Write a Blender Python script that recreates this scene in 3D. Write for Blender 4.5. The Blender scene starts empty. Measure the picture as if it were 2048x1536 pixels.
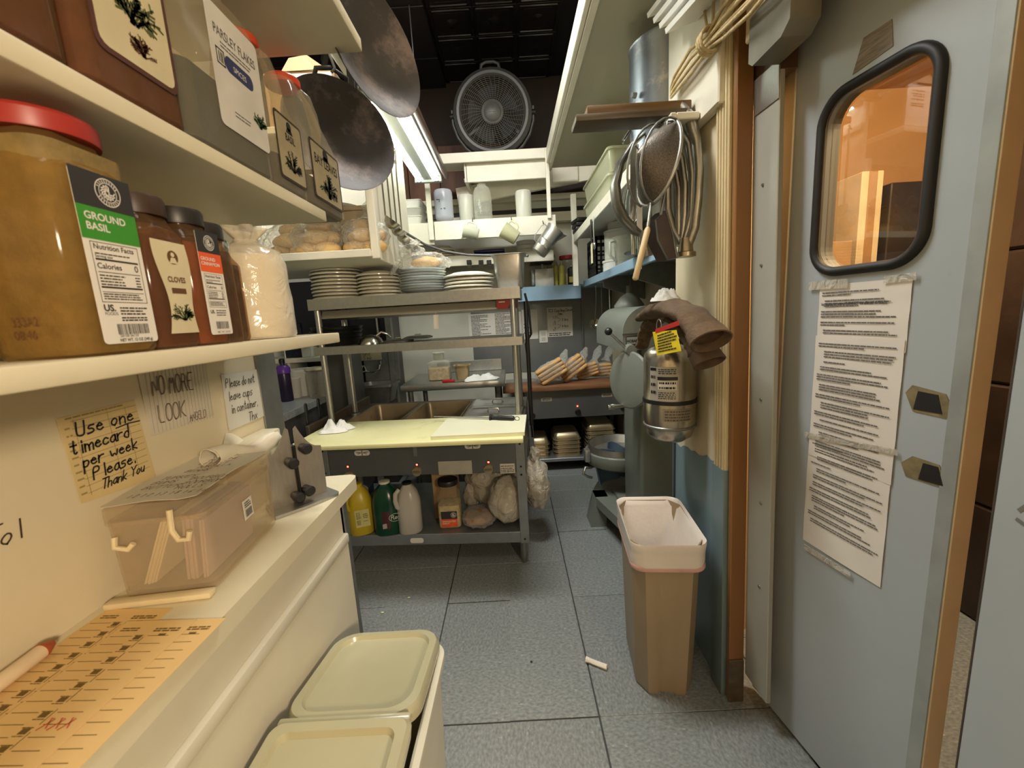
import bpy, bmesh, math, random
from math import pi, sin, cos, radians as R
from mathutils import Vector as V, Matrix as MX, noise as NZ
random.seed(7)
SC = bpy.context.scene
COL = SC.collection
# ---------------------------------------------------------------- camera
CF = 825.6
CP, CY, CR, CH = 0.1653, -0.0038, -0.0578, 1.3678
_f = V((sin(CY)*cos(CP), cos(CY)*cos(CP), -sin(CP)))
_r = V((cos(CY), -sin(CY), 0))
_u = _r.cross(_f)
CRI = cos(CR)*_r + sin(CR)*_u
CUP = -sin(CR)*_r + cos(CR)*_u
CO = V((0, 0, CH))
cam = bpy.data.cameras.new('camera')
cam.sensor_width = 36.0
cam.lens = CF/2048*36.0
cam.clip_start = 0.02
cam.dof.use_dof = True
cam.dof.focus_distance = 2.3
cam.dof.aperture_fstop = 8.0
cam_o = bpy.data.objects.new('camera', cam)
m = MX.Identity(4)
for i in range(3):
    m[i][0], m[i][1], m[i][2], m[i][3] = CRI[i], CUP[i], -_f[i], CO[i]
cam_o.matrix_world = m
COL.objects.link(cam_o)
SC.camera = cam_o


def at(px, py, X=None, Y=None, Z=None):
    """the point of the room that lies on the sight line of a pixel, on the plane X=, Y= or Z="""
    d = CRI*((px-1024)/CF) + CUP*((768-py)/CF) + _f
    if Y is not None:
        t = Y/d.y
    elif X is not None:
        t = X/d.x
    else:
        t = (Z-CH)/d.z
    return CO + d*t


# ---------------------------------------------------------------- world, lights, exposure
W = bpy.data.worlds.new('world')
SC.world = W
W.use_nodes = True
W.node_tree.nodes['Background'].inputs[0].default_value = (1.0, 0.88, 0.72, 1)
W.node_tree.nodes['Background'].inputs[1].default_value = 0.05
TUBE_STRENGTH = 20.0


def area(name, loc, target, sx, sy, power, col):
    l = bpy.data.lights.new(name, 'AREA')
    l.shape = 'RECTANGLE'
    l.size, l.size_y, l.energy, l.color = sx, sy, power, col
    o = bpy.data.objects.new(name, l)
    o.location = loc
    o.rotation_euler = (V(target)-V(loc)).to_track_quat('-Z', 'Y').to_euler()
    COL.objects.link(o)
    return o


area('warm_side_lamp', (0.98, -1.15, 1.78), (-0.5, 0.7, 1.1), 0.25, 0.25, 25, (1.0, 0.80, 0.56))
area('near_fill', (0.15, -0.15, 3.38), (0.1, 0.5, 0.0), 0.6, 0.6, 6, (1.0, 0.93, 0.82))  # added fill with no known fixture; lifts the door and the near floor
area('kitchen_fill', (-0.30, 1.65, 3.36), (-0.05, 1.7, 0.0), 0.3, 1.3, 52, (1.0, 0.99, 0.94))  # added overhead fill, no such fixture in view; makes up for the dimmed tubes
area('walk_in_lamp', (1.25, 1.0, 2.40), (1.75, 2.3, 1.3), 0.3, 0.3, 34, (1.0, 0.82, 0.56))
SC.view_settings.view_transform = 'Standard'
SC.view_settings.look = 'None'
SC.view_settings.gamma = 1.0
SC.view_settings.use_curve_mapping = False
SC.view_settings.exposure = 0.75
SC.cycles.use_denoising = True
SC.cycles.max_bounces = 10
SC.cycles.transparent_max_bounces = 24
SC.cycles.sample_clamp_indirect = 6.0
SC.cycles.caustics_reflective = False
SC.cycles.caustics_refractive = False


# ---------------------------------------------------------------- materials
def lin(c):
    return tuple(((v/255+0.055)/1.055)**2.4 if v > 10 else v/255/12.92 for v in c) + (1,)


MATS = {}


def mat(name, rgb, rough=0.5, metal=0.0, var=0.12, scale=12, bump=0.0, bscale=60, stain=None, sts=4, stt=0.6, stretch=None, coat=0, emit=0, rand=0.0, trans=0, spec=0.5):
    """procedural principled material: mottled base colour, optional stain colour by a second noise, optional bump"""
    if name in MATS:
        return MATS[name]
    mt = bpy.data.materials.new(name)
    mt.use_nodes = True
    nt = mt.node_tree
    N, L = nt.nodes, nt.links
    b = N['Principled BSDF']
    b.inputs['Roughness'].default_value = rough
    b.inputs['Metallic'].default_value = metal
    b.inputs['Specular IOR Level'].default_value = spec
    if coat:
        b.inputs['Coat Weight'].default_value = coat
        b.inputs['Coat Roughness'].default_value = 0.08
    if trans:
        b.inputs['Transmission Weight'].default_value = trans
    c = lin(rgb)
    tc = N.new('ShaderNodeTexCoord')
    mp = N.new('ShaderNodeMapping')
    L.new(tc.outputs['Object'], mp.inputs['Vector'])
    if stretch:
        mp.inputs['Scale'].default_value = stretch
    n1 = N.new('ShaderNodeTexNoise')
    n1.inputs['Scale'].default_value = scale
    n1.inputs['Detail'].default_value = 5
    L.new(mp.outputs[0], n1.inputs['Vector'])
    rp = N.new('ShaderNodeValToRGB')
    rp.color_ramp.elements[0].position = 0.3
    rp.color_ramp.elements[1].position = 0.7
    rp.color_ramp.elements[0].color = tuple(max(0, v*(1-var)) for v in c[:3]) + (1,)
    rp.color_ramp.elements[1].color = tuple(min(1, v*(1+var)) for v in c[:3]) + (1,)
    L.new(n1.outputs['Fac'], rp.inputs[0])
    out = rp.outputs[0]
    if stain:
        n2 = N.new('ShaderNodeTexNoise')
        n2.inputs['Scale'].default_value = sts
        n2.inputs['Detail'].default_value = 8
        n2.inputs['Roughness'].default_value = 0.7
        L.new(mp.outputs[0], n2.inputs['Vector'])
        r2 = N.new('ShaderNodeValToRGB')
        r2.color_ramp.elements[0].position = stt
        r2.color_ramp.elements[1].position = min(1, stt+0.14)
        L.new(n2.outputs['Fac'], r2.inputs[0])
        mx = N.new('ShaderNodeMix')
        mx.data_type = 'RGBA'
        L.new(r2.outputs[0], mx.inputs['Factor'])
        L.new(out, mx.inputs['A'])
        mx.inputs['B'].default_value = lin(stain)
        out = mx.outputs['Result']
    if rand:
        oi = N.new('ShaderNodeObjectInfo')
        ma = N.new('ShaderNodeMath')
        ma.operation = 'MULTIPLY_ADD'
        L.new(oi.outputs['Random'], ma.inputs[0])
        ma.inputs[1].default_value = rand
        ma.inputs[2].default_value = 1-rand/2
        hs = N.new('ShaderNodeHueSaturation')
        L.new(ma.outputs[0], hs.inputs['Value'])
        L.new(out, hs.inputs['Color'])
        out = hs.outputs[0]
    L.new(out, b.inputs['Base Color'])
    if emit:
        L.new(out, b.inputs['Emission Color'])
        b.inputs['Emission Strength'].default_value = emit
    if bump:
        n3 = N.new('ShaderNodeTexNoise')
        n3.inputs['Scale'].default_value = bscale
        n3.inputs['Detail'].default_value = 4
        L.new(mp.outputs[0], n3.inputs['Vector'])
        bp = N.new('ShaderNodeBump')
        bp.inputs['Strength'].default_value = bump
        bp.inputs['Distance'].default_value = 0.004
        L.new(n3.outputs['Fac'], bp.inputs['Height'])
        L.new(bp.outputs[0], b.inputs['Normal'])
    MATS[name] = mt
    return mt


def film(name, rgb, clear=0.6, rough=0.12, gloss=0.5, bump=0.0, bscale=30, milky=None, edge=0.45):
    """thin clear plastic or glass: transparent film with a fresnel sheen and, if milky, a diffuse share"""
    if name in MATS:
        return MATS[name]
    mt = bpy.data.materials.new(name)
    mt.use_nodes = True
    nt = mt.node_tree
    N, L = nt.nodes, nt.links
    for n in list(N):
        if n.type != 'OUTPUT_MATERIAL':
            N.remove(n)
    o = [n for n in N if n.type == 'OUTPUT_MATERIAL'][0]
    tr = N.new('ShaderNodeBsdfTransparent')
    tr.inputs[0].default_value = lin(rgb)
    pr = N.new('ShaderNodeBsdfPrincipled')
    pr.inputs['Base Color'].default_value = lin(milky or rgb)
    pr.inputs['Roughness'].default_value = rough
    pr.inputs['Specular IOR Level'].default_value = gloss
    lw = N.new('ShaderNodeLayerWeight')
    lw.inputs[0].default_value = 0.35
    ma = N.new('ShaderNodeMapRange')
    ma.inputs['To Min'].default_value = 1-clear
    ma.inputs['To Max'].default_value = min(1, 1-clear+edge)
    L.new(lw.outputs['Facing'], ma.inputs['Value'])
    mx = N.new('ShaderNodeMixShader')
    L.new(ma.outputs[0], mx.inputs[0])
    L.new(tr.outputs[0], mx.inputs[1])
    L.new(pr.outputs[0], mx.inputs[2])
    L.new(mx.outputs[0], o.inputs[0])
    if bump:
        tc = N.new('ShaderNodeTexCoord')
        n3 = N.new('ShaderNodeTexNoise')
        n3.inputs['Scale'].default_value = bscale
        n3.inputs['Detail'].default_value = 3
        n3.inputs['Distortion'].default_value = 1.5
        L.new(tc.outputs['Object'], n3.inputs['Vector'])
        bp = N.new('ShaderNodeBump')
        bp.inputs['Strength'].default_value = bump
        bp.inputs['Distance'].default_value = 0.02
        L.new(n3.outputs['Fac'], bp.inputs['Height'])
        L.new(bp.outputs[0], pr.inputs['Normal'])
        L.new(bp.outputs[0], lw.inputs['Normal'])
    MATS[name] = mt
    return mt


def glow(name, rgb, strength):
    if name in MATS:
        return MATS[name]
    mt = bpy.data.materials.new(name)
    mt.use_nodes = True
    b = mt.node_tree.nodes['Principled BSDF']
    b.inputs['Base Color'].default_value = lin(rgb)
    b.inputs['Emission Color'].default_value = lin(rgb)
    b.inputs['Emission Strength'].default_value = strength
    MATS[name] = mt
    return mt


# ---------------------------------------------------------------- mesh builder
class MB:
    def __init__(s, M=None):
        s.v, s.f = [], []
        s.M = M or MX.Identity(4)

    def add(s, vs, fs):
        n = len(s.v)
        s.v += [s.M @ V(p) for p in vs]
        s.f += [tuple(i+n for i in q) for q in fs]
        return s

    def box(s, lo, hi):
        x0, y0, z0 = lo
        x1, y1, z1 = hi
        return s.add([(x0, y0, z0), (x1, y0, z0), (x1, y1, z0), (x0, y1, z0), (x0, y0, z1), (x1, y0, z1), (x1, y1, z1), (x0, y1, z1)],
                     [(0, 3, 2, 1), (4, 5, 6, 7), (0, 1, 5, 4), (1, 2, 6, 5), (2, 3, 7, 6), (3, 0, 4, 7)])

    def rbox(s, lo, hi, r=0.004, seg=2):
        bm = bmesh.new()
        c = [(a+b)/2 for a, b in zip(lo, hi)]
        d = [abs(b-a) for a, b in zip(lo, hi)]
        bmesh.ops.create_cube(bm, size=1, matrix=MX.Translation(c) @ MX.Diagonal((*d, 1)))
        r = min(r, min(d)*0.49)
        bmesh.ops.bevel(bm, geom=bm.edges[:], offset=r, segments=seg, affect='EDGES', profile=0.5)
        bm.verts.index_update()
        s.add([v.co[:] for v in bm.verts], [[v.index for v in f.verts] for f in bm.faces])
        bm.free()
        return s

    def beam(s, a, b, w, h, up=(0, 0, 1)):
        """box bar from a to b, w wide, h along up"""
        a, b = V(a), V(b)
        d = (b-a).normalized()
        x = d.cross(V(up)).normalized()
        u = x.cross(d).normalized()
        vs = [p + x*(sx*w/2) + u*(sz*h/2) for p in (a, b) for sx, sz in ((-1, -1), (1, -1), (1, 1), (-1, 1))]
        return s.add(vs, [(3, 2, 1, 0), (4, 5, 6, 7), (0, 1, 5, 4), (1, 2, 6, 5), (2, 3, 7, 6), (3, 0, 4, 7)])

    def loft(s, loops, cap0=True, cap1=True):
        n = len(loops[0])
        vs = [p for l in loops for p in l]
        fs = []
        for k in range(len(loops)-1):
            for i in range(n):
                j = (i+1) % n
                fs.append((k*n+i, k*n+j, (k+1)*n+j, (k+1)*n+i))
        if cap0:
            fs.append(tuple(range(n-1, -1, -1)))
        if cap1:
            fs.append(tuple(range((len(loops)-1)*n, len(loops)*n)))
        return s.add(vs, fs)

    def lathe(s, prof, n=24, c=(0, 0, 0), sx=1, sy=1, cap0=True, cap1=True):
        return s.loft([[(c[0]+r*sx*cos(2*pi*i/n), c[1]+r*sy*sin(2*pi*i/n), c[2]+z) for i in range(n)] for r, z in prof], cap0, cap1)

    def cyl(s, a, b, r0, r1=None, n=12):
        a, b = V(a), V(b)
        r1 = r0 if r1 is None else r1
        q = (b-a).to_track_quat('Z', 'X').to_matrix()
        X, Y = q.col[0], q.col[1]
        return s.loft([[p + X*(r*cos(2*pi*i/n)) + Y*(r*sin(2*pi*i/n)) for i in range(n)] for p, r in ((a, r0), (b, r1))])

    def tube(s, pts, r, n=8, closed=False, flat=1.0):
        pts = [V(p) for p in pts]
        m_ = len(pts)
        rr = r if isinstance(r, (list, tuple)) else [r]*m_
        loops = []
        prev = None
        for i, p in enumerate(pts):
            a = pts[(i-1) % m_] if (i > 0 or closed) else p
            b = pts[(i+1) % m_] if (i < m_-1 or closed) else p
            t = (b-a).normalized()
            if prev is None:
                h = V((0, 0, 1)) if abs(t.z) < 0.9 else V((1, 0, 0))
                x = t.cross(h).normalized()
            else:
                x = (prev - t*prev.dot(t)).normalized()
            y = t.cross(x)
            prev = x
            loops.append([p + x*(rr[i]*cos(2*pi*k/n)) + y*(rr[i]*flat*sin(2*pi*k/n)) for k in range(n)])
        if closed:
            loops.append(loops[0])
        return s.loft(loops, not closed, not closed)

    def prism(s, poly, d0, d1, O=(0, 0, 0), U=(1, 0, 0), Vv=(0, 0, 1)):
        """polygon in the plane O + u*U + v*V, extruded along the normal from d0 to d1"""
        O, U, Vv = V(O), V(U).normalized(), V(Vv).normalized()
        Nn = U.cross(Vv).normalized()
        return s.loft([[O + U*u + Vv*w + Nn*d for u, w in poly] for d in (d0, d1)])

    def ring(s, outer, inner, d0, d1, O, U, Vv):
        O, U, Vv = V(O), V(U).normalized(), V(Vv).normalized()
        Nn = U.cross(Vv).normalized()
        n = len(outer)
        P = lambda poly, d: [O + U*u + Vv*w + Nn*d for u, w in poly]
        L = [P(outer, d0), P(outer, d1), P(inner, d1), P(inner, d0), P(outer, d0)]
        return s.loft(L, False, False)

    def blob(s, c, size, amp=0.2, freq=2.0, seed=0, sub=3, flat=None):
        bm = bmesh.new()
        bmesh.ops.create_icosphere(bm, subdivisions=sub, radius=1)
        o = V((seed*3.7, seed*1.3, seed*7.1))
        for v in bm.verts:
            p = v.co.copy()
            k = 1 + amp*NZ.fractal(p*freq+o, 1.0, 2.0, 3)
            q = V((p.x*size[0]*k, p.y*size[1]*k, p.z*size[2]*k))
            if flat is not None and q.z < -size[2]*flat:
                q.z = -size[2]*flat
            v.co = q + V(c)
        bm.verts.index_update()
        s.add([v.co[:] for v in bm.verts], [[v.index for v in f.verts] for f in bm.faces])
        bm.free()
        return s

    def sheet(s, nu, nv, fn, thick=0.0):
        """surface fn(u,v), u,v in 0..1; thick makes a slab along -normal estimate (z)"""
        vs = [V(fn(i/nu, j/nv)) for j in range(nv+1) for i in range(nu+1)]
        w = nu+1
        fs = [(j*w+i, j*w+i+1, (j+1)*w+i+1, (j+1)*w+i) for j in range(nv) for i in range(nu)]
        if thick:
            n = len(vs)
            nrm = [V((0, 0, 0)) for _ in vs]
            for q in fs:
                nn = (vs[q[1]]-vs[q[0]]).cross(vs[q[3]]-vs[q[0]])
                for i in q:
                    nrm[i] += nn
            vs2 = [p - k.normalized()*thick for p, k in zip(vs, nrm)]
            f2 = [tuple(reversed([i+n for i in q])) for q in fs]
            edge = [i for i in range(w)] + [j*w+nu for j in range(1, nv+1)] + [nv*w+i for i in range(nu-1, -1, -1)] + [j*w for j in range(nv-1, 0, -1)]
            f3 = [(edge[(k+1) % len(edge)], edge[k], edge[k]+n, edge[(k+1) % len(edge)]+n) for k in range(len(edge))]
            return s.add(vs+vs2, fs+f2+f3)
        return s.add(vs, fs)


def rrect(w, h, r, n=4, cx=0, cy=0):
    r = min(r, w*0.499, h*0.499)
    out = []
    for qx, qy, a0 in ((1, -1, -90), (1, 1, 0), (-1, 1, 90), (-1, -1, 180)):
        for k in range(n+1):
            a = R(a0+90*k/n)
            out.append((cx+qx*(w/2-r)+r*cos(a), cy+qy*(h/2-r)+r*sin(a)))
    return out


def circ(r, n=24, cx=0, cy=0, sy=1):
    return [(cx+r*cos(2*pi*i/n), cy+r*sy*sin(2*pi*i/n)) for i in range(n)]


def rl(w, d, r, z, n=4, cx=0, cy=0):
    return [(x, y, z) for x, y in rrect(w, d, r, n, cx, cy)]


def frame(O, U, Vv):
    """matrix with x along U, y along V, z along the normal, origin O"""
    U = V(U).normalized()
    N = U.cross(V(Vv)).normalized()
    Vv = N.cross(U)
    mm = MX.Identity(4)
    for i in range(3):
        mm[i][0], mm[i][1], mm[i][2], mm[i][3] = U[i], Vv[i], N[i], O[i]
    return mm


# ---------------------------------------------------------------- objects
def obj(name, mb, mt, parent=None, smooth=None, label=None):
    me = bpy.data.meshes.new(name)
    off = WLOC.get(parent.name, V((0, 0, 0))) if parent else V((0, 0, 0))
    me.from_pydata([tuple(p-off) for p in mb.v], [], mb.f)
    me.validate()
    if smooth is not None:
        for p in me.polygons:
            p.use_smooth = True
        me.set_sharp_from_angle(angle=R(smooth))
    me.materials.append(mt)
    o = bpy.data.objects.new(name, me)
    COL.objects.link(o)
    WLOC[o.name] = off.copy()
    if parent:
        o.parent = parent
    if label:
        o['label'] = label
    return o


WLOC = {}


def thing(name, label, cat, loc=(0, 0, 0), group=None):
    o = bpy.data.objects.new(name, None)
    o.empty_display_size = 0.05
    o.location = loc
    COL.objects.link(o)
    WLOC[o.name] = V(loc)
    o['label'], o['category'] = label, cat
    if group:
        o['group'] = group
    return o


def tag(o, label, cat, group=None):
    o['label'], o['category'] = label, cat
    if group:
        o['group'] = group
    return o


def struct(name, mb, mt, parent=None, smooth=None):
    o = obj(name, mb, mt, parent, smooth)
    if not parent:
        o['kind'] = 'structure'
    return o


def lean(o, k, ymax, z0=0.0):
    """an upright of an old building that is a little out of plumb"""
    for v in o.data.vertices:
        if v.co.y < ymax:
            v.co.y += k*(v.co.z-z0)


def dup(root, loc, label=None, rotz=None, group=None, scale=None):
    r = root.copy()
    COL.objects.link(r)
    r.location = loc
    if rotz is not None:
        r.rotation_euler = (0, 0, rotz)
    if scale is not None:
        r.scale = scale
    if label:
        r['label'] = label
    if group:
        r['group'] = group
    for ch in list(root.children):
        c = ch.copy()
        COL.objects.link(c)
        c.parent = r
        for g in ch.children:
            d = g.copy()
            COL.objects.link(d)
            d.parent = c
    return r


# ---------------------------------------------------------------- writing
_G = '0123456789'
_D = {'p': -1, 'q': -2, 'r': -3, 's': -4}
HF = {'U': '09 02 10 40 52 59', 'P': '00 09 49 57 45 05', 'T': '09 69|39 30', 'Y': '09 35 69|35 30', 'N': '00 09 60 69', 'O': '20 02 07 29 49 67 62 40 20', 'M': '00 19 34 59 60',
      'R': '00 09 49 57 45 05|35 60', 'E': '60 00 09 69|05 45', 'L': '09 00 50', 'K': '00 09|69 04 60', 'A': '00 39 60|14 54', 'G': '68 49 19 05 01 20 50 64 34', 'C': '58 39 19 05 01 20 40 61',
      'S': '58 39 18 06 25 53 41 20 01', 'D': '00 09 39 65 62 30 00', 'H': '00 09|60 69|05 65', 'I': '20 29', 'B': '00 09 39 57 35 05|35 52 40 00', 'F': '00 09 59|05 45', 'W': '09 10 35 50 69', 'X': '00 69|09 60', 'V': '09 30 69',
      'a': '45 25 03 01 20 42 45|45 42 50', 'b': '09 00 30 42 44 35 04', 'c': '44 25 03 01 20 41', 'd': '49 40 20 01 03 25 44', 'e': '03 43 34 25 03 01 20 41', 'g': '45 25 03 01 20 42|45 4q 3r 1r', 'h': '09 00|03 25 44 40',
      'i': '25 20|27 28', 'k': '09 00|45 02 40', 'l': '29 20', 'm': '05 00|03 15 34 30|33 55 64 60', 'n': '05 00|03 25 44 40', 'o': '20 01 03 25 44 42 20', 'p': '05 0s|04 25 44 42 20 01', 'r': '05 00|03 25 45', 's': '45 15 03 33 41 20 00',
      't': '29 21 30 41|06 46', 'u': '05 01 20 42|45 40', 'v': '05 20 45', 'w': '05 10 33 50 65', 'x': '00 45|05 40', 'y': '05 11 30|45 3q 1r', 'f': '48 39 28 20|05 45', 'j': '25 2q 1r',
      '1': '17 29 20', '2': '07 29 48 46 00 50', '3': '08 29 47 25 43 20 01', '4': '30 39 03 53', '5': '49 09 05 35 42 20 00', '7': '09 49 10', '0': '20 02 07 29 47 42 20', '6': '39 14 01 20 42 24 03', '8': '25 08 29 48 25 02 20 42 25',
      '.': '10 11', '-': '04 44', ',': '11 0q', '>': '07 34 01', ':': '11 12|15 16', '/': '00 49', 'z': '05 45 00 40', 'q': '45 25 03 01 20 42|45 4s'}
HWID = {'m': 8, 'w': 8, 'i': 4, 'l': 4, '.': 3, 'M': 8, 'U': 7, ' ': 4, 'I': 4, 't': 6, 'T': 7, ':': 3, ',': 3}


def ribbon(mb, pts, w, z=0.0):
    n = len(pts)
    L = []
    for i, p in enumerate(pts):
        a, b = pts[max(0, i-1)], pts[min(n-1, i+1)]
        d = V((b[0]-a[0], b[1]-a[1]))
        if d.length < 1e-9:
            d = V((1, 0))
        d.normalize()
        e = 0.0
        if i == 0:
            e = -w/2
        if i == n-1:
            e = w/2
        L.append(((p[0]+d.x*e-d.y*w/2, p[1]+d.y*e+d.x*w/2, z), (p[0]+d.x*e+d.y*w/2, p[1]+d.y*e-d.x*w/2, z)))
    vs = [q for pr in L for q in pr]
    mb.add(vs, [(2*i, 2*i+1, 2*i+3, 2*i+2) for i in range(n-1)])


def write(mb, text, x, y, h, w=None, slant=0.12, wide=1.0, jit=0.25, seed=1, rise=0.0):
    """hand lettering as pen strokes in the builder's local xy plane, h = capital height"""
    rng = random.Random(seed)
    s = h/9
    w = w or h*0.11
    cx = x
    for ch in text:
        g = HF.get(ch)
        if g:
            dy = rng.uniform(-jit, jit)*s
            for st in g.split('|'):
                pts = []
                for t in st.split():
                    gx, gy = int(t[0]), _D.get(t[1], None)
                    gy = int(t[1]) if gy is None else gy
                    gx += rng.uniform(-jit, jit)*0.6
                    gy += rng.uniform(-jit, jit)*0.6
                    pts.append((cx+gx*s*wide+gy*s*slant, y+gy*s+dy+(cx-x)*rise))
                if len(pts) > 2:      # round the corners once
                    q = [pts[0]]
                    for a, b in zip(pts, pts[1:]):
                        q += [(a[0]*.75+b[0]*.25, a[1]*.75+b[1]*.25), (a[0]*.25+b[0]*.75, a[1]*.25+b[1]*.75)]
                    q.append(pts[-1])
                    pts = q
                ribbon(mb, pts, w)
        cx += (HWID.get(ch, 6 if ch.islower() else 7.5))*s*wide
    return cx


def print_lines(mb, x0, x1, ys, h, seed=0, ragged=0.3, gap=0.25):
    """rows of word-long dark bars: print too small to read"""
    rng = random.Random(seed)
    for y in ys:
        x = x0
        e = x1 - (x1-x0)*rng.random()*ragged
        while x < e:
            wd = h*rng.uniform(1.2, 5)
            a = min(x+wd, e)
            mb.add([(x, y, 0), (a, y, 0), (a, y+h, 0), (x, y+h, 0)], [(0, 1, 2, 3)])
            x = a + h*rng.uniform(gap, gap*3)
    return mb


def barcode(mb, x0, y0, w, h, seed=0):
    rng = random.Random(seed)
    x = x0
    while x < x0+w:
        b = w*rng.choice((0.008, 0.014, 0.022))
        mb.add([(x, y0, 0), (x+b, y0, 0), (x+b, y0+h, 0), (x, y0+h, 0)], [(0, 1, 2, 3)])
        x += b + w*rng.choice((0.008, 0.012, 0.02))


def letters(text, Mx, size, mt, parent, align='LEFT', name='lettering', bold=0.0, width=1.0, depth=0.0):
    """set type: a text curve turned into a flat mesh"""
    cu = bpy.data.curves.new(name, 'FONT')
    cu.body = text
    cu.size = size
    cu.align_x = align
    cu.offset = bold
    cu.extrude = depth
    cu.resolution_u = 3
    to = bpy.data.objects.new('tmp_text', cu)
    COL.objects.link(to)
    dg = bpy.context.evaluated_depsgraph_get()
    me0 = bpy.data.meshes.new_from_object(to.evaluated_get(dg))
    bpy.data.objects.remove(to)
    mb = MB(Mx @ MX.Diagonal((width, 1, 1, 1)))
    mb.add([v.co[:] for v in me0.vertices], [tuple(p.vertices) for p in me0.polygons])
    bpy.data.meshes.remove(me0)
    return obj(name, mb, mt, parent)


def quad(mb, x0, y0, x1, y1, z=0):
    mb.add([(x0, y0, z), (x1, y0, z), (x1, y1, z), (x0, y1, z)], [(0, 1, 2, 3)])
    return mb


# ---------------------------------------------------------------- palette
STEEL = mat('stainless_steel', (176, 176, 170), 0.34, 0.85, 0.07, 40, 0.05, 200, stretch=(1, 12, 1))
STEELD = mat('dull_steel', (132, 134, 132), 0.42, 0.75, 0.1, 25, 0.04, 120)
CHROME = mat('chrome', (205, 205, 200), 0.15, 1.0, 0.04, 20)
ALU = mat('cast_aluminium', (176, 174, 166), 0.38, 0.9, 0.12, 20, 0.1, 90)
IRON = mat('seasoned_iron', (58, 54, 51), 0.55, 0.3, 0.25, 9, 0.1, 60, stain=(112, 98, 92), sts=7, stt=0.52)
BLACK = mat('black_plastic', (22, 22, 22), 0.4, 0, 0.1, 20)
BLACKR = mat('black_rubber', (18, 18, 19), 0.55, 0, 0.1, 20)
WHITE = mat('white_paint', (226, 222, 206), 0.45, 0, 0.05, 8, 0.08, 50, stain=(186, 172, 138), sts=9, stt=0.68)
SHELFW = mat('worn_white_shelf_paint', (220, 210, 180), 0.42, 0, 0.06, 6, 0.12, 40, stain=(150, 120, 80), sts=14, stt=0.70)
CREAM = mat('cream_wall_paint', (214, 202, 172), 0.55, 0, 0.05, 4, 0.06, 30, stain=(188, 164, 122), sts=2.5, stt=0.62)
PAPER = mat('white_paper', (222, 218, 210), 0.7, 0, 0.03, 15)
INK = mat('black_ink', (28, 27, 26), 0.6, 0, 0.1, 30)
INKG = mat('grey_print', (92, 90, 88), 0.7, 0, 0.1, 30)
WHITEP = mat('white_plastic', (226, 226, 220), 0.38, 0, 0.04, 10)
CHINA = mat('ivory_china', (226, 222, 205), 0.18, 0, 0.03, 10)
WOODB = mat('brown_wood', (116, 72, 48), 0.5, 0, 0.3, 6, 0.1, 50, stretch=(1, 8, 1))
FROST = film('frosted_plastic', (238, 238, 228), 0.35, 0.3, 0.5, milky=(226, 226, 214))
CLEARP = film('clear_plastic', (245, 245, 238), 0.82, 0.06, 0.7, milky=(230, 230, 220))
BAG = film('clear_bag_film', (252, 252, 250), 0.84, 0.12, 0.9, bump=1.0, bscale=26, milky=(235, 235, 230))
BAGT = film('thin_bag_film', (245, 243, 236), 0.45, 0.2, 0.8, bump=1.0, bscale=18, milky=(222, 214, 198))
# ================================================================= THE ROOM
XL = -0.656            # face of the left wall
YLE = 1.125             # its free end
ZS = 0.82              # steam table top
# ---- floor: dark bed and single vinyl tiles
FB = mat('floor_bed', (60, 62, 62), 0.7)
TILE = mat('vinyl_floor_tile', (128, 132, 131), 0.36, 0, 0.30, 70, 0.03, 90, stain=(182, 180, 172), sts=42, stt=0.58, rand=0.10, stretch=(1, 1.7, 1))
fl = struct('floor', MB().box((-3.0, -1.4, -0.06), (2.9, 4.3, -0.004)), FB)
T = 0.3048
tb = MB().rbox((-T/2+0.0008, -T/2+0.0008, -0.004), (T/2-0.0008, T/2-0.0008, 0.0), 0.0012, 1)
tile0 = None
rng = random.Random(3)
for j in range(-3, 10):
    for i in range(-9, 4):
        x, y = -0.079+(i+0.5)*T, 1.2021+(j+0.5)*T
        if y > 4.1 or x < -2.8 or x > 1.1:
            continue
        if y < 0.05 or (x < -1.3 and y < 2):
            continue
        if tile0 is None:
            o = tile0 = obj('tile', tb, TILE, fl)
        else:
            o = tile0.copy()
            COL.objects.link(o)
            o.parent = fl
        o.location = (x + (0.004 if i % 2 else 0), y + rng.uniform(-0.003, 0.003), 0)
        o.rotation_euler = (0, 0, rng.choice((0, pi/2, pi, 3*pi/2)))
bigf = MB()
for lo, hi in (((-3, -1.4, -.004), (2.6, -0.02, 0)), ((1.15, .2, -.004), (2.9, 4.3, 0))):
    bigf.box(lo, hi)
obj('floor_sheet', bigf, TILE, fl)
# ---- left wall with its steel end post
lw = struct('wall_left', MB().box((XL-0.11, -1.4, 0), (XL, YLE, 3.45)), CREAM)
struct('trim_1', MB().rbox((XL-0.115, YLE-0.075, 0), (XL+0.006, YLE+0.012, 1.75), 0.006, 2), STEELD, None, 35)
# ---- right wall stub between the door and the kitchen
XR, YD, YRE = 0.69, 1.255, 1.74
struct('wall_right', MB().box((XR, YD, 0), (XR+0.03, YRE, 3.45)).box((1.0, YRE, 0), (1.1, 4.2, 3.45)).box((XR+0.03, YRE-0.05, 0), (1.1, YRE, 3.45)), CREAM)
BLUEW = mat('blue_wall_paint', (120, 142, 150), 0.45, 0, 0.06, 5, 0.06, 40, stain=(190, 190, 180), sts=22, stt=0.74)
za, zb = at(1350, 885, X=XR).z, at(1455, 932, X=XR).z
bl = MB()
n = 14
top = [(YRE-0.002+(YD+0.02-YRE)*k/n, za+(zb-za)*k/n+0.006*sin(k*2.3)+0.004*sin(k*5.1)) for k in range(n+1)]
bl.prism([(YD, 0.0)]+[(YRE-0.002, 0.0)]+top+[(YD, zb)], -0.002, 0.006, (XR, 0, 0), (0, 1, 0), (0, 0, 1))
struct('baseboard_right', bl, BLUEW)
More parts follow.
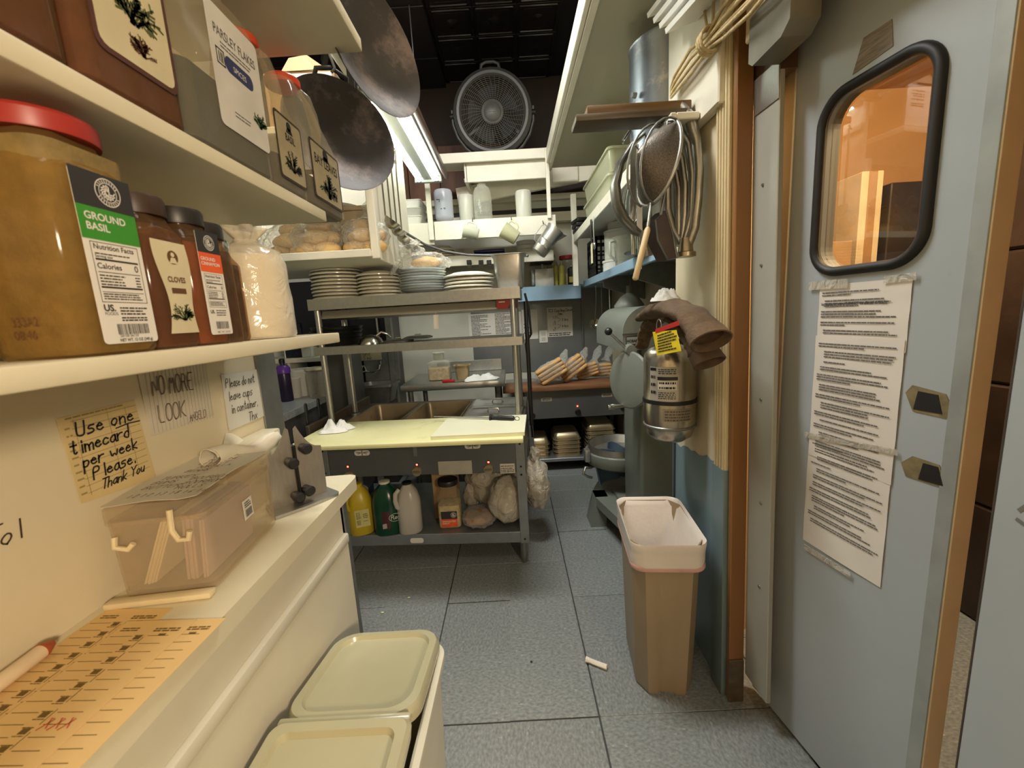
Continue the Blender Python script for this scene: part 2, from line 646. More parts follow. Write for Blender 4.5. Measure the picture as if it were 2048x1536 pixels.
struct('trim_2', MB().rbox((XR-0.012, YRE-0.02, 0), (XR-0.003, YRE-0.006, za+0.1), 0.002, 1), mat('dark_trim', (84, 92, 96), 0.5))
# door casing with flutes, brown jamb, header
cas = MB().rbox((XR-0.014, YD+0.002, 0.0), (XR-0.001, YD+0.075, 2.6), 0.003, 1)
for k in range(4):
    cas.rbox((XR-0.019, YD+0.008+k*0.017, 0.0), (XR-0.010, YD+0.018+k*0.017, 2.6), 0.004, 2)
CASP = mat('casing_paint', (206, 190, 152), 0.5, 0, 0.06, 6, 0.1, 60, stain=(150, 92, 48), sts=16, stt=0.7)
CASB = mat('blue_casing_paint', (108, 126, 130), 0.5, 0, 0.08, 6, 0.1, 60, stain=(190, 186, 176), sts=24, stt=0.7)
struct('trim_3', cas, CASP, None, 30)
low = MB().rbox((XR-0.0205, YD-0.0005, 0.0), (XR-0.0005, YD+0.077, zb-0.01), 0.004, 2)
struct('trim_4', low, CASB, None, 30)
BRJ = mat('varnished_brown_jamb', (140, 98, 56), 0.4, 0, 0.14, 4, 0.05, 30, stain=(196, 160, 110), sts=20, stt=0.76, stretch=(1, 1, .2))
struct('trim_5', MB().rbox((XR-0.004, YD-0.022, 0.0), (XR+0.046, YD-0.001, 2.6), 0.003, 1), BRJ)
struct('trim_6', MB().rbox((XR-0.008, YD-0.028, 0.0), (XR+0.044, YD-0.021, 0.16), 0.002, 1), mat('scuffed_kick_plate', (96, 84, 66), 0.5, 0.2, 0.3, 30))
zh = at(1484, 82, Y=YD-0.02).z
struct('trim_7', MB().rbox((XR-0.01, -0.6, zh), (XR+0.03, YD, zh+0.10), 0.004, 1), CASP)
struct('wall_above_door', MB().box((XR, -1.4, zh+0.10), (XR+0.03, YD, 3.45)), CREAM)
# ---- back wall: painted wall, dark boards at the top, white panel, stainless sheet
YB = 4.1
struct('wall_back', MB().box((-3.0, YB, 0), (1.1, YB+0.1, 3.45)), mat('back_wall_paint', (205, 204, 190), 0.5, 0, 0.05, 5))
pl = MB()
bw = struct('trim_8', MB().box((-3.0, YB-0.012, 2.45), (1.0, YB-0.002, 3.45)), mat('dark_board_backing', (40, 26, 20), 0.7))
for k in range(9):
    x = -2.6+k*0.29
    obj('board', MB().rbox((x+0.003, YB-0.034, 2.45), (x+0.287, YB-0.012, 2.92), 0.003, 1), mat('old_brown_board', (100, 66, 48), 0.6, 0, 0.3, 5, 0.1, 40, rand=0.4, stretch=(3, 1, .5)), bw)
struct('trim_9', MB().box((-3.0, YB-0.06, 2.40), (1.0, YB-0.002, 2.45)), WHITE)
struct('trim_10', MB().box((-0.5, YB-0.10, 2.20), (1.0, YB-0.003, 2.28)), WHITE)
struct('trim_11', MB().box((-3.0, YB-0.03, 2.29), (1.0, YB-0.002, 2.335)), BLACK)
# ---- far left wall, wall behind the viewer
struct('wall_far_left', MB().box((-2.9, YLE, 0), (-2.8, 4.2, 3.45)), mat('dim_grey_wall', (150, 150, 148), 0.6))
struct('wall_left_return', MB().box((-2.9, YLE-0.01, 0), (XL-0.12, YLE+0.0, 3.45)), CREAM)
struct('wall_rear', MB().box((-0.8, -1.5, 0), (0.9, -1.4, 3.45)), CREAM)
# ---- ceiling: black tin panels on the right, smooth black boards on the left
BC = mat('black_ceiling_paint', (20, 19, 22), 0.30, 0, 0.15, 5, 0.05, 30)
BT = mat('black_tin', (26, 22, 22), 0.22, 0.3, 0.2, 8, 0.06, 60)
ce = struct('ceiling', MB().box((-3.0, -1.5, 3.45), (2.6, 4.2, 3.55)), BC)
for k in range(7):
    y = 0.85+k*0.56
    obj('ceiling_board', MB().rbox((-2.6, y+0.004, 3.405), (-0.45, y+0.556, 3.449), 0.004, 1), BC, ce)
tp = None
for j in range(10):
    for i in range(3):
        if tp is None:
            b = MB()
            h = 0.1525
            b.rbox((-h+.002, -h+.002, -0.006), (h-.002, h-.002, 0.0), 0.002, 1)
            for w0, dz in ((0.135, -0.012), (0.105, -0.007)):
                lp = [rl(2*w0, 2*w0, 0.01, -0.005), rl(2*w0-.008, 2*w0-.008, 0.01, dz), rl(2*w0-.016, 2*w0-.016, 0.01, dz), rl(2*w0-.024, 2*w0-.024, 0.008, -0.005)]
                b.loft([[(x, y, z) for x, y, z in l] for l in lp], False, False)
            b.lathe([(0.0, -0.016), (0.02, -0.014), (0.045, -0.006)], 20)
            o = tp = obj('tin_panel', b, BT, ce, 40)
        else:
            o = tp.copy()
            COL.objects.link(o)
            o.parent = ce
        o.location = (-0.29+i*0.305, 1.2+j*0.305, 3.449)
# ---- the walk-in room seen through the door window and the gap
WI = mat('walk_in_wall', (196, 156, 108), 0.6, 0, 0.06, 4)
struct('wall_walk_in', MB().box((2.75, -0.6, 0), (2.85, 2.62, 2.6)).box((0.722, 1.55, 0), (1.14, 1.60, 2.6)).box((1.11, 1.6, 0), (1.14, 2.62, 2.6)).box((1.11, 2.55, 0), (2.85, 2.62, 2.6)).box((0.86, -0.7, 0), (2.85, -0.6, 2.6)).box((0.86, -0.7, 2.5), (2.85, 2.6, 2.6)), WI)
KRAFT = mat('kraft_cardboard', (164, 134, 98), 0.75, 0, 0.06, 10)
struct('trim_23', MB().box((0.742, 1.19, 1.96), (0.785, 1.54, 2.6)), mat('dark_brown_head', (70, 48, 30), 0.5))
for nm_ in ('wall_right', 'baseboard_right', 'trim_3', 'trim_4', 'trim_5', 'trim_6'):
    lean(bpy.data.objects[nm_], 0.034, YD+0.09)
# ================================================================= LEFT: SHELVES, COUNTER
XE, ZL, ZU = -0.392, 1.351, 1.617          # shelf edge, tops of the lower and the upper shelf
PL = (0, 1, 0)                              # reading direction on faces that look into the aisle
UP = (0, 0, 1)


def shelf_board(name, label, lo, hi):
    o = obj(name, MB().rbox(lo, hi, 0.003, 2), SHELFW, None, 40)
    return tag(o, label, 'shelf')


shelf_board('spice_shelf', 'lower worn white spice shelf carrying the ground basil jar', (XL, -0.25, ZL-0.022), (XE, 0.955, ZL))
shelf_board('spice_shelf', 'middle worn white shelf carrying the parsley flakes jar', (XL, -0.25, ZU-0.023), (XE, 0.965, ZU))
shelf_board('spice_shelf', 'topmost wide white shelf above the parsley flakes jar', (XL, -0.25, 1.945), (-0.285, 1.0, 1.972))

REDL = mat('red_lid', (158, 46, 38), 0.4, 0, 0.08, 10)
ORL = mat('orange_red_lid', (196, 70, 34), 0.4, 0, 0.08, 10)
BLID = mat('black_lid', (34, 30, 28), 0.42, 0, 0.1, 10)
LABW = mat('label_white', (222, 216, 204), 0.5, 0, 0.03, 10)
LABC = mat('label_cream', (206, 194, 158), 0.5, 0, 0.08, 20)
LABD = mat('label_charcoal', (46, 44, 44), 0.5)
LABG = mat('label_green', (58, 138, 42), 0.5)
LABO = mat('label_orange', (222, 92, 44), 0.5)
HERB = mat('green_herb_ink', (74, 84, 44), 0.7, 0, 0.3, 60)
BROWNI = mat('brown_ink', (96, 62, 36), 0.6)
JARC = film('jar_plastic', (248, 244, 234), 0.88, 0.1, 0.9, milky=(214, 206, 184), edge=0.16)
JARA = film('jar_plastic_warm', (232, 210, 184), 0.82, 0.1, 0.9, milky=(150, 116, 84), edge=0.15)


def fill(name, rgb, **k):
    return mat(name, rgb, 0.75, 0, 0.25, 50, 0.3, 140, **k)


def spice_jar(name, label, x, y, z, w, d, h, shell, cont, level, lid, lid_h=0.02, neck=0.74, shoulder=0.84, r=0.014, lid_n=36, lidr=None, yaw=0.0):
    """square plastic jar with a round screw lid; x, y is the centre of its base"""
    t = thing(name, label, 'jar', (x, y, z))
    b = MB(MX.Translation((x, y, z)) @ MX.Rotation(yaw, 4, 'Z'))
    nr = min(w, d)*neck/2
    hb = h-lid_h
    n = 6
    N4 = 4*(n+1)

    def rnd(rad, zz):
        pts = rrect(w, d, r, n)
        return [(rad*cos(math.atan2(py, px)), rad*sin(math.atan2(py, px)), zz) for px, py in pts]
    L = [rl(w*0.9, d*0.9, r*0.8, 0, n), rl(w, d, r, 0.006, n), rl(w, d, r, hb*shoulder, n), rl(w*0.985, d*0.985, r*1.3, hb*(shoulder+0.035), n)]
    q = rl(w*0.9, d*0.9, r*1.8, hb*(shoulder+0.09), n)
    L += [q, rnd(nr*1.04, hb*(shoulder+0.135)), rnd(nr, hb*0.975), rnd(nr, hb+0.004)]
    b.loft(L)
    obj('jar_body', b, shell, t, 40)
    if level > 0:
        c = MB(b.M)
        top = hb*level
        e = 0.004
        c.loft([rl(w*0.9-e, d*0.9-e, r*0.8, 0.003, n), rl(w-e, d-e, r, 0.009, n), rl(w-e, d-e, r, top*0.97, n), rl((w-e)*0.6, (d-e)*0.6, r, top*1.0, n)])
        obj('contents', c, cont, t, 40)
    k = MB(b.M)
    lr = lidr or nr*1.12
    k.lathe([(lr*0.99, hb-0.002), (lr, hb), (lr, hb+lid_h*0.8), (lr*0.95, hb+lid_h), (lr*0.8, hb+lid_h), (lr*0.78, hb+lid_h-0.002), (0.001, hb+lid_h-0.002)], lid_n)
    obj('lid', k, lid, t, 30)
    return t


def face(t_x, y0, z0):
    return frame((t_x+0.0012, y0, z0), PL, UP)


def emblem(F, cx, cy, r, ink, parent):
    """round seal: two rings with a maned head in the middle"""
    m_ = MB(F @ MX.Translation((cx, cy, 0.0007)))
    for ra, rb in ((1, 0.93), (0.70, 0.65)):
        n_ = 28
        vs = [(r*q*cos(2*pi*i/n_), r*q*sin(2*pi*i/n_), 0) for q in (ra, rb) for i in range(n_)]
        m_.add(vs, [(i, (i+1) % n_, n_+(i+1) % n_, n_+i) for i in range(n_)])
    for i in range(26):
        a = 2*pi*i/26
        if abs(sin(a)) > 0.25:
            ribbon(m_, [(r*0.75*cos(a), r*0.75*sin(a)), (r*0.86*cos(a+0.05), r*0.86*sin(a+0.05))], r*0.06)
    for i in range(11):
        a = R(60+i*27)
        ribbon(m_, [(r*0.2*cos(a), r*0.2*sin(a)), (r*0.42*cos(a+0.25), r*0.42*sin(a+0.25)), (r*0.52*cos(a+0.6), r*0.52*sin(a+0.6))], r*0.09)
    ribbon(m_, [(-0.05*r, 0.15*r), (0.12*r, 0.05*r), (0.05*r, -0.12*r), (0.15*r, -0.25*r)], r*0.1)
    obj('emblem', m_, ink, parent)


def nutrition(F, x0, y0, w, h, parent, seed=1):
    """the nutrition panel: frame, heavy rules, rows of print"""
    m_ = MB(F @ MX.Translation((0, 0, 0.0006)))
    b_ = w*0.012
    for a in ((x0, y0, x0+w, y0+b_), (x0, y0+h-b_, x0+w, y0+h), (x0, y0, x0+b_, y0+h), (x0+w-b_, y0, x0+w, y0+h)):
        quad(m_, *a)
    for fy, hh in ((0.70, 0.03), (0.50, 0.012), (0.24, 0.03), (0.17, 0.01)):
        quad(m_, x0+w*.05, y0+h*fy, x0+w*.95, y0+h*(fy+hh))
    print_lines(m_, x0+w*.06, x0+w*.62, [y0+h*f for f in (.44, .39, .34, .29)], h*.022, seed, 0.25)
    print_lines(m_, x0+w*.82, x0+w*.94, [y0+h*f for f in (.44, .39, .34, .29)], h*.022, seed+3, 0.1)
    print_lines(m_, x0+w*.06, x0+w*.92, [y0+h*f for f in (.80, .13, .09, .05)], h*.02, seed+5, 0.2)
    obj('print', m_, INK, parent)
    letters('Nutrition Facts', F @ MX.Translation((x0+w*.05, y0+h*.885, 0.0007)), w*0.138, INK, parent, bold=w*0.0022)
    letters('Serving size', F @ MX.Translation((x0+w*.05, y0+h*.745, 0.0007)), w*0.075, INK, parent, bold=w*0.001)
    letters('Calories', F @ MX.Translation((x0+w*.05, y0+h*.565, 0.0007)), w*0.15, INK, parent, bold=w*0.002)
    letters('0', F @ MX.Translation((x0+w*.84, y0+h*.56, 0.0007)), w*0.18, INK, parent, bold=w*0.002)


def yface(px, py=600):
    return at(px, py, X=XE).y


# -- lower shelf ------------------------------------------------
GOLD = fill('ground_basil', (128, 106, 58))
wj = 0.094
yb1 = yface(327)
jb = spice_jar('spice_jar', 'tall ground basil jar with red lid and green band label', XE-0.006-wj/2, yb1-wj/2, ZL, wj, wj, 0.226, film('amber_jar_plastic', (240, 230, 204), 0.84, 0.1, 0.9, milky=(176, 140, 84), edge=0.15), GOLD, 0.97, REDL, 0.017, 0.86, 0.82, 0.02, 40)
fx, fy0 = XE-0.006, yb1-wj
F = face(fx, fy0, ZL)
lab = obj('label', MB(F).prism(rrect(0.062, 0.166, 0.004, 3, 0.051, 0.094), 0.0, 0.0004, (0, 0, 0), (1, 0, 0), (0, 1, 0)), LABW, jb)
obj('label_band', quad(MB(F), 0.020, 0.143, 0.082, 0.1769, 0.0006), LABD, lab)
obj('label_band', quad(MB(F), 0.020, 0.112, 0.082, 0.143, 0.0006), LABG, lab)
emblem(F, 0.056, 0.1605, 0.0135, LABW, lab)
letters('GROUND\nBASIL', F @ MX.Translation((0.026, 0.131, 0.0008)), 0.0098, LABW, lab, bold=0.0002)
nutrition(F, 0.026, 0.052, 0.051, 0.058, lab)
letters('US.', F @ MX.Translation((0.026, 0.0435, 0.0008)), 0.009, INK, lab, bold=0.0003)
letters('FOODS', F @ MX.Translation((0.026, 0.0395, 0.0008)), 0.0042, INK, lab)
m_ = MB(F @ MX.Translation((0, 0, 0.0007)))
print_lines(m_, 0.043, 0.077, [0.046, 0.043, 0.040, 0.036, 0.0335], 0.0014, 4, 0.3)
barcode(m_, 0.036, 0.020, 0.036, 0.0105, 5)
obj('print', m_, INK, lab)
letters('58108 06150', F @ MX.Translation((0.037, 0.0172, 0.0008)), 0.004, INK, lab)
letters('NET WT. 12 OZ (340 g)', F @ MX.Translation((0.036, 0.0128, 0.0008)), 0.0042, INK, lab, bold=0.0001, width=0.9)
fq = frame((XE-0.006-wj, yb1-wj-0.0008, ZL), (1, 0, 0), UP)
letters('333A2\n08:46', fq @ MX.Translation((0.034, 0.032, 0.0004)), 0.012, BROWNI, jb, width=0.8)

spice_jar('spice_jar', 'dark brown jar half hidden at the near end of the lower shelf', -0.548, 0.375, ZL, 0.085, 0.085, 0.20, JARA, fill('dark_brown_spice', (74, 46, 24)), 0.7, BLID, 0.02, 0.8)
spice_jar('spice_jar', 'brown jar with black lid standing between basil and cloves', -0.466, 0.525, ZL, 0.075, 0.075, 0.185, JARA, fill('brown_spice', (92, 44, 24)), 0.82, BLID, 0.02, 0.8)
# cloves: waisted label
yc0, yc1 = yface(330)+0.012, yface(412)
wc = 0.066
jc = spice_jar('spice_jar', 'cloves jar with brown lid and curved cream label', XE-0.010-wc/2, yc1-wc/2, ZL, wc, wc, 0.178, JARA, fill('clove_brown', (84, 38, 24)), 0.85, mat('brown_lid', (58, 40, 28), 0.45), 0.02, 0.82)
F = face(XE-0.010, yc1-wc, ZL)
pts = [(0.012+0.006*sin(k/12*pi*1.6), 0.018+0.108*k/12) for k in range(13)]
pts = [(0.056-0.003*sin(k/12*pi*2), 0.018+0.108*k/12) for k in range(13)] + pts[::-1]
lab = obj('label', MB(F).prism(pts, 0.0, 0.0004, (0, 0, 0), (1, 0, 0), (0, 1, 0)), LABC, jc)
m_ = MB(F @ MX.Translation((0, 0, 0.0007)))
m_.prism(circ(0.008, 20, 0.034, 0.108), 0, 0.0001, (0, 0, 0), (1, 0, 0), (0, 1, 0))
obj('portrait_disc', m_, BROWNI, lab)
obj('print_bar', quad(MB(F @ MX.Translation((0, 0, 0.0007))), 0.024, 0.0655, 0.046, 0.072), BROWNI, lab)
m_ = MB(F @ MX.Translation((0, 0, 0.0009)))
m_.prism(circ(0.0028, 12, 0.034, 0.111), 0, 0.0001, (0, 0, 0), (1, 0, 0), (0, 1, 0))
m_.prism([(0.028, 0.101), (0.040, 0.101), (0.037, 0.1075), (0.031, 0.1075)], 0, 0.0001, (0, 0, 0), (1, 0, 0), (0, 1, 0))
obj('portrait', m_, LABC, lab)
letters('CLOVES', F @ MX.Translation((0.034, 0.079, 0.0008)), 0.0088, BROWNI, lab, 'CENTER', bold=0.0003, width=0.85)


def herb(F, cx, cy, s, parent, seed=0, mt=None):
    """a printed bundle of herb sprigs"""
    g = random.Random(seed)
    m_ = MB(F @ MX.Translation((0, 0, 0.0009)))
    for k in range(16):
        a = R(90+g.uniform(-75, 75))
        L_ = s*g.uniform(0.5, 1)
        p0 = (cx+g.uniform(-.1, .1)*s, cy-0.35*s)
        p1 = (p0[0]+L_*0.55*cos(a), p0[1]+L_*0.5*sin(a)+0.1*s)
        p2 = (p0[0]+L_*cos(a), p0[1]+L_*0.9*sin(a))
        ribbon(m_, [p0, p1, p2], s*0.05)
        for t_ in (0.45, 0.6, 0.75, 0.9):
            q = (p0[0]+(p2[0]-p0[0])*t_, p0[1]+(p2[1]-p0[1])*t_)
            b_ = a+g.choice((-1, 1))*0.8
            ribbon(m_, [q, (q[0]+s*0.16*cos(b_), q[1]+s*0.16*sin(b_))], s*0.045)
    obj('herb_print', m_, mt or HERB, parent)


herb(F, 0.036, 0.042, 0.024, lab, 3)
# cinnamon
yn1 = yface(466)
wn = 0.06
jn = spice_jar('spice_jar', 'ground cinnamon jar with orange band label', XE-0.006-wn/2, yn1-wn/2, ZL, wn, wn, 0.176, JARA, fill('cinnamon', (132, 70, 38)), 0.86, BLID, 0.018, 0.84)
F = face(XE-0.006, yn1-wn, ZL)
lab = obj('label', MB(F).prism(rrect(0.042, 0.135, 0.003, 3, 0.034, 0.081), 0.0, 0.0004, (0, 0, 0), (1, 0, 0), (0, 1, 0)), LABW, jn)
obj('label_band', quad(MB(F), 0.013, 0.121, 0.055, 0.1485, 0.0006), LABD, lab)
obj('label_band', quad(MB(F), 0.013, 0.096, 0.055, 0.121, 0.0006), LABO, lab)
emblem(F, 0.036, 0.1345, 0.0098, LABW, lab)
letters('GROUND\nCINNAMON', F @ MX.Translation((0.0155, 0.111, 0.0008)), 0.0062, LABW, lab, bold=0.0001)
nutrition(F, 0.017, 0.050, 0.034, 0.044, lab, 7)
letters('US.', F @ MX.Translation((0.017, 0.042, 0.0008)), 0.006, INK, lab, bold=0.0002)
m_ = MB(F @ MX.Translation((0, 0, 0.0007)))
barcode(m_, 0.024, 0.021, 0.024, 0.010, 8)
print_lines(m_, 0.028, 0.052, [0.045, 0.042, 0.039], 0.0011, 5)
obj('print', m_, INK, lab)
letters('NET WT. 18 OZ', F @ MX.Translation((0.024, 0.0155, 0.0008)), 0.0036, INK, lab)
spice_jar('spice_jar', 'dark ribbed jar with black lid behind the cinnamon jar', XE-0.045, yface(505)-0.031, ZL, 0.06, 0.06, 0.168, JARA, fill('black_pepper', (46, 30, 22)), 0.88, BLID, 0.018, 0.9, lidr=0.031)
spice_jar('spice_jar', 'dark jar with silver lid beside the bagged white roll', XE-0.062, yface(532)-0.022, ZL, 0.06, 0.06, 0.155, JARA, fill('dark_pepper', (40, 26, 20)), 0.88, CHROME, 0.016, 0.8)
# bagged roll of coffee filters
yr = yface(566)
xr = XE-0.062
t = thing('bagged_paper_roll', 'white paper roll in a knotted plastic bag at the shelf end', 'paper roll', (xr, yr+0.02, ZL))
b = MB()
b.lathe([(0.052, 0.004), (0.0565, 0.01), (0.0575, 0.06), (0.055, 0.12), (0.051, 0.143), (0.035, 0.146), (0.001, 0.146)], 28, (xr, yr+0.02, ZL))
obj('paper_stack', b, mat('warm_white_paper', (232, 224, 204), 0.6, 0, 0.04, 8, 0.1, 40), t, 40)
b = MB()


def bagwrap(u, v):
    a = 2*pi*u
    prof = [(0.057, 0.001), (0.061, 0.006), (0.0605, 0.07), (0.058, 0.13), (0.05, 0.152), (0.022, 0.166), (0.014, 0.172), (0.026, 0.186), (0.030, 0.192)]
    k = v*(len(prof)-1)
    i = min(int(k), len(prof)-2)
    r = prof[i][0]+(prof[i+1][0]-prof[i][0])*(k-i)
    z = prof[i][1]+(prof[i+1][1]-prof[i][1])*(k-i)
    r *= 1+0.05*NZ.noise(V((cos(a)*3, sin(a)*3, z*40)))+(0.25*sin(5*a+z*30) if v > 0.7 else 0)
    r = max(r, 0.006)
    return (xr+r*cos(a), yr+0.02+r*sin(a), ZL+z)


b.sheet(48, 24, bagwrap)
obj('bag', b, film('bag_over_roll', (246, 240, 224), 0.55, 0.15, 0.8, bump=0.35, bscale=22, milky=(236, 228, 210)), t, 60)


# -- upper shelf -------------------------------------------------
def tall_jar(label, y0, y1, h, shell, cont, level, lid, inset=0.004):
    w = y1-y0
    return spice_jar('spice_jar', label, XE-inset-0.055, (y0+y1)/2, ZU, 0.11, w, h, shell, cont, level, lid, 0.026, 0.78, 0.80, 0.018, 32)


RB = fill('red_brown_leaf', (94, 54, 40))
YU = [yface(p, 300) for p in (205, 397, 553, 614, 680)]
t = tall_jar('red brown herb jar at the near end of the middle shelf', YU[0]-0.11, YU[0]-0.003, 0.25, JARA, RB, 0.9, ORL)
t1 = tall_jar('brown herb jar with large cream herb picture label', YU[0]+0.002, YU[1]-0.002, 0.262, JARA, RB, 0.86, ORL)
F = face(XE-0.004, YU[0]+0.002, ZU)
w1 = YU[1]-YU[0]-0.004
fr = obj('label', MB(F).prism(rrect(w1*0.78, 0.155, 0.012, 3, w1*0.52, 0.117), 0, 0.0004, (0, 0, 0), (1, 0, 0), (0, 1, 0)), mat('maroon_label_edge', (80, 44, 36), 0.5), t1)
obj('label_panel', MB(F).prism(rrect(w1*0.70, 0.146, 0.010, 3, w1*0.52, 0.118), 0.0005, 0.0008, (0, 0, 0), (1, 0, 0), (0, 1, 0)), LABC, fr)
F9 = F @ MX.Translation((0, 0, 0.0006))
herb(F9, w1*0.52, 0.105, w1*0.34, fr, 5)
letters('ROSEMARY', F9 @ MX.Translation((w1*0.52, 0.160, 0.0006)) @ MX.Rotation(-0.12, 4, 'Z'), w1*0.13, BROWNI, fr, 'CENTER', width=0.8)
herb(F9, w1*0.56, 0.068, w1*0.18, fr, 6, BROWNI)
# parsley
t2 = tall_jar('large clear jar of parsley flakes with white label', YU[1]+0.002, YU[2]-0.006, 0.29, JARC, fill('parsley', (26, 34, 14)), 0.40, ORL)
F = face(XE-0.004, YU[1]+0.002, ZU)
w2 = YU[2]-YU[1]-0.008
lab = obj('label', MB(F).prism(rrect(w2*0.62, 0.165, 0.008, 3, w2*0.63, 0.128), 0, 0.0004, (0, 0, 0), (1, 0, 0), (0, 1, 0)), mat('label_grey_white', (205, 202, 194), 0.5), t2)
letters('PARSLEY FLAKES', F @ MX.Translation((w2*0.63, 0.170, 0.0008)), w2*0.095, INKG, lab, 'CENTER', width=0.72, bold=0.0002)
m_ = MB(F @ MX.Translation((0, 0, 0.0007)))
print_lines(m_, w2*0.44, w2*0.82, [0.162, 0.157], 0.002, 4, 0.1)
obj('print', m_, INKG, lab)
obj('print', print_lines(MB(F @ MX.Translation((0, 0, 0.0007))), w2*0.5, w2*0.7, [0.074, 0.069], 0.0018, 4, 0.1), INKG, lab)
BLUEI = mat('label_blue', (40, 46, 92), 0.5)
obj('label_band', MB(F).prism(rrect(w2*0.34, 0.022, 0.009, 4, w2*0.64, 0.140), 0.0005, 0.0009, (0, 0, 0), (1, 0, 0), (0, 1, 0)), BLUEI, lab)
letters('SPICES', F @ MX.Translation((w2*0.64, 0.1355, 0.0011)), 0.011, LABW, lab, 'CENTER')
m_ = MB(F @ MX.Translation((w2*0.375, 0.130, 0.0007)))
for a in ((0, 0, .018, .002), (0, .02, .018, .022), (0, 0, .002, .022), (.016, 0, .018, .022), (.005, .004, .007, .018), (.009, .004, .011, .018), (.012, .004, .014, .018)):
    quad(m_, *a)
obj('print', m_, INK, lab)
herb(F, w2*0.84, 0.088, 0.028, lab, 9, mat('parsley_ink', (62, 92, 44), 0.6))


# two handled clear jars with cream picture labels
def handled_jar(label, y0, y1, h, title, seed):
    w = y1-y0
    x0, x1 = XE-0.118, XE-0.004
    t = thing('handled_jar', label, 'jar', ((x0+x1)/2, (y0+y1)/2, ZU))
    cx, cy = (x0+x1)/2, (y0+y1)/2
    b = MB()
    n = 6
    d = x1-x0
    secs = [(d*.9, w*.9, .012, 0, 0), (d, w, .016, .006, 0), (d, w, .016, h*.50, 0), (d*.96, w*.94, .02, h*.56, -.003), (d*.80, w*.78, .03, h*.74, -.010), (d*.70, w*.66, .03, h*.88, -.014), (d*.56, w*.54, .028, h*.93, -.014), (d*.54, w*.52, .028, h*.955, -.014)]
    b.loft([rl(a, c, r, z, n, cx+o, cy) for a, c, r, z, o in [(a, c, r, ZU+z, o) for a, c, r, z, o in secs]])
    obj('jar_body', b, JARC, t, 40)
    c = MB()
    c.loft([rl(d*.88, w*.88, .01, ZU+.004, n, cx, cy), rl(d-.006, w-.006, .014, ZU+.01, n, cx, cy), rl(d-.006, w-.006, .014, ZU+h*.22, n, cx, cy), rl(d*.7, w*.7, .014, ZU+h*.25, n, cx, cy)])
    obj('contents', c, fill('bay_leaf_'+str(seed), (38, 30, 20)), t, 40)
    hb = MB()
    hb.tube([(cx+d*.36, cy, ZU+h*.52), (cx+d*.40, cy, ZU+h*.62), (cx+d*.36, cy, ZU+h*.74), (cx+d*.28, cy, ZU+h*.86), (cx+d*.18, cy, ZU+h*.90)], [.010, .011, .011, .010, .009], 10)
    obj('handle', hb, JARC, t, 40)
    k = MB()
    k.lathe([(d*.29, h*.945), (d*.31, h*.95), (d*.31, h*.995), (d*.28, h*1.01), (.001, h*1.01)], 30, (cx-.014, cy, ZU))
    obj('lid', k, ORL, t, 30)
    F = face(x1, y0, ZU)
    e = obj('label', MB(F).prism(rrect(w*.82, h*.42, .008, 3, w*.5, h*.285), 0, .0004, (0, 0, 0), (1, 0, 0), (0, 1, 0)), mat('dark_label_edge', (52, 40, 32), 0.5), t)
    obj('label_panel', MB(F).prism(rrect(w*.74, h*.385, .005, 3, w*.5, h*.285), .0005, .0008, (0, 0, 0), (1, 0, 0), (0, 1, 0)), mat('label_tan', (160, 148, 118), 0.5, 0, 0.1, 30), e)
    F2 = F @ MX.Translation((0, 0, 0.0005))
    m_ = MB(F2 @ MX.Translation((0, 0, 0.0007)))
    m_.prism(circ(w*.07, 16, w*.5, h*.44), 0, .0001, (0, 0, 0), (1, 0, 0), (0, 1, 0))
    obj('portrait_head', m_, INK, e)
    m_ = MB(F2 @ MX.Translation((0, 0, 0.0007)))
    m_.prism([(w*.40, h*.395), (w*.60, h*.395), (w*.55, h*.43), (w*.45, h*.43)], 0, .0001, (0, 0, 0), (1, 0, 0), (0, 1, 0))
    obj('portrait_bust', m_, INK, e)
    letters(title, F2 @ MX.Translation((w*.5, h*.34, .0008)), w*.15, INK, e, 'CENTER', width=0.8, bold=.0003)
    herb(F2, w*.5, h*.2, w*.34, e, seed, mat('dark_herb_ink', (52, 58, 40), 0.7))


handled_jar('handled herb jar standing behind the parsley flakes jar', YU[2]+0.0, YU[3]-0.004, 0.275, 'BASIL', 11)
handled_jar('clear handled bay leaves jar at the far end of the middle shelf', YU[3]+0.002, YU[4]-0.002, 0.285, 'BAY LEAVES', 12)

# ================================================================= COUNTER
ZC = 0.96
XC, YC = -0.441, 1.085
cnt = thing('wall_counter', 'narrow white counter along the left wall with worn rounded end', 'counter', (XL, 0.4, 0))
pl = [(XL+0.0005, -0.5), (XC, -0.5), (XC, YC-0.025), (XC-0.006, YC-0.008), (XC-0.022, YC), (XL+0.0005, YC-0.012)]
obj('worktop', MB().prism(pl, ZC-0.034, ZC, (0, 0, 0), (1, 0, 0), (0, 1, 0)), SHELFW, cnt, 40)
FRONTW = mat('cabinet_white', (208, 202, 182), 0.4, 0, 0.05, 6, 0.08, 40, stain=(104, 92, 70), sts=24, stt=0.75)
ya = 0.985
obj('apron', MB().rbox((XL+0.001, -0.5, 0.84), (XC-0.016, ya, ZC-0.034), 0.003, 1), FRONTW, cnt)
obj('ledge', MB().rbox((XL+0.002, -0.5, 0.815), (XC-0.004, ya+0.004, 0.842), 0.006, 2), FRONTW, cnt, 40)
obj('front_panel', MB().rbox((XL+0.003, -0.5, 0.0), (XC-0.008, ya+0.002, 0.816), 0.003, 1), FRONTW, cnt)
obj('end_angle', MB().rbox((XL+0.004, ya+0.004, 0.0), (XC-0.012, ya+0.022, ZC-0.035), 0.002, 1).rbox((XC-0.05, ya+0.004, 0.0), (XC-0.0115, ya+0.03, ZC-0.035), 0.003, 1), STEELD, cnt)

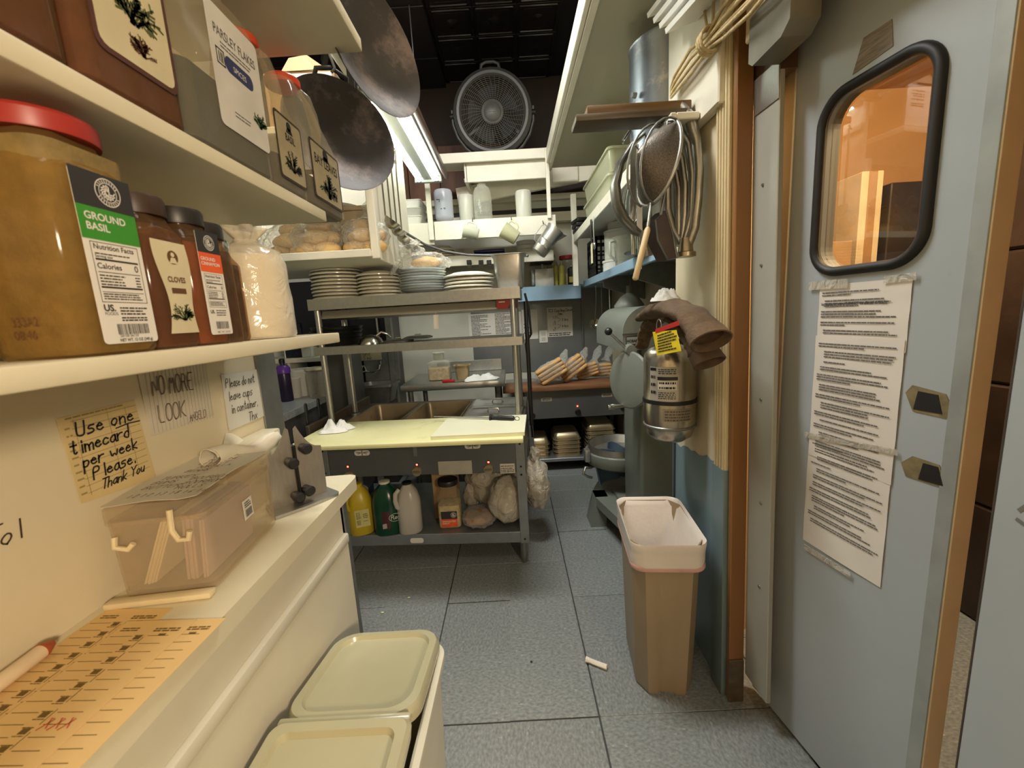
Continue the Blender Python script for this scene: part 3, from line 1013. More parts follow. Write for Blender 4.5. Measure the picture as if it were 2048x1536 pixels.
# ---- notes taped to the wall
OLDP = mat('time_card_paper', (206, 184, 132), 0.75, 0, 0.05, 10)
MARK = mat('marker_ink', (26, 25, 24), 0.6)


def wall_poly(px):
    return [at(x, y, X=XL+0.0015) for x, y in px]


def note(name, label, px, mt, cat='note'):
    P = wall_poly(px)
    t = thing(name, label, cat, P[0])
    c = MB()
    q = [p+V((0.0006, 0, 0)) for p in P]
    n = len(P)
    c.add(P+q, [tuple(range(n, 2*n)), tuple(range(n-1, -1, -1))]+[(i, (i+1) % n, n+(i+1) % n, n+i) for i in range(n)])
    o = obj('sheet', c, mt, t)
    U = (P[1]-P[0])
    Vv = (P[0]-P[3])
    return t, o, frame(P[3]+V((0.0012, 0, 0)), U, Vv), U.length, Vv.length


t, s_, F, w, h = note('time_card_note', 'handwritten time card note taped on the wall above the clear box', [(112, 838), (268, 800), (312, 955), (162, 1008)], OLDP)
m_ = MB(F @ MX.Translation((0, 0, 0.0003)))
for k in range(11):
    y = h*(0.08+0.085*k)
    quad(m_, w*.1, y, w*.97, y+h*.006)
for x in (.13, .55, .80):
    quad(m_, w*x, h*.05, w*x+w*.006, h*.95)
print_lines(m_, w*.02, w*.10, [h*(.09+.085*k) for k in range(10)], h*.02, 3)
print_lines(m_, w*.05, w*.95, [h*.965], h*.018, 5)
obj('ruling', m_, mat('olive_print', (150, 132, 84), 0.7), t)
m_ = MB(F @ MX.Translation((0, 0, 0.0006)))
write(m_, 'Use one', w*.13, h*.755, h*.155, h*.021, wide=1.05, seed=1)
write(m_, 'timecard', w*.02, h*.56, h*.15, h*.021, wide=0.92, seed=2)
write(m_, 'per week', w*.12, h*.385, h*.14, h*.020, wide=0.95, seed=3)
write(m_, 'Please.', w*.20, h*.215, h*.14, h*.020, wide=0.95, seed=4)
write(m_, 'Thank You', w*.26, h*.06, h*.115, h*.016, slant=0.35, wide=0.85, seed=5)
ribbon(m_, [(w*.62, h*.715), (w*.80, h*.73), (w*.97, h*.72)], h*.016)
obj('handwriting', m_, MARK, t)
t, s_, F, w, h = note('ruled_note', 'faded ruled note with NO MORE written in tall hollow letters', [(272, 733), (408, 722), (428, 830), (302, 872)], mat('ruled_paper', (204, 196, 176), 0.75, 0, 0.03, 8))
m_ = MB(F @ MX.Translation((0, 0, 0.0003)))
for k in range(18):
    x = w*(0.04+0.054*k)
    quad(m_, x, h*.02, x+w*.005, h*.98)
obj('ruling', m_, mat('faint_blue_grey', (158, 150, 136), 0.7), t)
m_ = MB(F @ MX.Translation((0, 0, 0.0006)))
for dx in (0, .012):
    write(m_, 'NO MORE', w*(.09+dx), h*.56, h*.27, h*.012, wide=0.52, slant=.05, seed=6)
    write(m_, 'LOOK', w*(.12+dx), h*.16, h*.25, h*.012, wide=0.62, slant=.05, seed=7)
write(m_, 'ANGELO', w*.56, h*.06, h*.13, h*.012, wide=0.55, seed=8)
obj('handwriting', m_, mat('pencil_grey', (122, 112, 98), 0.7), t)
t, s_, F, w, h = note('cup_note', 'white note about cups taped near the end of the wall', [(442, 750), (523, 737), (537, 828), (458, 862)], mat('note_white', (206, 204, 192), 0.7, 0, 0.03, 8))
m_ = MB(F @ MX.Translation((0, 0, 0.0006)))
for k, (tx, x) in enumerate((('Please do not', .06), ('leave cups', .08), ('in container.', .10), ('Thx', .48))):
    write(m_, tx, w*x, h*(.76-.235*k), h*.155, h*.016, wide=(0.66, 0.72, 0.66, 0.85)[k], seed=20+k)
obj('handwriting', m_, mat('soft_ink', (70, 66, 60), 0.7), t)
m_ = MB()
F = frame(at(4, 1092, X=XL+0.0006), PL, UP)
m_.M = F
write(m_, 'ol', 0.0, 0.0, 0.024, 0.0022, seed=3)
ribbon(m_, [(-0.005, 0.026), (0.006, 0.027)], 0.002)
tag(obj('wall_writing', m_, mat('brown_marker', (62, 42, 26), 0.7)), 'dark marker letters written on the bare wall left of the clear box', 'writing')
# ---- clear document box on the counter
bz = ZC+0.0005
A0, A1 = at(238, 1203, Z=bz), at(436, 1180, Z=bz)
Dn = at(548, 1040, Z=bz)
ux = (A1-A0).normalized()
bw_, bd_ = (A1-A0).length, (Dn-A1).length*0.96
uy = V((-ux.y, ux.x, 0))
BX = frame(A0, ux, uy)
bh = 0.155
t = thing('clear_box', 'clear latched plastic box holding card bundles on the counter', 'storage box', A0)
BOXP = film('box_plastic', (246, 240, 228), 0.86, 0.15, 0.7, bump=0.2, bscale=18, milky=(236, 226, 204), edge=0.16)


def brect(w, d, r, z, o=0.0):
    return [(bw_/2+x, bd_/2+y, z) for x, y in rrect(w, d, r, 4)]


b = MB(BX)
e = 0.0025
b.loft([brect(bw_*.94, bd_*.96, .012, .003), brect(bw_*.955, bd_*.97, .014, .010), brect(bw_*.985, bd_*.99, .014, bh*.84), brect(bw_*.985-2*e, bd_*.99-2*e, .012, bh*.84), brect(bw_*.955-2*e, bd_*.97-2*e, .012, .012), brect(bw_*.9, bd_*.93, .01, .010)])
obj('box_body', b, BOXP, t, 40)
b = MB(BX)
b.loft([brect(bw_*1.0, bd_*1.0, .012, bh*.80), brect(bw_*1.01, bd_*1.005, .012, bh*.81), brect(bw_*1.01, bd_*1.005, .012, bh*.97), brect(bw_*.96, bd_*.97, .014, bh), brect(bw_*.9, bd_*.93, .014, bh)])
obj('box_lid', b, BOXP, t, 40)
for k, (fx_, sgn) in enumerate(((0.78, 1), (0.20, -1))):
    l = MB(BX)
    x = bw_*fx_
    l.tube([(x-.012, -.004, bh*.93), (x-.012, -.007, bh*.72), (x-.004, -.008, bh*.62), (x+.010, -.008, bh*.62), (x+.013, -.007, bh*.70)] if sgn > 0 else [(x-.012, -.003, bh*.70), (x-.012, -.006, bh*.60), (x+.006, -.006, bh*.57), (x+.013, -.004, bh*.62)], 0.0042, 8)
    obj('latch', l, mat('latch_plastic', (222, 206, 168), 0.35), t, 40)
st = obj('sticker', MB(BX @ frame((bw_*.995, bd_*.46, bh*.42), (0, 1, 0), UP)).box((0, 0, 0), (.030, .036, .0006)), LABW, t)
m_ = MB(BX @ frame((bw_*.995+.0012, bd_*.46, bh*.42), (0, 1, 0), UP))
barcode(m_, .004, .004, .022, .014, 4)
print_lines(m_, .004, .026, [.022, .026, .030], .002, 4)
obj('print', m_, INK, st)
foot = MB(BX).rbox((-.006, -.022, 0), (bw_*1.01, -.004, .010), .003, 2)
obj('front_rail', foot, mat('rail_plastic', (214, 198, 160), 0.4), t, 40)
# sheet on the lid
t = thing('lid_list', 'handwritten list sheet lying on the clear box lid', 'paper sheet', BX @ V((bw_/2, bd_/2, bh)))
b = MB(BX)
b.sheet(14, 18, lambda u, v: (bw_*(.02+.95*u), bd_*(.0+1.0*v), bh+.0015+.004*sin(u*3+v*4)**2+.006*max(0, u-.8)*5*(1-v)), 0.0006)
obj('sheet', b, mat('list_paper', (212, 206, 190), 0.65, 0, 0.03, 8), t, 60)
m_ = MB(BX @ MX.Translation((0, 0, bh+.0085)))
for k, tx in enumerate(('12 12 16 18 13 13', 'BUTTER', 'BUNS', 'TURKEY', 'ROLLS', 'BOURBON', 'BOURBON')):
    if k == 0:
        write(m_, '12 12 13 18 16 16', bw_*.22, bd_*.05, .012, .0012, wide=.8, seed=40)
    elif k < 4:
        write(m_, tx, bw_*.22, bd_*(.10+.09*k), .013, .0012, wide=.9, seed=40+k)
    else:
        write(m_, tx, bw_*.60, bd_*(.06+.085*(k-3)), .013, .0012, wide=.8, seed=40+k)
for k, tx in enumerate(('BEANS', 'TORTILLA', 'LETTUCE', 'ROMAINE', 'SPINACH')):
    write(m_, tx, bw_*(.36+.05*(k % 2)), bd_*(.50+.085*k), .012, .0012, wide=.8, seed=60+k)
obj('handwriting', m_, mat('box_ink', (88, 80, 64), 0.7), t)
# bundles inside
LIL = mat('lilac_card', (196, 178, 186), 0.7, 0, 0.04, 10)
IVO = mat('ivory_card', (234, 226, 206), 0.7, 0, 0.06, 60, stretch=(14, 1, 14))


def bundle(name, label, x0, x1, lean, n, mt, hh, grp):
    t = thing(name, label, 'card bundle', BX @ V((x0, bd_*.3, .012)), grp)
    for k in range(n):
        x = x0+(x1-x0)*k/n
        w = (x1-x0)/n*.86
        b = MB(BX)
        j = .002*sin(k*2.1)
        b.add([(x, .02+j, .0125), (x+w, .02+j, .0125), (x+w, bd_*.72, .0125), (x, bd_*.72, .0125), (x+lean, .02+j, hh), (x+w+lean, .02+j, hh), (x+w+lean, bd_*.72, hh), (x+lean, bd_*.72, hh)], [(0, 3, 2, 1), (4, 5, 6, 7), (0, 1, 5, 4), (1, 2, 6, 5), (2, 3, 7, 6), (3, 0, 4, 7)])
        obj('card', b, mt, t)
    return t


bundle('card_bundle', 'slanting bundle of ivory cards inside the clear box', bw_*.17, bw_*.29, bw_*.30, 5, IVO, .118, 'card bundles in the box')
bundle('card_bundle', 'upright bundle of lilac cards inside the clear box', bw_*.62, bw_*.74, bw_*.06, 4, LIL, .120, 'card bundles in the box')
bundle('card_bundle', 'thin splayed lilac cards leaning beside the box wall', bw_*.79, bw_*.84, bw_*.06, 2, LIL, .112, 'card bundles in the box')

# ---- rolled paper napkin behind the box
pa, pb = at(425, 915, X=XL+0.075), at(545, 893, X=XL+0.06)
t = thing('napkin_roll', 'loosely rolled white paper towel lying behind the clear box', 'paper towel', (pa+pb)/2)
d = (pb-pa)
zq = ZC+bh+0.004


def nap(u, v):
    a = 2*pi*v*1.15
    r = (.016+.006*v)*(1+.18*NZ.noise(V((u*4, cos(a)*1.5, sin(a)*1.5))))
    p = pa+d*(u*1.1-.05)
    return (p.x+r*cos(a), p.y, max(p.z, zq-.02)+r*sin(a)+.004*sin(u*9))


obj('roll', MB().sheet(20, 26, nap, .0008), mat('paper_towel', (230, 222, 200), 0.75, 0, 0.03, 12, .3, 50), t, 60)
fc_ = [at(x_, y_, X=XL+o_) for x_, y_, o_ in ((424, 925, .070), (545, 896, .055), (452, 866, .012), (524, 889, .030))]
fl_ = MB().sheet(10, 8, lambda u, v: tuple((fc_[0].lerp(fc_[1], u)).lerp(fc_[2].lerp(fc_[3], u), v)+V((.006*sin(u*7+v*3)*v*(1-v)*4, 0, .004*sin(u*9)*v))), .0008)
obj('loose_flap', fl_, MATS['paper_towel'], t, 60)
rest = MB()
for k in range(2):
    p = pa+d*(.2+.6*k)
obj('stand_block', MB().rbox((XL+0.004, pa.y+.01, ZC), (XL+0.05, pb.y+.06, pa.z-.016), .004, 2), SHELFW, t, 40)

# ---- knife sharpener: two steel plates on a base with black knobs
S0, S1 = at(552, 1040, Z=ZC), at(683, 990, Z=ZC)
t = thing('knife_sharpener', 'stainless knife sharpener with two curved plates and black knobs', 'knife sharpener', (S0+S1)/2)
su = V((S1.x-S0.x, S1.y-S0.y, 0))
sw = su.length
su.normalize()
sv = V((-su.y, su.x, 0))
SM = frame(S0, su, sv)
obj('base', MB(SM).prism([(0, 0), (sw*.45, -.004), (sw*.95, .002), (sw, .012), (sw*.97, .085), (.01, .085)], 0.0006, .007, (0, 0, 0), (1, 0, 0), (0, 1, 0)), STEEL, t)
ph = .178


def plate(x0, x1, flip, y):
    w = x1-x0
    pts = [(0, 0), (w*.98, 0), (w, ph*.25), (w*.98, ph*.66)]
    for k in range(1, 9):
        s = k/8
        pts.append((w*(.98-.86*s**0.62), ph*(.66+.34*s**1.35)))
    pts += [(w*.03, ph*.97), (-w*.02, ph*.5)]
    if flip:
        pts = [(w-a, b_) for a, b_ in pts][::-1]
    return MB(SM).prism([(x0+a+(.10*b_ if not flip else -.02*b_)*0, .007+b_) for a, b_ in pts], -.0012, .0012, (0, y, 0), (1, 0, 0), (0, 0, 1))


SPL = mat('brushed_plate', (172, 164, 150), 0.36, 0.8, 0.06, 30, 0.05, 150, stretch=(8, 1, 1))
obj('plate', plate(sw*.04, sw*.46, True, .045), SPL, t)
obj('plate', plate(sw*.50, sw*.90, False, .040), SPL, t)
obj('spine', MB(SM).rbox((sw*.455, .036, .007), (sw*.505, .052, ph*.8), .002, 1), BLACK, t)
for x, z in ((sw*.38, ph*.60), (sw*.60, ph*.74), (sw*.40, ph*.07+.012), (sw*.56, ph*.10+.014)):
    k = MB(SM)
    k.cyl((x, .038, z), (x, .012, z), .010, .0125, 16)
    k.cyl((x, .012, z), (x, .009, z), .0125, .009, 16)
    obj('knob', k, BLACKR, t, 40)

# ---- time cards
CARD = mat('time_card_card', (226, 190, 128), 0.7, 0, 0.03, 12)
CINK = mat('card_olive_ink', (112, 88, 34), 0.7)


def time_card(label, tr, dirn, z):
    """tr: pixel of the top right corner; length runs towards the viewer"""
    p = at(*tr, Z=z)
    v_ = V(dirn).normalized()
    u_ = V((v_.y, -v_.x, 0))
    w, L_ = .104, .265
    F = frame(p-u_*w-v_*L_, u_, v_)
    t = thing('time_card', label, 'time card', p, 'time cards on the counter')
    obj('sheet', MB(F).box((0, 0, -.0003), (w, L_, .0003)), CARD, t)
    m_ = MB(F @ MX.Translation((0, 0, .0006)))
    for k in range(17):
        y = L_-.030-k*.0138
        quad(m_, .004, y, .036, y+.0007)
        quad(m_, .058, y, .088, y+.0007)
    for k in range(26):
        y = L_-.032-k*.0092
        if k % 2 == 0:
            quad(m_, .041, y-.0036, .0505, y+.0026)
        print_lines(m_, .0385, .0525, [y+.003], .0011, k, .1)
    for k in range(9):
        quad(m_, .0535, L_-.05-k*.026, .0545, L_-.032-k*.026)
    print_lines(m_, .008, .034, [L_-.020, L_-.016], .002, 3, .1)
    print_lines(m_, .058, .096, [L_-.018, L_-.022], .0025, 4, .1)
    quad(m_, .072, L_-.030, .082, L_-.026)
    obj('print', m_, CINK, t)
    return t, F


time_card('pale orange time card nearest the wall, partly covered', (346, 1216), (0.05, 1, 0), ZC+.0008)
time_card('pale orange time card at the counter edge, lowest of the three', (452, 1236), (0.03, 1, 0), ZC+.0016)
t, F = time_card('pale orange time card on top with red pencil marks', (394, 1239), (0.04, 1, 0), ZC+.0026)
m_ = MB(F @ MX.Translation((0, 0, .0008)))
for k in range(3):
    x = .058+.012*k
    ribbon(m_, [(x, .105), (x+.007, .117), (x+.002, .118), (x+.008, .107)], .0016)
obj('red_marks', m_, mat('red_pencil', (206, 92, 56), .7), t)
# ---- white marker with red cap
p0, p1 = at(-40, 1395, Z=ZC+.012), at(108, 1284, Z=ZC+.012)
d = (p1-p0)
t = thing('marker_pen', 'thick white marker pen with red cap beside the time cards', 'marker pen', (p0+p1)/2)
obj('barrel', MB().cyl(p0, p0+d*.80, .0095, .0095, 20), mat('pen_barrel', (222, 200, 166), .4), t, 40)
k = MB().cyl(p0+d*.795, p0+d*.86, .0102, .0088, 20)
k.cyl(p0+d*.86, p0+d*.98, .0085, .004, 20)
obj('cap', k, mat('faded_red', (178, 86, 50), .45), t, 40)

# ---- ingredient bin
zf, zn = .655, .705
Lf, Rf = at(655, 1268, Z=zf), at(868, 1258, Z=zf)
Ln, Rn = at(500, 1437, Z=zn), at(802, 1447, Z=zn)
xl, xr_ = -0.438, -0.200
yf, yh, yn = (Lf.y+Rf.y)/2, (Ln.y+Rn.y)/2-.005, 0.26
t = thing('ingredient_bin', 'off white ingredient bin with hinged lid under the counter', 'ingredient bin', ((xl+xr_)/2, .58, 0))
BINW = mat('bin_polyethylene', (214, 210, 190), .4, 0, .04, 6, .05, 40, stain=(168, 156, 120), sts=8, stt=.7)
BINL = mat('translucent_lid', (176, 170, 138), .22, 0, .07, 5, .04, 30, stain=(206, 202, 180), sts=10, stt=.68)


def slope(y):
    return zn if y < yh else zn+(zf-zn)*(y-yh)/(yf-yh)


b = MB()
cx, cy, bw2, bd2 = (xl+xr_)/2, (yf+yn)/2, xr_-xl, yf-yn
def bl_(w, d, r, z, top=False):
    return [(x, y, (slope(y)-.02+z) if top else z) for x, y in rrect(w, d, r, 8, cx, cy)]


b.loft([bl_(bw2*.86, bd2*.88, .05, .055), bl_(bw2*.88, bd2*.9, .05, .075), bl_(bw2*.99, bd2*.985, .05, -.045, True), bl_(bw2+.012, bd2+.012, .055, -.040, True), bl_(bw2+.022, bd2+.02, .06, -.028, True), bl_(bw2+.020, bd2+.018, .06, -.016, True), bl_(bw2, bd2, .055, -.010, True), bl_(bw2*.96, bd2*.98, .05, -.012, True), bl_(bw2*.84, bd2*.87, .05, .09)])
obj('bin_body', b, BINW, t, 40)
for sx in (-1, 1):
    for sy in (-1, 1):
        k = MB()
        x, y = cx+sx*bw2*.3, cy+sy*bd2*.33
        k.cyl((x-.012, y, .027), (x+.012, y, .027), .027, None, 16).box((x-.016, y-.012, .03), (x+.016, y+.012, .07))
        obj('caster', k, BLACK, t, 40)
# far lid, sloping
b = MB()
Lm = lambda u, v, dz: (xl+.001+u*(bw2-.002), yh+.012+v*(yf-yh-.012), slope(yh+.012+v*(yf-yh-.012))+dz)
cxl, ww = .5, 1.0


def lidloop(m, r, dz, y0, y1):
    cy_, hh = (y0+y1)/2, (y1-y0)-2*m
    return [(x, y, slope(y)+dz) for x, y in rrect(bw2-2*m, hh, r, 8, cx, cy_)]


b.loft([lidloop(0, .05, -.028, yh+.006, yf), lidloop(-.002, .052, -.010, yh+.006, yf), lidloop(.004, .05, .002, yh+.006, yf), lidloop(.018, .042, .003, yh+.006, yf), lidloop(.022, .04, -.005, yh+.006, yf), lidloop(.03, .035, -.006, yh+.006, yf)])
obj('lid', b, BINL, t, 40)
b = MB()
b.loft([lidloop(.002, .02, -.014, yn, yh), lidloop(.0, .02, .004, yn, yh), lidloop(.006, .02, .012, yn, yh), lidloop(.022, .018, .012, yn, yh), lidloop(.026, .016, .002, yn, yh)])
obj('lid', b, BINL, t, 40)
obj('hinge_rib', MB().rbox((xl+.006, yh-.004, zn-.006), (xr_-.006, yh+.010, zn+.006), .004, 2), BINL, t, 40)
# ================================================================= STEAM TABLE
TA = R(3.5)
TU, TV = V((cos(TA), -sin(TA), 0)), V((sin(TA), cos(TA), 0))
TO = V((0.042, 2.085, 0))
TM = frame(TO, TU, TV)
TW = 1.125


def atp(px, py, P0, N):
    d = CRI*((px-1024)/CF) + CUP*((768-py)/CF) + _f
    return CO + d*((V(P0)-CO).dot(N)/d.dot(N))


def tloc(p):
    return TM.inverted() @ p


def tb_at(px, py, v=None, z=None):
    """table coordinates (u, v, z) of a pixel on the plane v= or z="""
    return tloc(atp(px, py, TM @ V((0, v, 0)), TV)) if v is not None else tloc(at(px, py, Z=z))


def tw(u, v, z):
    return TM @ V((u, v, z))


st = thing('steam_table', 'stainless three well steam table with cream cutting board and overshelf', 'steam table', TO)
zt = ZS-0.022
ZB = 0.20
PANEL = mat('steam_table_panel', (112, 114, 114), .36, .6, .07, 8, .03, 80)
GALV = mat('galvanised_shelf', (146, 150, 152), .4, .7, .12, 10, .03, 60)
TOPS = mat('worn_steel_top', (120, 120, 116), .35, .8, .14, 14, .05, 90)
b = MB(TM).rbox((-TW, .002, .545), (0, .02, zt-.004), .003, 1)
obj('front_panel', b, PANEL, st)
obj('side_panel', MB(TM).rbox((-TW, .02, .545), (-TW+.018, .76, zt-.004), .003, 1), PANEL, st)
obj('side_panel', MB(TM).rbox((-.018, .02, .545), (0, .76, zt-.004), .003, 1), PANEL, st)
obj('back_panel', MB(TM).rbox((-TW+.018, .74, .545), (-.018, .76, zt-.004), .003, 1), PANEL, st)
obj('belly_pan', MB(TM).rbox((-TW+.018, .02, .545), (-.018, .74, .556), .003, 1), PANEL, st)
# top with three open wells
us = [(-1.06, -.735), (-.705, -.38), (-.35, -.025)]
v0, v1 = .165, .70
b = MB(TM)
b.box((-TW, .0, zt-.004), (0, v0, zt)).box((-TW, v1, zt-.004), (0, .76, zt))
for a, c in zip([-TW]+[q[1] for q in us], [q[0] for q in us]+[0]):
    b.box((a, v0, zt-.004), (c, v1, zt))
obj('table_top', b, TOPS, st)
WELL = mat('scorched_well', (150, 136, 112), .38, .6, .2, 6, .05, 60, stain=(56, 42, 30), sts=5, stt=.6)
for a, c in us:
    cx, cy, w, d = (a+c)/2, (v0+v1)/2, c-a, v1-v0
    L = lambda k, z: [TM @ V((x, y, z)) for x, y in rrect(w+k, d+k, .035, 5, cx, cy)]
    q = MB()
    q.loft([L(.016, zt+.0005), L(.012, zt+.005), L(-.006, zt+.003), L(-.02, zt-.02), L(-.03, zt-.16), L(-.10, zt-.165)], False, True)
    obj('well', q, WELL, st, 40)
# legs: folded angle uprights and round feet
for k, (u, v) in enumerate(((-.004, 0), (-TW+.004, 0), (-.004, .72), (-TW+.004, .72))):
    s = -1 if u > -.5 else 1
    q = MB(TM)
    q.rbox((min(u, u+s*.048), v-.004, .135), (max(u, u+s*.048), v+.001, .76), .0015, 1)
    q.rbox((min(u, u+s*.004), v, .135), (max(u, u+s*.004), v+.04, .76), .0015, 1)
    lg = obj('leg', q, GALV, st)
    q = MB(TM).cyl((u+s*.035, v+.035, .135), (u+s*.035, v+.035, .035), .021, .021, 16)
    q.cyl((u+s*.035, v+.035, .035), (u+s*.035, v+.035, 0), .021, .012, 16)
    obj('foot', q, STEELD, lg, 40)
    if v == 0:
        for zz in (.160, .53, .575, .70):
            q = MB(TM).cyl((u+s*.024, v-.004, zz), (u+s*.024, v-.009, zz), .006, .004, 10)
            obj('screw', q, BLACK, lg, 40)
q = MB(TM).rbox((-TW+.05, .0, .137), (-.05, .006, ZB), .002, 1).box((-TW+.01, .004, ZB-.004), (-.01, .72, ZB))
sh = obj('bottom_shelf', q, GALV, st)
m_ = MB(TM @ frame((0, -.0008, 0), (1, 0, 0), UP))
p = tb_at(834, 1081, v=0)
obj('sticker', MB(TM @ frame((0, -.0005, 0), (1, 0, 0), UP)).prism(rrect(.075, .03, .012, 4, p.x, p.z), 0, .0004, (0, 0, 0), (1, 0, 0), (0, 1, 0)), LABW, sh)
print_lines(m_, p.x-.022, p.x+.022, [p.z+.004], .004, 3, .1)
obj('print', m_, mat('red_print', (150, 60, 50), .6), sh)
PF = TM @ frame((0, .0012, 0), (1, 0, 0), UP)
PILOT = glow('pilot_light', (255, 70, 50), 6)
for k, (lx, ly, kx, ky) in enumerate(((696, 933, 698, 952), (834, 929, 834, 943), (977, 924, 977, 938))):
    p, c = tb_at(lx, ly, v=0), tb_at(kx, ky, v=0)
    q = MB(PF)
    q.cyl((p.x, p.z, -.001), (p.x, p.z, .004), .0085, .0075, 14)
    o = obj('pilot_housing', q, BLACK, st, 40)
    obj('pilot_lens', MB(PF).cyl((p.x, p.z, .0035), (p.x, p.z, .007), .0058, .004, 12), PILOT, o, 40)
    q = MB(PF).cyl((c.x, c.z, -.001), (c.x, c.z, .012), .026, .024, 24)
    o = obj('control_dial', q, mat('dial_metal', (172, 160, 130), .35, .6, .1, 60), st, 40)
    obj('dial_grip', MB(PF).rbox((c.x-.019, c.z-.005, .0119), (c.x+.019, c.z+.005, .02), .002, 1), mat('dial_grip', (140, 128, 104), .4, .5), o)
for (x0, y0, x1, y1), sd in (((878, 921, 943, 950), 0), ((1001, 927, 1029, 947), 4)):
    a, c = tb_at(x0, y1, v=0), tb_at(x1, y0, v=0)
    o = obj('plate', MB(PF).prism([(a.x, a.z), (c.x, a.z), (c.x, c.z), (a.x, c.z)], 0, .0008, (0, 0, 0), (1, 0, 0), (0, 1, 0)), LABW if sd else mat('bare_plate', (188, 182, 166), .45, .3), st)
    if sd:
        m_ = MB(PF @ MX.Translation((0, 0, .0012)))
        print_lines(m_, a.x+.003, c.x-.003, [a.z+(c.z-a.z)*f for f in (.12, .3, .48, .72)], .004, sd, .1)
        obj('print', m_, INK, o)
for x, y in ((724, 906), (945, 892)):
    p = tb_at(x, y, v=0)
    o = obj('maker_badge', MB(PF).prism(rrect(.085, .03, .014, 4, p.x, p.z), 0, .0008, (0, 0, 0), (1, 0, 0), (0, 1, 0)), LABW, st)
    m_ = MB(PF @ MX.Translation((0, 0, .0012)))
    for s in (-1, 1):
        for k in range(5):
            ribbon(m_, [(p.x+s*.004, p.z+.002), (p.x+s*(.036-.003*k), p.z+.007-.004*k)], .0016)
    ribbon(m_, [(p.x, p.z+.012), (p.x, p.z-.012)], .005)
    obj('print', m_, INKG, o)
p = tb_at(830, 902, v=0)
obj('bracket', MB(PF).rbox((p.x-.011, p.z-.03, 0), (p.x+.011, p.z+.05, .004), .002, 1), GALV, st)
# cutting board fixed along the front
BRD = mat('cream_cutting_board', (226, 222, 168), .45, 0, .04, 5, .05, 50, stain=(206, 200, 146), sts=6, stt=.55)
obj('cutting_board', MB(TM).rbox((-TW+.02, -.30, zt), (.005, .150, ZS), .004, 2), BRD, st, 40)
obj('board_rail', MB(TM).rbox((-TW+.02, .150, zt), (.0, .164, ZS-.004), .002, 1), STEEL, st)
obj('side_rail', MB(TM).rbox((-TW-.022, -.05, zt-.02), (-TW, .76, ZS+.035), .004, 1), mat('rusty_dark_rail', (84, 72, 60), .5, .4, .2, 10, .1, 60), st)
# overshelf
pv = .125
zm = tb_at(1045, 673, v=.09).z
ztp = tb_at(1040, 573, v=.09).z
for v in (pv, pv+.30):
    for u in (-.030, -TW+.035):
        o = obj('post', MB(TM).cyl((u, v, ZS-.005), (u, v, ztp-.003), .0165, None, 16), STEEL, st, 40)
        obj('post_foot', MB(TM).cyl((u, v, zt), (u, v, zt+.012), .03, .024, 16), STEELD, o, 40)
for nm, z, h in (('overshelf', zm, .043), ('top_shelf', ztp, .058)):
    q = MB(TM)
    q.box((-TW+.005, .088, z-.003), (.012, .455, z))
    q.box((-TW+.005, .088, z-h), (.012, .091, z-.003)).box((-TW+.005, .452, z-h), (.012, .455, z-.003))
    q.box((-TW+.005, .091, z-h), (-TW+.008, .452, z-.003)).box((.009, .091, z-h), (.012, .452, z-.003))
    obj(nm, q, STEEL, st)
hs = obj('strip_heater', MB(TM).prism([(.15, ztp-.062), (.30, ztp-.062), (.32, ztp-.115), (.13, ztp-.105)], -TW+.05, -.04, (.0, 0, 0), (0, 1, 0), (0, 0, 1)).box((-.045, .135, ztp-.063), (.0, .30, ztp-.06)), mat('heater_steel', (190, 184, 168), .4, .7, .06, 8), st)
obj('heater_badge', MB(TM @ frame((-.115, .122, ztp-.108), (1, 0, 0), UP)).prism(rrect(.115, .048, .01, 4, .0575, .024), 0, .008, (0, 0, 0), (1, 0, 0), (0, 1, 0)), mat('badge_red', (138, 28, 22), .4), hs)
m_ = MB(TM @ frame((-.115, .1135, ztp-.108), (1, 0, 0), UP))
m_.add([(.058, .003, 0), (.112, .003, 0), (.112, .045, 0), (.085, .045, 0)], [(0, 1, 2, 3)])
obj('badge_black_half', m_, BLACK, hs)
m_ = MB(TM @ frame((-.115, .113, ztp-.108), (1, 0, 0), UP))
print_lines(m_, .012, .05, [.034], .005, 2, .1)
obj('print', m_, LABW, hs)

obj('conduit', MB(TM).cyl((.034, pv+.16, ZS-.1), (.034, pv+.16, ztp-.07), .012, None, 10), BLACK, st, 40)
# ---- plates: every plate of the four stacks
pr = thing('plate', 'tmp', 'plate', (0, 0, 0))
q = MB().lathe([(.001, .018), (.085, .0185), (.110, .0145), (.130, .0012), (.136, .0), (.1392, .002), (.1395, .0075), (.136, .0102), (.112, .0185), (.094, .0235), (.090, .026), (.084, .0265), (.082, .0235), (.001, .0235)], 40)
obj('dish', q, CHINA, pr, 50)
up = thing('plate', 'tmp', 'plate', (0, 0, 0))
q = MB().lathe([(.001, .002), (.070, .002), (.072, 0), (.078, 0), (.082, .004), (.112, .014), (.130, .021), (.133, .0235), (.129, .0245), (.11, .018), (.08, .008), (.001, .0065)], 40)
obj('dish', q, mat('blue_white_china', (206, 214, 214), .15, 0, .03, 10), up, 50)
stacks = [
    (678, 592, 9, 1.0, 'i', 'leftmost plate stack, tallest, on the steam table top shelf'),
    (760, 586, 7, .86, 'i', 'second plate stack from the left on the steam table top shelf'),
    (848, 578, 9, .97, 'u', 'stack of bluish upright plates under the bagged bread'),
    (940, 574, 5, 1.02, 'i', 'rightmost plate stack beside the deep steel pan')]
ordn = ['lowest', 'second', 'third', 'fourth', 'fifth', 'sixth', 'seventh', 'eighth', 'ninth', 'tenth', 'eleventh']
short = ['tallest leftmost stack', 'second stack from the left', 'bluish stack under the bagged bread', 'stack beside the steel pan']
first = {'i': True, 'u': True}
STK = []
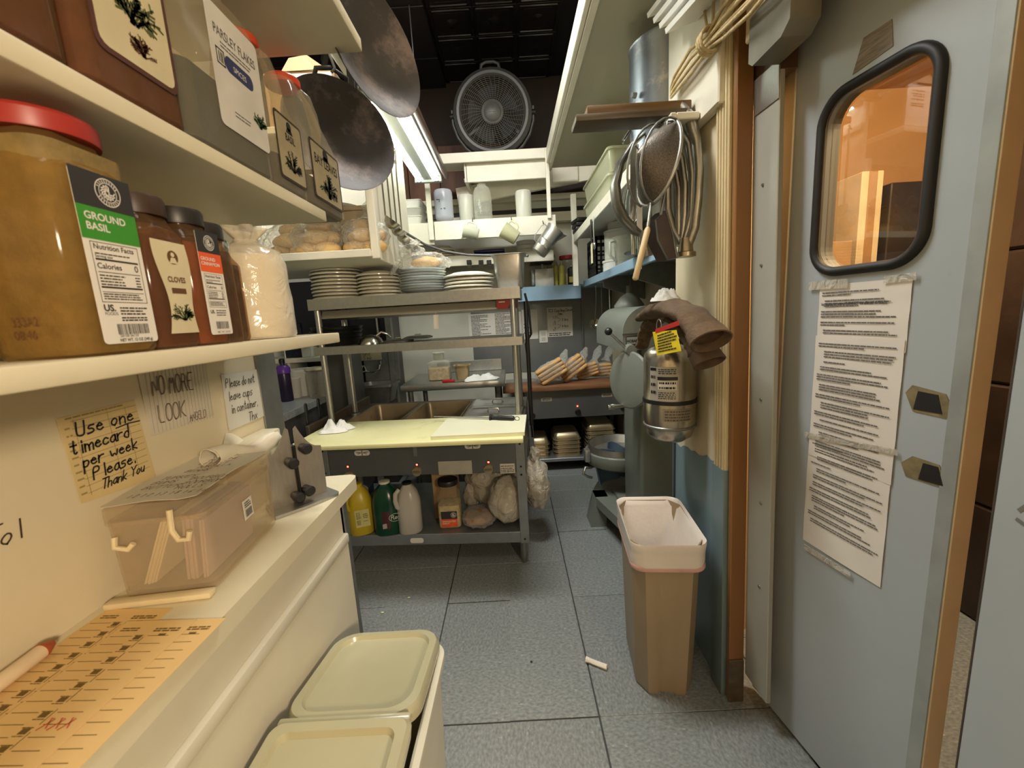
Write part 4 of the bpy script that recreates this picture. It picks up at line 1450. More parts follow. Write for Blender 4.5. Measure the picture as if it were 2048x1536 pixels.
for si, (px, py, n, sc, kind, gl) in enumerate(stacks):
    c = tb_at(px, py, z=ztp)
    c = tb_at(px, py, v=.27)
    w = tw(c.x, .27, ztp)
    dz = .0188 if kind == 'i' else .0138
    STK.append((w, n*dz, sc))
    for k in range(n):
        lb = ('ivory plate, ' if kind == 'i' else 'bluish plate, ')+('topmost' if k == n-1 else ordn[k]+' from the bottom')+' in the '+short[si]
        pos = w+V((.004*sin(k*1.7+si), .003*cos(k*2.3), .0005+k*dz))
        pt = pr if kind == 'i' else up
        if first[kind]:
            pt.location = pos
            pt['label'], pt['group'] = lb, gl
            pt.scale = (sc, sc, 1)
            first[kind] = False
        else:
            dup(pt, pos, lb, k*.7, gl, (sc, sc, 1))

# ---- deep steel pan on the top shelf
c = tb_at(1021, 572, v=.25)
t = thing('steam_pan', 'deep steel pan standing at the right end of the top shelf', 'pan', tw(c.x, .25, ztp))
pm = TM @ MX.Translation((c.x, .25, ztp))


def pan_mesh(Mx, w, d, h, r=.03, taper=.86, lip=.012):
    q = MB(Mx)
    e = .002
    q.loft([rl(w*taper*.9, d*taper*.9, r*.7, 0), rl(w*taper, d*taper, r, .012), rl(w, d, r*1.1, h-.02), rl(w, d, r*1.1, h-.004), rl(w+2*lip, d+2*lip, r*1.3, h-.003), rl(w+2*lip, d+2*lip, r*1.3, h), rl(w-e, d-e, r*1.1, h), rl(w*taper-e, d*taper-e, r, .014), rl(w*taper*.9, d*taper*.9, r*.7, .003)])
    return q


obj('pan_body', pan_mesh(pm, .165, .165, .178), STEEL, t, 40)
# ---- bagged bread roll on the bluish stack
w, hh, sc = STK[2]
bp = w+V((0.0, 0.0, hh+.012))
t = thing('bagged_bread', 'knotted clear bag of bread lying on the bluish plates', 'bagged bread', bp)
BREAD = mat('bread_crust', (214, 172, 112), .7, 0, .22, 10, .3, 30, stain=(232, 206, 158), sts=6, stt=.55)
obj('bread', MB().blob(bp+V((.03, 0, .035)), (.085, .06, .034), .15, 2, 3, 3), BREAD, t, 60)
q = MB().blob(bp+V((.0, 0, .045)), (.135, .075, .052), .22, 2.6, 5, 4)
q.blob(bp+V((-.04, -.02, .115)), (.05, .04, .04), .6, 2.4, 9, 3)
q.tube([bp+V(p_) for p_ in ((-.06, -.05, .09), (-.10, -.08, .055), (-.125, -.10, .01), (-.145, -.115, -.03))], [.012, .02, .028, .018], 10, flat=.5)
q.blob(bp+V((.125, -.01, .03)), (.035, .03, .03), .6, 2.4, 12, 3)
obj('bag', q, BAG, t, 60)
# ---- mid shelf: stacked black pans, steel bowl, lids
BPAN = mat('black_baking_pan', (26, 25, 26), .4, .3, .2, 20)
for k in range(4):
    c = tb_at(680, 684, v=.26)
    mm = TM @ MX.Translation((c.x+.004*k-.02, .26, zm+.0005+k*.0225)) @ MX.Rotation(.03*sin(k*2), 4, 'Z')
    q = MB(mm)
    q.lathe([(.10, 0), (.125, .002), (.14, .034), (.145, .036), (.143, .039), (.136, .036), (.12, .006), (.001, .004)], 32)
    o = obj('skillet', q, BPAN, None, 40)
    tag(o, ('lowest' if k == 0 else ('second' if k == 1 else ('third' if k == 2 else 'topmost')))+' black round pan stacked on the middle overshelf', 'pan', 'black pans on the middle overshelf')
c = tb_at(742, 682, v=.16)
t = thing('steel_ladle_bowl', 'upturned shiny steel bowl on the middle overshelf edge', 'bowl', tw(c.x, .16, zm))
q = MB(TM @ MX.Translation((c.x, .16, zm+.001)))
q.lathe([(.07, 0), (.068, .004), (.055, .03), (.03, .047), (.001, .051)], 28)
obj('bowl_body', q, CHROME, t, 50)
q = MB(TM @ MX.Translation((c.x, .16, zm)))
q.tube([(.03, .01, .044), (.055, .02, .062), (.085, .03, .05), (.10, .04, .03)], [.006, .007, .007, .006], 8)
obj('handle', q, CHROME, t, 50)
for k, (px, lb) in enumerate(((795, 'black rimmed steel lid lying left on the middle overshelf'), (834, 'steel lid with loop lying right on the middle overshelf'))):
    c = tb_at(px, 681, v=.2+.03*k)
    t = thing('pan_lid', lb, 'lid', tw(c.x, .2, zm))
    q = MB(TM @ MX.Translation((c.x, .22+.04*k, zm+.001+.012*k)))
    q.loft([rl(.14, .16, .03, 0), rl(.145, .165, .03, .006), rl(.12, .13, .03, .014), rl(.10, .11, .03, .016)])
    obj('lid_plate', q, STEELD, t, 40)
    q = MB(TM @ MX.Translation((c.x, .22+.04*k, zm+.012+.012*k)))
    q.tube([(-.02, 0, 0), (-.016, 0, .012), (.016, 0, .012), (.02, 0, 0)], .004, 8)
    obj('lid_loop', q, STEEL, t, 40)
c = tb_at(872, 628, v=.14)
t = thing('paper_tag', 'small white paper tag hanging below the strip heater', 'tag', tw(c.x, .14, c.z))
z0 = ztp-.105
obj('tag_sheet', MB(TM).sheet(4, 6, lambda u, v: (c.x-.012-.004*v+.028*u, .128+.006*sin(u*3), z0-.012-.075*v), .0006), PAPER, t)
obj('string', MB(TM).tube([(c.x, .13, z0+.002), (c.x+.002, .13, z0-.013)], .001, 6), WHITEP, t)
# ---- on the cutting board
c0, c1, c2, c3 = [tb_at(x, y, z=ZS+.018) for x, y in ((861, 873), (1049, 864), (1053, 829), (893, 838))]
o = obj('small_cutting_board', MB(TM).prism([(q_.x, q_.y) for q_ in (c0, c1, c2, c3)], ZS+.0006, ZS+.018, (0, 0, 0), (1, 0, 0), (0, 1, 0)), mat('pale_cutting_board', (228, 226, 196), .45, 0, .04, 6, .05, 60), None)
tag(o, 'thin pale loose cutting board lying right on the steam table board', 'cutting board')
a, c = tw(*tb_at(868, 833, z=ZS+.026)), tw(*tb_at(1036, 837, z=ZS+.028))
a.z = ZS+.026
d = c-a
t = thing('sharpening_steel', 'black handled sharpening steel lying on the loose cutting board', 'sharpening steel', c)
obj('rod', MB().cyl(a, a+d*.69, .0035, .0055, 12), STEEL, t, 40)
q = MB().cyl(a+d*.685, a+d*.705, .019, .019, 16)
q.tube([a+d*f for f in (.70, .74, .80, .87, .93, .955, .96)], [.011, .0105, .013, .013, .0145, .012, .004], 14)
obj('handle', q, BLACK, t, 50)
e = d.normalized()
obj('ring', MB().tube([a+d*.965+e*(.012-.012*cos(k*2*pi/12))+V((0, 0, .010*sin(k*2*pi/12))) for k in range(12)], .0016, 6, True), BLACK, t, 60)


def rag(name, label, c, sx, sy, sz, seed, mt, rot=0.0, n=26):
    t = thing(name, label, 'cloth', c)
    def fn(u, v):
        x, y = (u-.5)*2, (v-.5)*2
        rr = 1+.32*NZ.noise(V((seed+math.atan2(y, x)*1.1, seed*2.0, 0)))
        f = max(0, 1-max(abs(x), abs(y))**2.2)
        h_ = sz*f*(.55+.75*abs(NZ.fractal(V((x*1.9+seed, y*1.9, seed)), 1, 2, 4))+.3*sin(x*7+seed+y*3)*f)
        p_ = V((x*sx*rr*(1-.15*y*y), y*sy*rr*(1-.15*x*x), max(.002, h_)))
        p_.rotate(MX.Rotation(rot, 3, 'Z'))
        return V(c)+p_
    obj('crumpled_cloth', MB().sheet(n, n, fn), mt, t, 70)
    return t


CLOTH = mat('white_cotton', (226, 226, 222), .8, 0, .03, 20, .35, 90)
rag('white_rag', 'crumpled white rag on the left of the cutting board', tw(*tb_at(672, 862, z=ZS))+V((0, 0, .0008)), .085, .055, .055, 4, CLOTH, .2)
# ---- two pan lids over the third well, label strip
STEELL = mat('bright_lid_steel', (188, 190, 190), .25, .85, .06, 12)
for k, (vc, lb) in enumerate(((.285, 'front steel steam pan lid on the right well'), (.555, 'rear steel steam pan lid on the right well'))):
    cx = (us[2][0]+us[2][1])/2
    t = thing('covered_steam_pan', lb, 'lid', tw(cx, vc, zt))
    q = MB(TM @ MX.Translation((cx, vc, zt+.006)))
    w, d = .335, .262
    q.loft([rl(w, d, .03, 0), rl(w+.004, d+.004, .032, .004), rl(w-.02, d-.02, .03, .012), rl(w-.05, d-.05, .03, .010), rl(w-.08, d-.08, .03, .006), rl(w-.16, d-.14, .03, .010)])
    obj('lid_plate', q, STEELL, t, 40)
    q = MB(TM @ MX.Translation((cx, vc, zt+.014)))
    q.tube([(-.035, 0, 0), (-.028, 0, .02), (.028, 0, .02), (.035, 0, 0)], .005, 8)
    obj('lid_handle', q, STEELL, t, 40)
# ---- knives in the slot at the left side
for k, (px, py, lb) in enumerate(((606, 838, 'nearest black knife handle standing at the steam table side'), (623, 828, 'second black knife handle standing at the steam table side'), (645, 820, 'farthest black knife handle beside the overshelf post'))):
    p = tw(-TW-.032, .0+.13*k, ZS+.03)
    t = thing('kitchen_knife', lb, 'knife', p, 'knives at the steam table side')
    q = MB()
    q.tube([p+V((0, 0, z)) for z in (-.01, .0, .02, .06, .095, .112, .118)], [.008, .012, .0115, .012, .013, .012, .005], 10, flat=.6)
    obj('handle', q, BLACK, t, 50)
    obj('blade', MB().box(p+V((-.001, -.017, -.20)), p+V((.001, .017, -.008))), STEEL, t)

# ---- bottom shelf: jugs, jar, bucket, bags
def sh_at(px, py):
    p = tb_at(px, py, z=ZB)
    p.y = max(p.y, .05)
    return TM @ V((p.x, p.y, ZB+.0008))


def jug(name, label, cat, p, w, d, h, mt, capm, hand=True, rot=0.0, fillm=None, level=.45):
    t = thing(name, label, cat, p)
    Mx = MX.Translation(p) @ MX.Rotation(rot, 4, 'Z')
    q = MB(Mx)
    s = [(.92, 0, 0), (1, .02, 0), (1, .55, 0), (.96, .64, 0), (.78, .80, 0), (.50, .90, 0), (.36, .935, 0), (.34, .95, 0), (.34, .965, 0)]
    q.loft([rl(w*k, d*k, min(w, d)*k*.42, h*z, 6) for k, z, _ in s])
    obj('jug_body', q, mt, t, 50)
    if fillm:
        q = MB(Mx)
        q.loft([rl(w*k, d*k, min(w, d)*k*.42, h*z, 6) for k, z in ((.88, .01), (.97, .03), (.97, level), (.6, level+.005))])
        obj('contents', q, fillm, t, 50)
    if hand:
        q = MB(Mx)
        q.tube([(-w*.30, -d*.30, h*.90), (-w*.44, -d*.42, h*.84), (-w*.47, -d*.46, h*.70), (-w*.42, -d*.44, h*.58), (-w*.36, -d*.40, h*.54)], [w*.09, w*.1, w*.1, w*.1, w*.08], 10)
        obj('handle', q, mt, t, 60)
    q = MB(Mx).lathe([(w*.19, h*.955), (w*.20, h*.96), (w*.20, h*.995), (w*.17, h), (.001, h)], 20)
    obj('cap', q, capm, t, 30)
    return t, Mx


YEL = mat('yellow_jug', (196, 172, 44), .35, 0, .08, 8)
GRN = mat('dark_green_jug', (22, 66, 46), .25, 0, .1, 8)
MILK = film('milky_jug', (232, 228, 216), .25, .3, .5, milky=(206, 200, 188))
p = sh_at(726, 1062)
t, Mx = jug('oil_jug', 'yellow plastic oil jug on the steam table bottom shelf', 'jug', p, .135, .125, .29, YEL, YEL, rot=.3)
q = MB(Mx @ frame((-.005, -.0635, .055), (1, 0, .02), UP))
q.sheet(6, 1, lambda u, v: (-.02+.075*u, .10*v, .001-.012*(2*u-1)**2*.0), 0)
o = obj('label', q, mat('jug_label_cream', (206, 196, 130), .5), t)
m_ = MB(Mx @ frame((-.005, -.0645, .055), (1, 0, .02), UP))
barcode(m_, -.014, .012, .020, .03, 4)
print_lines(m_, -.014, .012, [.05, .058, .066, .074, .082], .004, 3, .2)
print_lines(m_, .022, .05, [.03, .05, .06, .07], .004, 7, .2)
obj('print', m_, mat('label_brown_ink', (90, 80, 40), .6), o)
p = sh_at(776, 1066)
t, Mx = jug('sauce_jug', 'dark green jug with maroon label on the bottom shelf', 'jug', p, .15, .135, .30, GRN, LABW, hand=False, rot=.15)
q = MB(Mx)
q.sheet(10, 1, lambda u, v: (.152*.5*sin(R(-20+75*u)), -.139*.5*cos(R(-20+75*u))-.0005, .045+.10*v))
o = obj('label', q, mat('maroon_label', (74, 34, 38), .5), t)
m_ = MB(Mx @ frame((.02, -.0715, .05), (1, .22, 0), UP))
write(m_, 'Ros', .008, .046, .024, .003, wide=1, seed=3)
pts = [(.03+.033*cos(2*pi*k/20), .056+.022*sin(2*pi*k/20)) for k in range(21)]
ribbon(m_, pts, .002)
barcode(m_, -.04, .002, .022, .028, 4)
obj('print', m_, LABW, o)
p = sh_at(822, 1062)
jug('vinegar_jug', 'translucent white jug half full beside the green jug', 'jug', p, .13, .12, .29, MILK, BLACK, rot=.1, fillm=mat('brownish_liquid', (150, 124, 100), .3), level=.5)
p = sh_at(683, 1080)+V((0, .06, 0))
t = thing('plastic_bucket', 'white plastic bucket at the left end of the bottom shelf', 'bucket', p)
obj('bucket_body', MB().lathe([(.085, 0), (.092, .006), (.105, .20), (.110, .202), (.110, .212), (.10, .212), (.088, .01), (.001, .008)], 28, p), mat('bucket_white', (206, 206, 200), .4, 0, .04, 8), t, 40)
p = sh_at(896, 1069)
t = spice_jar('garlic_jar', 'clear square jar of granulated garlic with black lid below the table', p.x, p.y+.055, p.z, .125, .11, .275, JARC, fill('garlic_powder', (206, 190, 150)), .56, BLID, .026, .92, .72, .02, 32)
F = frame((p.x-.0625, p.y-.0008, p.z), (1, 0, 0), UP)
o = obj('label', MB(F).prism([(.018, .012), (.108, .012), (.108, .105), (.018, .105)], 0, .0004, (0, 0, 0), (1, 0, 0), (0, 1, 0)), LABD, t)
obj('label_band', quad(MB(F), .018, .012, .108, .060, .0007), LABO, o)
emblem(F, .088, .083, .016, LABW, o)
letters('GRANULATED\nGARLIC', F @ MX.Translation((.023, .042, .001)), .0115, LABW, o, bold=.0002)
p = sh_at(890, 1045)
p = tw(tloc(p).x, .22, ZB+.0008)
t = thing('carton', 'brown carton behind the granulated garlic jar', 'carton', p)
obj('carton_body', MB().rbox(p+V((-.07, -.05, 0)), p+V((.07, .08, .325)), .003, 1), KRAFT, t)
obj('tape', MB().box(p+V((-.018, -.0505, .0)), p+V((.018, -.0502, .325))), mat('tan_tape', (160, 124, 84), .4), t)


def bagged(name, label, c, size, inner, imat, amp=.12, seed=1, bagm=None, extra=None, isz=.9, flat=.75):
    t = thing(name, label, 'bag', (c[0], c[1], c[2]-size[2]*flat))
    obj('filling', MB().blob(c, [s*isz for s in size], amp, 1.8, seed, 4, flat), imat, t, 70)
    q = MB().blob(c, [s*1.04 for s in size], amp*1.5, 2.2, seed, 4, flat)
    if extra:
        for a in extra:
            q.blob(V(c)+V(a[:3]), a[3:6], .5, 2.2, seed+3, 3)
    for v in q.v:
        w_ = v-V(c)
        v += w_*(.10*NZ.fractal(v*16+V((seed, 0, 0)), 1, 2, 3))
        v.z = max(v.z, c[2]-size[2]*flat*1.3 if extra else c[2]-size[2]*flat)
    obj('bag', q, bagm or BAGT, t, 70)
    return t


SHRED = mat('shredded_white', (214, 204, 178), .75, 0, .16, 14, .8, 24, stretch=(1.6, 1, .5))
AMBER = mat('amber_bread', (120, 88, 52), .5, 0, .2, 12, .3, 40)
p = tb_at(1016, 1078, v=.09)
bagged('bagged_noodles', 'front clear bag of pale shredded strips beside the right leg', tw(-.115, .115, ZB+.135), (.105, .10, .135), None, SHRED, .1, 4)
bagged('bagged_noodles', 'rear bag of pale shredded strips behind the front one', tw(-.215, .34, ZB+.175), (.165, .14, .17), None, mat('shredded_grey', (206, 198, 176), .75, 0, .16, 16, .8, 26), .1, 8)
bagged('bagged_amber', 'flat amber brown bag on the bottom shelf beside the garlic jar', tw(-.292, .105, ZB+.044), (.09, .10, .046), None, mat('amber_crumb', (150, 108, 60), .5, 0, .25, 14, .4, 50), .14, 12, BAG, None, .92, .95)
bagged('bagged_grey', 'small greyish bag between the garlic jar and the noodles', tw(-.36, .30, ZB+.085), (.045, .05, .085), None, mat('grey_filling', (150, 144, 134), .7), .12, 15)
bagged('hanging_bag', 'pale plastic bag bulging past the right leg', tw(.045, .30, ZB+.15), (.075, .12, .165), None, mat('pale_filling', (196, 188, 172), .7, 0, .1, 10), .15, 21, BAGT, [(.0, -.02, .19, .03, .03, .045)], .92)
# ---- black cord down the rear right post
pc = [tw(*q_) for q_ in ((.03, .42, ztp-.02), (.05, .40, ztp-.12), (.055, .40, ztp-.26), (.02, .42, ztp-.32), (.03, .44, ztp-.45), (.035, .45, .95), (.03, .45, .82), (.02, .72, .70), (.025, .77, .5))]
o = obj('power_cord', MB().tube(pc, .007, 8), BLACK, None, 60)
tag(o, 'black power cord looping down the right overshelf post', 'cord')
# ================================================================= BACK OF THE KITCHEN
def pbox(x0, y0, x1, y1, Y, d):
    """lo and hi corners of a box whose front face at depth Y covers a pixel rectangle; d metres deep"""
    xm, ym = (x0+x1)/2, (y0+y1)/2
    return (at(x0, ym, Y=Y).x, Y, at(xm, y1, Y=Y).z), (at(x1, ym, Y=Y).x, Y+d, at(xm, y0, Y=Y).z)


def pz(x, y, Y):
    return at(x, y, Y=Y)


# stainless sheet on the wall behind the second steam table
a, c = pz(946, 690, YB), pz(1166, 690, YB)
struct('trim_13', MB().rbox((a.x, YB-.008, .80), (1.0, YB-.001, 1.60), .002, 1), mat('wall_steel', (126, 132, 134), .4, .6, .08, 6, .04, 60))
struct('trim_14', MB().rbox((c.x-.012, YB-.03, .80), (c.x+.004, YB-.008, 1.6), .003, 1), STEELD)

# ---- back prep table
t = thing('prep_table', 'stainless prep table with backsplash against the back wall', 'table', (-.6, 3.4, 0))
lo, hi = pbox(800, 766, 1010, 781, 3.08, .6)
zp = hi[2]
obj('table_top', MB().rbox((lo[0], 3.08, zp-.05), (hi[0], 3.72, zp), .006, 2), STEEL, t, 40)
obj('backsplash', MB().rbox((lo[0]+.18, 3.70, zp), (hi[0]-.03, 3.72, zp+.10), .004, 1), STEEL, t)
for x in (lo[0]+.06, hi[0]-.06):
    for y in (3.14, 3.66):
        obj('leg', MB().cyl((x, y, 0), (x, y, zp-.05), .021, None, 14), STEELD, t, 40)
obj('undershelf', MB().rbox((lo[0]+.02, 3.1, .26), (hi[0]-.02, 3.7, .285), .004, 1), STEELD, t)
p = at(876, 764, Z=zp)
p = V((p.x, 3.3, zp+.0005))
t = spice_jar('flour_jar', 'clear slant filled flour jar on the back prep table', p.x, p.y, p.z, .17, .15, .22, CLEARP, fill('flour_tan', (206, 180, 134)), .46, FROST, .004, .6, .6, .02)
p = pz(925, 762, 3.2)
t = thing('square_insert', 'small tan square steel insert on the back prep table', 'pan', (p.x, 3.25, zp))
obj('pan_body', pan_mesh(MX.Translation((p.x, 3.25, zp+.0006)), .11, .10, .115, .02), mat('tan_steel', (190, 170, 128), .4, .5), t, 40)
p = pz(897, 768, 3.12)
t = thing('red_knife', 'red handled knife lying at the prep table edge', 'knife', (p.x, 3.13, zp))
obj('handle', MB().rbox((p.x-.045, 3.105, zp+.0005), (p.x+.05, 3.13, zp+.022), .006, 2), mat('red_handle', (176, 30, 26), .4), t, 40)
obj('blade', MB().box((p.x+.05, 3.108, zp+.006), (p.x+.20, 3.128, zp+.008)), STEEL, t)
p = pz(962, 768, 3.1)
rag('white_towel', 'crumpled white towel on the back prep table edge', V((p.x, 3.16, zp+.001)), .14, .06, .05, 11, CLOTH, .25)
# ---- second steam table
S2Y = 3.42
t = thing('second_steam_table', 'second steam table at the back with bread bags on top', 'steam table', (.6, S2Y, 0))
x0, x1 = pz(1052, 800, S2Y).x, 1.0
z1, z0 = pz(1120, 779, S2Y).z, pz(1120, 836, S2Y).z
obj('front_panel', MB().rbox((x0, S2Y, z0), (x1, S2Y+.02, z1), .003, 1), PANEL, t)
obj('side_panel', MB().rbox((x0, S2Y+.02, z0), (x0+.02, 4.06, z1), .003, 1), PANEL, t)
WOODE = mat('wood_board_edge', (128, 88, 58), .5, 0, .25, 6, .1, 40, stretch=(1, 8, 8))
zb2 = z1+.04
obj('wood_board', MB().rbox((x0-.19, S2Y-.05, z1), (x1-.01, S2Y+.25, zb2), .005, 2), WOODE, t, 40)
obj('table_top', MB().rbox((x0-.17, S2Y+.25, z1-.01), (x1-.01, 4.06, z1+.01), .003, 1), STEEL, t)
z2 = pz(1130, 916, S2Y).z
obj('bottom_shelf', MB().rbox((x0, S2Y, z2-.03), (x1, 4.0, z2), .003, 1), GALV, t)
for x in (x0+.03, x1-.05):
    for y in (S2Y+.03, 3.98):
        obj('leg', MB().rbox((x-.02, y-.02, 0), (x+.02, y+.02, z0), .003, 1), STEELD, t)
obj('shade_sheet', MB().box((x0, 4.02, 0), (x1, 4.03, z0)), mat('under_table_shade', (26, 26, 24), .8), t)  # dark sheet added to stand in for the shade under this table
F2 = frame((0, S2Y-.0006, 0), (1, 0, 0), UP)
for k, (kx, ky) in enumerate(((1065, 832), (1156, 824), (1247, 816))):
    c = pz(kx, ky, S2Y)
    o = obj('control_dial', MB(F2).cyl((c.x, c.z, -.001), (c.x, c.z, .02), .026, .022, 18), BLACK, t, 40)
    c2 = pz(kx-1, ky-9, S2Y)
    if k < 2:
        obj('pilot_lens', MB(F2).cyl((c2.x, c2.z+.012, 0), (c2.x, c2.z+.012, .006), .007, .005, 10), PILOT, o, 40)
for x, y in ((1093, 799), (1214, 790)):
    c = pz(x, y, S2Y)
    o = obj('maker_badge', MB(F2).box((c.x-.045, c.z-.016, 0), (c.x+.045, c.z+.016, .001)), mat('badge_tan', (170, 158, 132), .5), t)
    print_lines_m = print_lines(MB(F2 @ MX.Translation((0, 0, .0016))), c.x-.035, c.x+.035, [c.z-.008, c.z+.002], .007, 3, .1)
    obj('print', print_lines_m, INKG, o)
# steel pans stacked on its bottom shelf
PANM = mat('warm_steel_pan', (178, 164, 134), .35, .8, .1, 12)
n_ = 0
for px, n, w, lb in ((1080, 4, .17, 'left'), (1137, 5, .23, 'middle'), (1205, 7, .24, 'right')):
    c = pz(px, 915, S2Y+.02)
    for k in range(n):
        q = pan_mesh(MX.Translation((c.x, S2Y+.20, z2+.0006+k*.036)) @ MX.Translation((0, 0, .06)) @ MX.Rotation(pi, 4, 'X'), w, .30, .06, .03, .9, .008)
        o = obj('steam_pan', q, PANM, None, 40)
        o.location = (0, 0, 0)
        tag(o, ('lowest', 'second', 'third', 'fourth', 'fifth', 'sixth', 'topmost')[k if k < n-1 else 6]+' upturned steel pan in the '+lb+' stack below the second steam table', 'pan', lb+' stack of upturned steel pans')
# bread bags on top
LOAF = mat('loaf_crust', (212, 168, 108), .6, 0, .2, 9, .3, 30, stain=(232, 202, 146), sts=5, stt=.55)
for k, (px, py, rz, lb, s) in enumerate(((1103, 752, .5, 'leftmost bagged sandwich loaf leaning on the wood board', 1), (1147, 752, .6, 'second bagged sandwich loaf on the wood board', 1), (1180, 745, .25, 'third bagged loaf lying behind its neighbours', .8), (1213, 742, .05, 'rightmost bagged loaf beside the mixer', .8))):
    c = pz(px, py, S2Y+.03+.02*k)
    c = V((c.x, S2Y+.03+.10*k, zb2+.066*s))
    t = thing('bagged_loaf', lb, 'bagged bread', (c.x, c.y, zb2), 'bread bags on the second steam table')
    mm = MX.Translation(c) @ MX.Rotation(-rz, 4, 'Y') @ MX.Scale(s, 4)
    q = MB(mm)
    for j in range(4):
        q.rbox((-.122, -.045, -.066+.034*j), (.122, .045, -.034+.034*j), .012, 2)
    lo_ = MB(MX.Translation((c.x, c.y, 0)) @ MX.Scale(1, 4))
    # keep the loaf on the board
    zmin = min(p_.z for p_ in q.v)
    for p_ in q.v:
        p_.z += zb2+.004-zmin
    obj('loaf', q, LOAF, t, 60)
    g = MB(mm)
    g.blob((0, .0, 0), (.148, .058, .085), .14, 2.4, k+3, 4)
    dz = zb2+.004-zmin
    for p_ in g.v:
        p_.z = max(p_.z+dz, zb2+.001)
    e = V((min(c.x+.07, .86), c.y+.05, zb2+.125))
    g2 = MB()
    g2.tube([e, e+V((.02, .02, .04)), e+V((.05, .03, .10)), e+V((.075, .03, .16))], [.06, .028, .045, .012], 14, flat=.6)
    g.v += g2.v
    n0 = len(g.v)-len(g2.v)
    g.f += [tuple(i+n0 for i in f_) for f_ in g2.f]
    obj('bag', g, BAG, t, 60)

# ---- papers and outlet on the stainless sheet
def wall_sheet(name, label, x0, y0, x1, y1, cat, write_fn=None, mt=None):
    a, c = pz(x0, y1, YB-.012), pz(x1, y0, YB-.012)
    t = thing(name, label, cat, a)
    F = frame((a.x, YB-.0085, a.z), (1, 0, 0), UP)
    w, h = c.x-a.x, c.z-a.z
    obj('sheet', MB(F).box((0, 0, 0), (w, h, .001)), mt or PAPER, t)
    m_ = MB(F @ MX.Translation((0, 0, .0016)))
    if write_fn:
        write_fn(m_, w, h)
        obj('handwriting', m_, INK, t)


def two_lists(m_, w, h):
    print_lines(m_, w*.05, w*.42, [h*(.92-.052*k) for k in range(17)], h*.022, 4, .6)
    print_lines(m_, w*.50, w*.92, [h*(.95-.052*k) for k in range(18)], h*.022, 9, .6)


def cooling(m_, w, h):
    write(m_, 'TCS Cooling Down', w*.04, h*.85, h*.10, h*.014, wide=.80, seed=2)
    write(m_, 'Time', w*.42, h*.74, h*.08, h*.012, wide=.8, seed=3)
    for k, (tx, y) in enumerate((('135', .62), ('70', .40), ('41', .19))):
        write(m_, tx, w*.22, h*y, h*.09, h*.010, wide=.8, seed=k+4)
    for y in (.52, .30):
        ribbon(m_, [(w*.30, h*(y+.04)), (w*.30, h*(y-.02))], h*.010)
        ribbon(m_, [(w*.27, h*(y+.01)), (w*.30, h*(y-.03)), (w*.33, h*(y+.01))], h*.010)
    for y, tx in ((.56, '2 hrs'), (.34, '4 hrs')):
        ribbon(m_, [(w*.42, h*(y+.08)), (w*.54, h*y+.01), (w*.42, h*(y-.06))], h*.012)
        write(m_, tx, w*.58, h*(y-.03), h*.085, h*.013, wide=.8, seed=9)
    print_lines(m_, w*.05, w*.95, [h*.03, h*.09], h*.03, 6, .1)


wall_sheet('list_paper', 'wide paper with two handwritten lists on the steel wall', 940, 623, 1042, 683, 'paper sheet', two_lists)
wall_sheet('list_paper', 'narrow plain paper beside the overshelf post on the wall', 1046, 618, 1074, 679, 'paper sheet', lambda m_, w, h: print_lines(m_, w*.1, w*.7, [h*.2, h*.38, h*.5], h*.03, 3, .5))
wall_sheet('cooling_chart', 'handwritten cooling time chart on the steel wall', 1096, 613, 1144, 674, 'paper sheet', cooling)
a, c = pz(1079, 686, YB-.01), pz(1095, 660, YB-.01)
t = thing('wall_outlet', 'white wall outlet below the cooling chart', 'outlet', a)
obj('cover_plate', MB().rbox((a.x, YB-.016, a.z), (c.x, YB-.0085, c.z), .004, 2), WHITEP, t)
for s in (.3, .7):
    z = a.z+(c.z-a.z)*s
    obj('socket', MB().rbox((a.x+.022, YB-.018, z-.018), (c.x-.022, YB-.0155, z+.018), .006, 2), mat('socket_face', (200, 198, 188), .4), t)

# ---- blue shelf along the back wall and its goods
BLUES = mat('blue_shelf_paint', (138, 168, 192), .42, 0, .05, 6, .06, 40, stain=(92, 110, 122), sts=20, stt=.75)
BY = 3.74
zl, zh = pz(1105, 600, BY).z, pz(1105, 571, BY).z
xb0 = pz(1035, 590, BY).x
o = thing('blue_shelf', 'blue painted back shelf with scale and squeeze bottles', 'shelf', (.3, BY, zl))
obj('shelf_board', MB().rbox((xb0, BY+.02, zh-.022), (.98, YB-.002, zh), .003, 1), BLUES, o)
obj('front_lip', MB().rbox((xb0, BY, zl), (.645, BY+.02, zh), .003, 1), BLUES, o)
zk = zh+.0006


def bottle(name, label, px, w, h, mt, capm, cat='bottle', Y=BY+.12, z=None, prof=None, cap=True, group=None, n=20, py=565, inner=None, lev=.8):
    x = pz(px, py, Y).x
    z = zk if z is None else z
    t = thing(name, label, cat, (x, Y, z), group)
    pf = prof or [(.9, 0), (1, .02), (1, .66), (.8, .76), (.38, .84), (.36, .9)]
    obj('bottle_body', MB().lathe([(w/2*a, h*b_) for a, b_ in pf], n, (x, Y, z)), mt, t, 50)
    if inner:
        obj('contents', MB().lathe([(w/2*a*.93, max(.003, h*b_*lev)) for a, b_ in pf[:4]], n, (x, Y, z)), inner, t, 50)
    if cap:
        r = w/2*pf[-1][0]*1.25
        obj('cap', MB().lathe([(r, h*pf[-1][1]-.002), (r, h*.985), (r*.6, h), (.001, h)], n, (x, Y, z)), capm, t, 30)
    return t


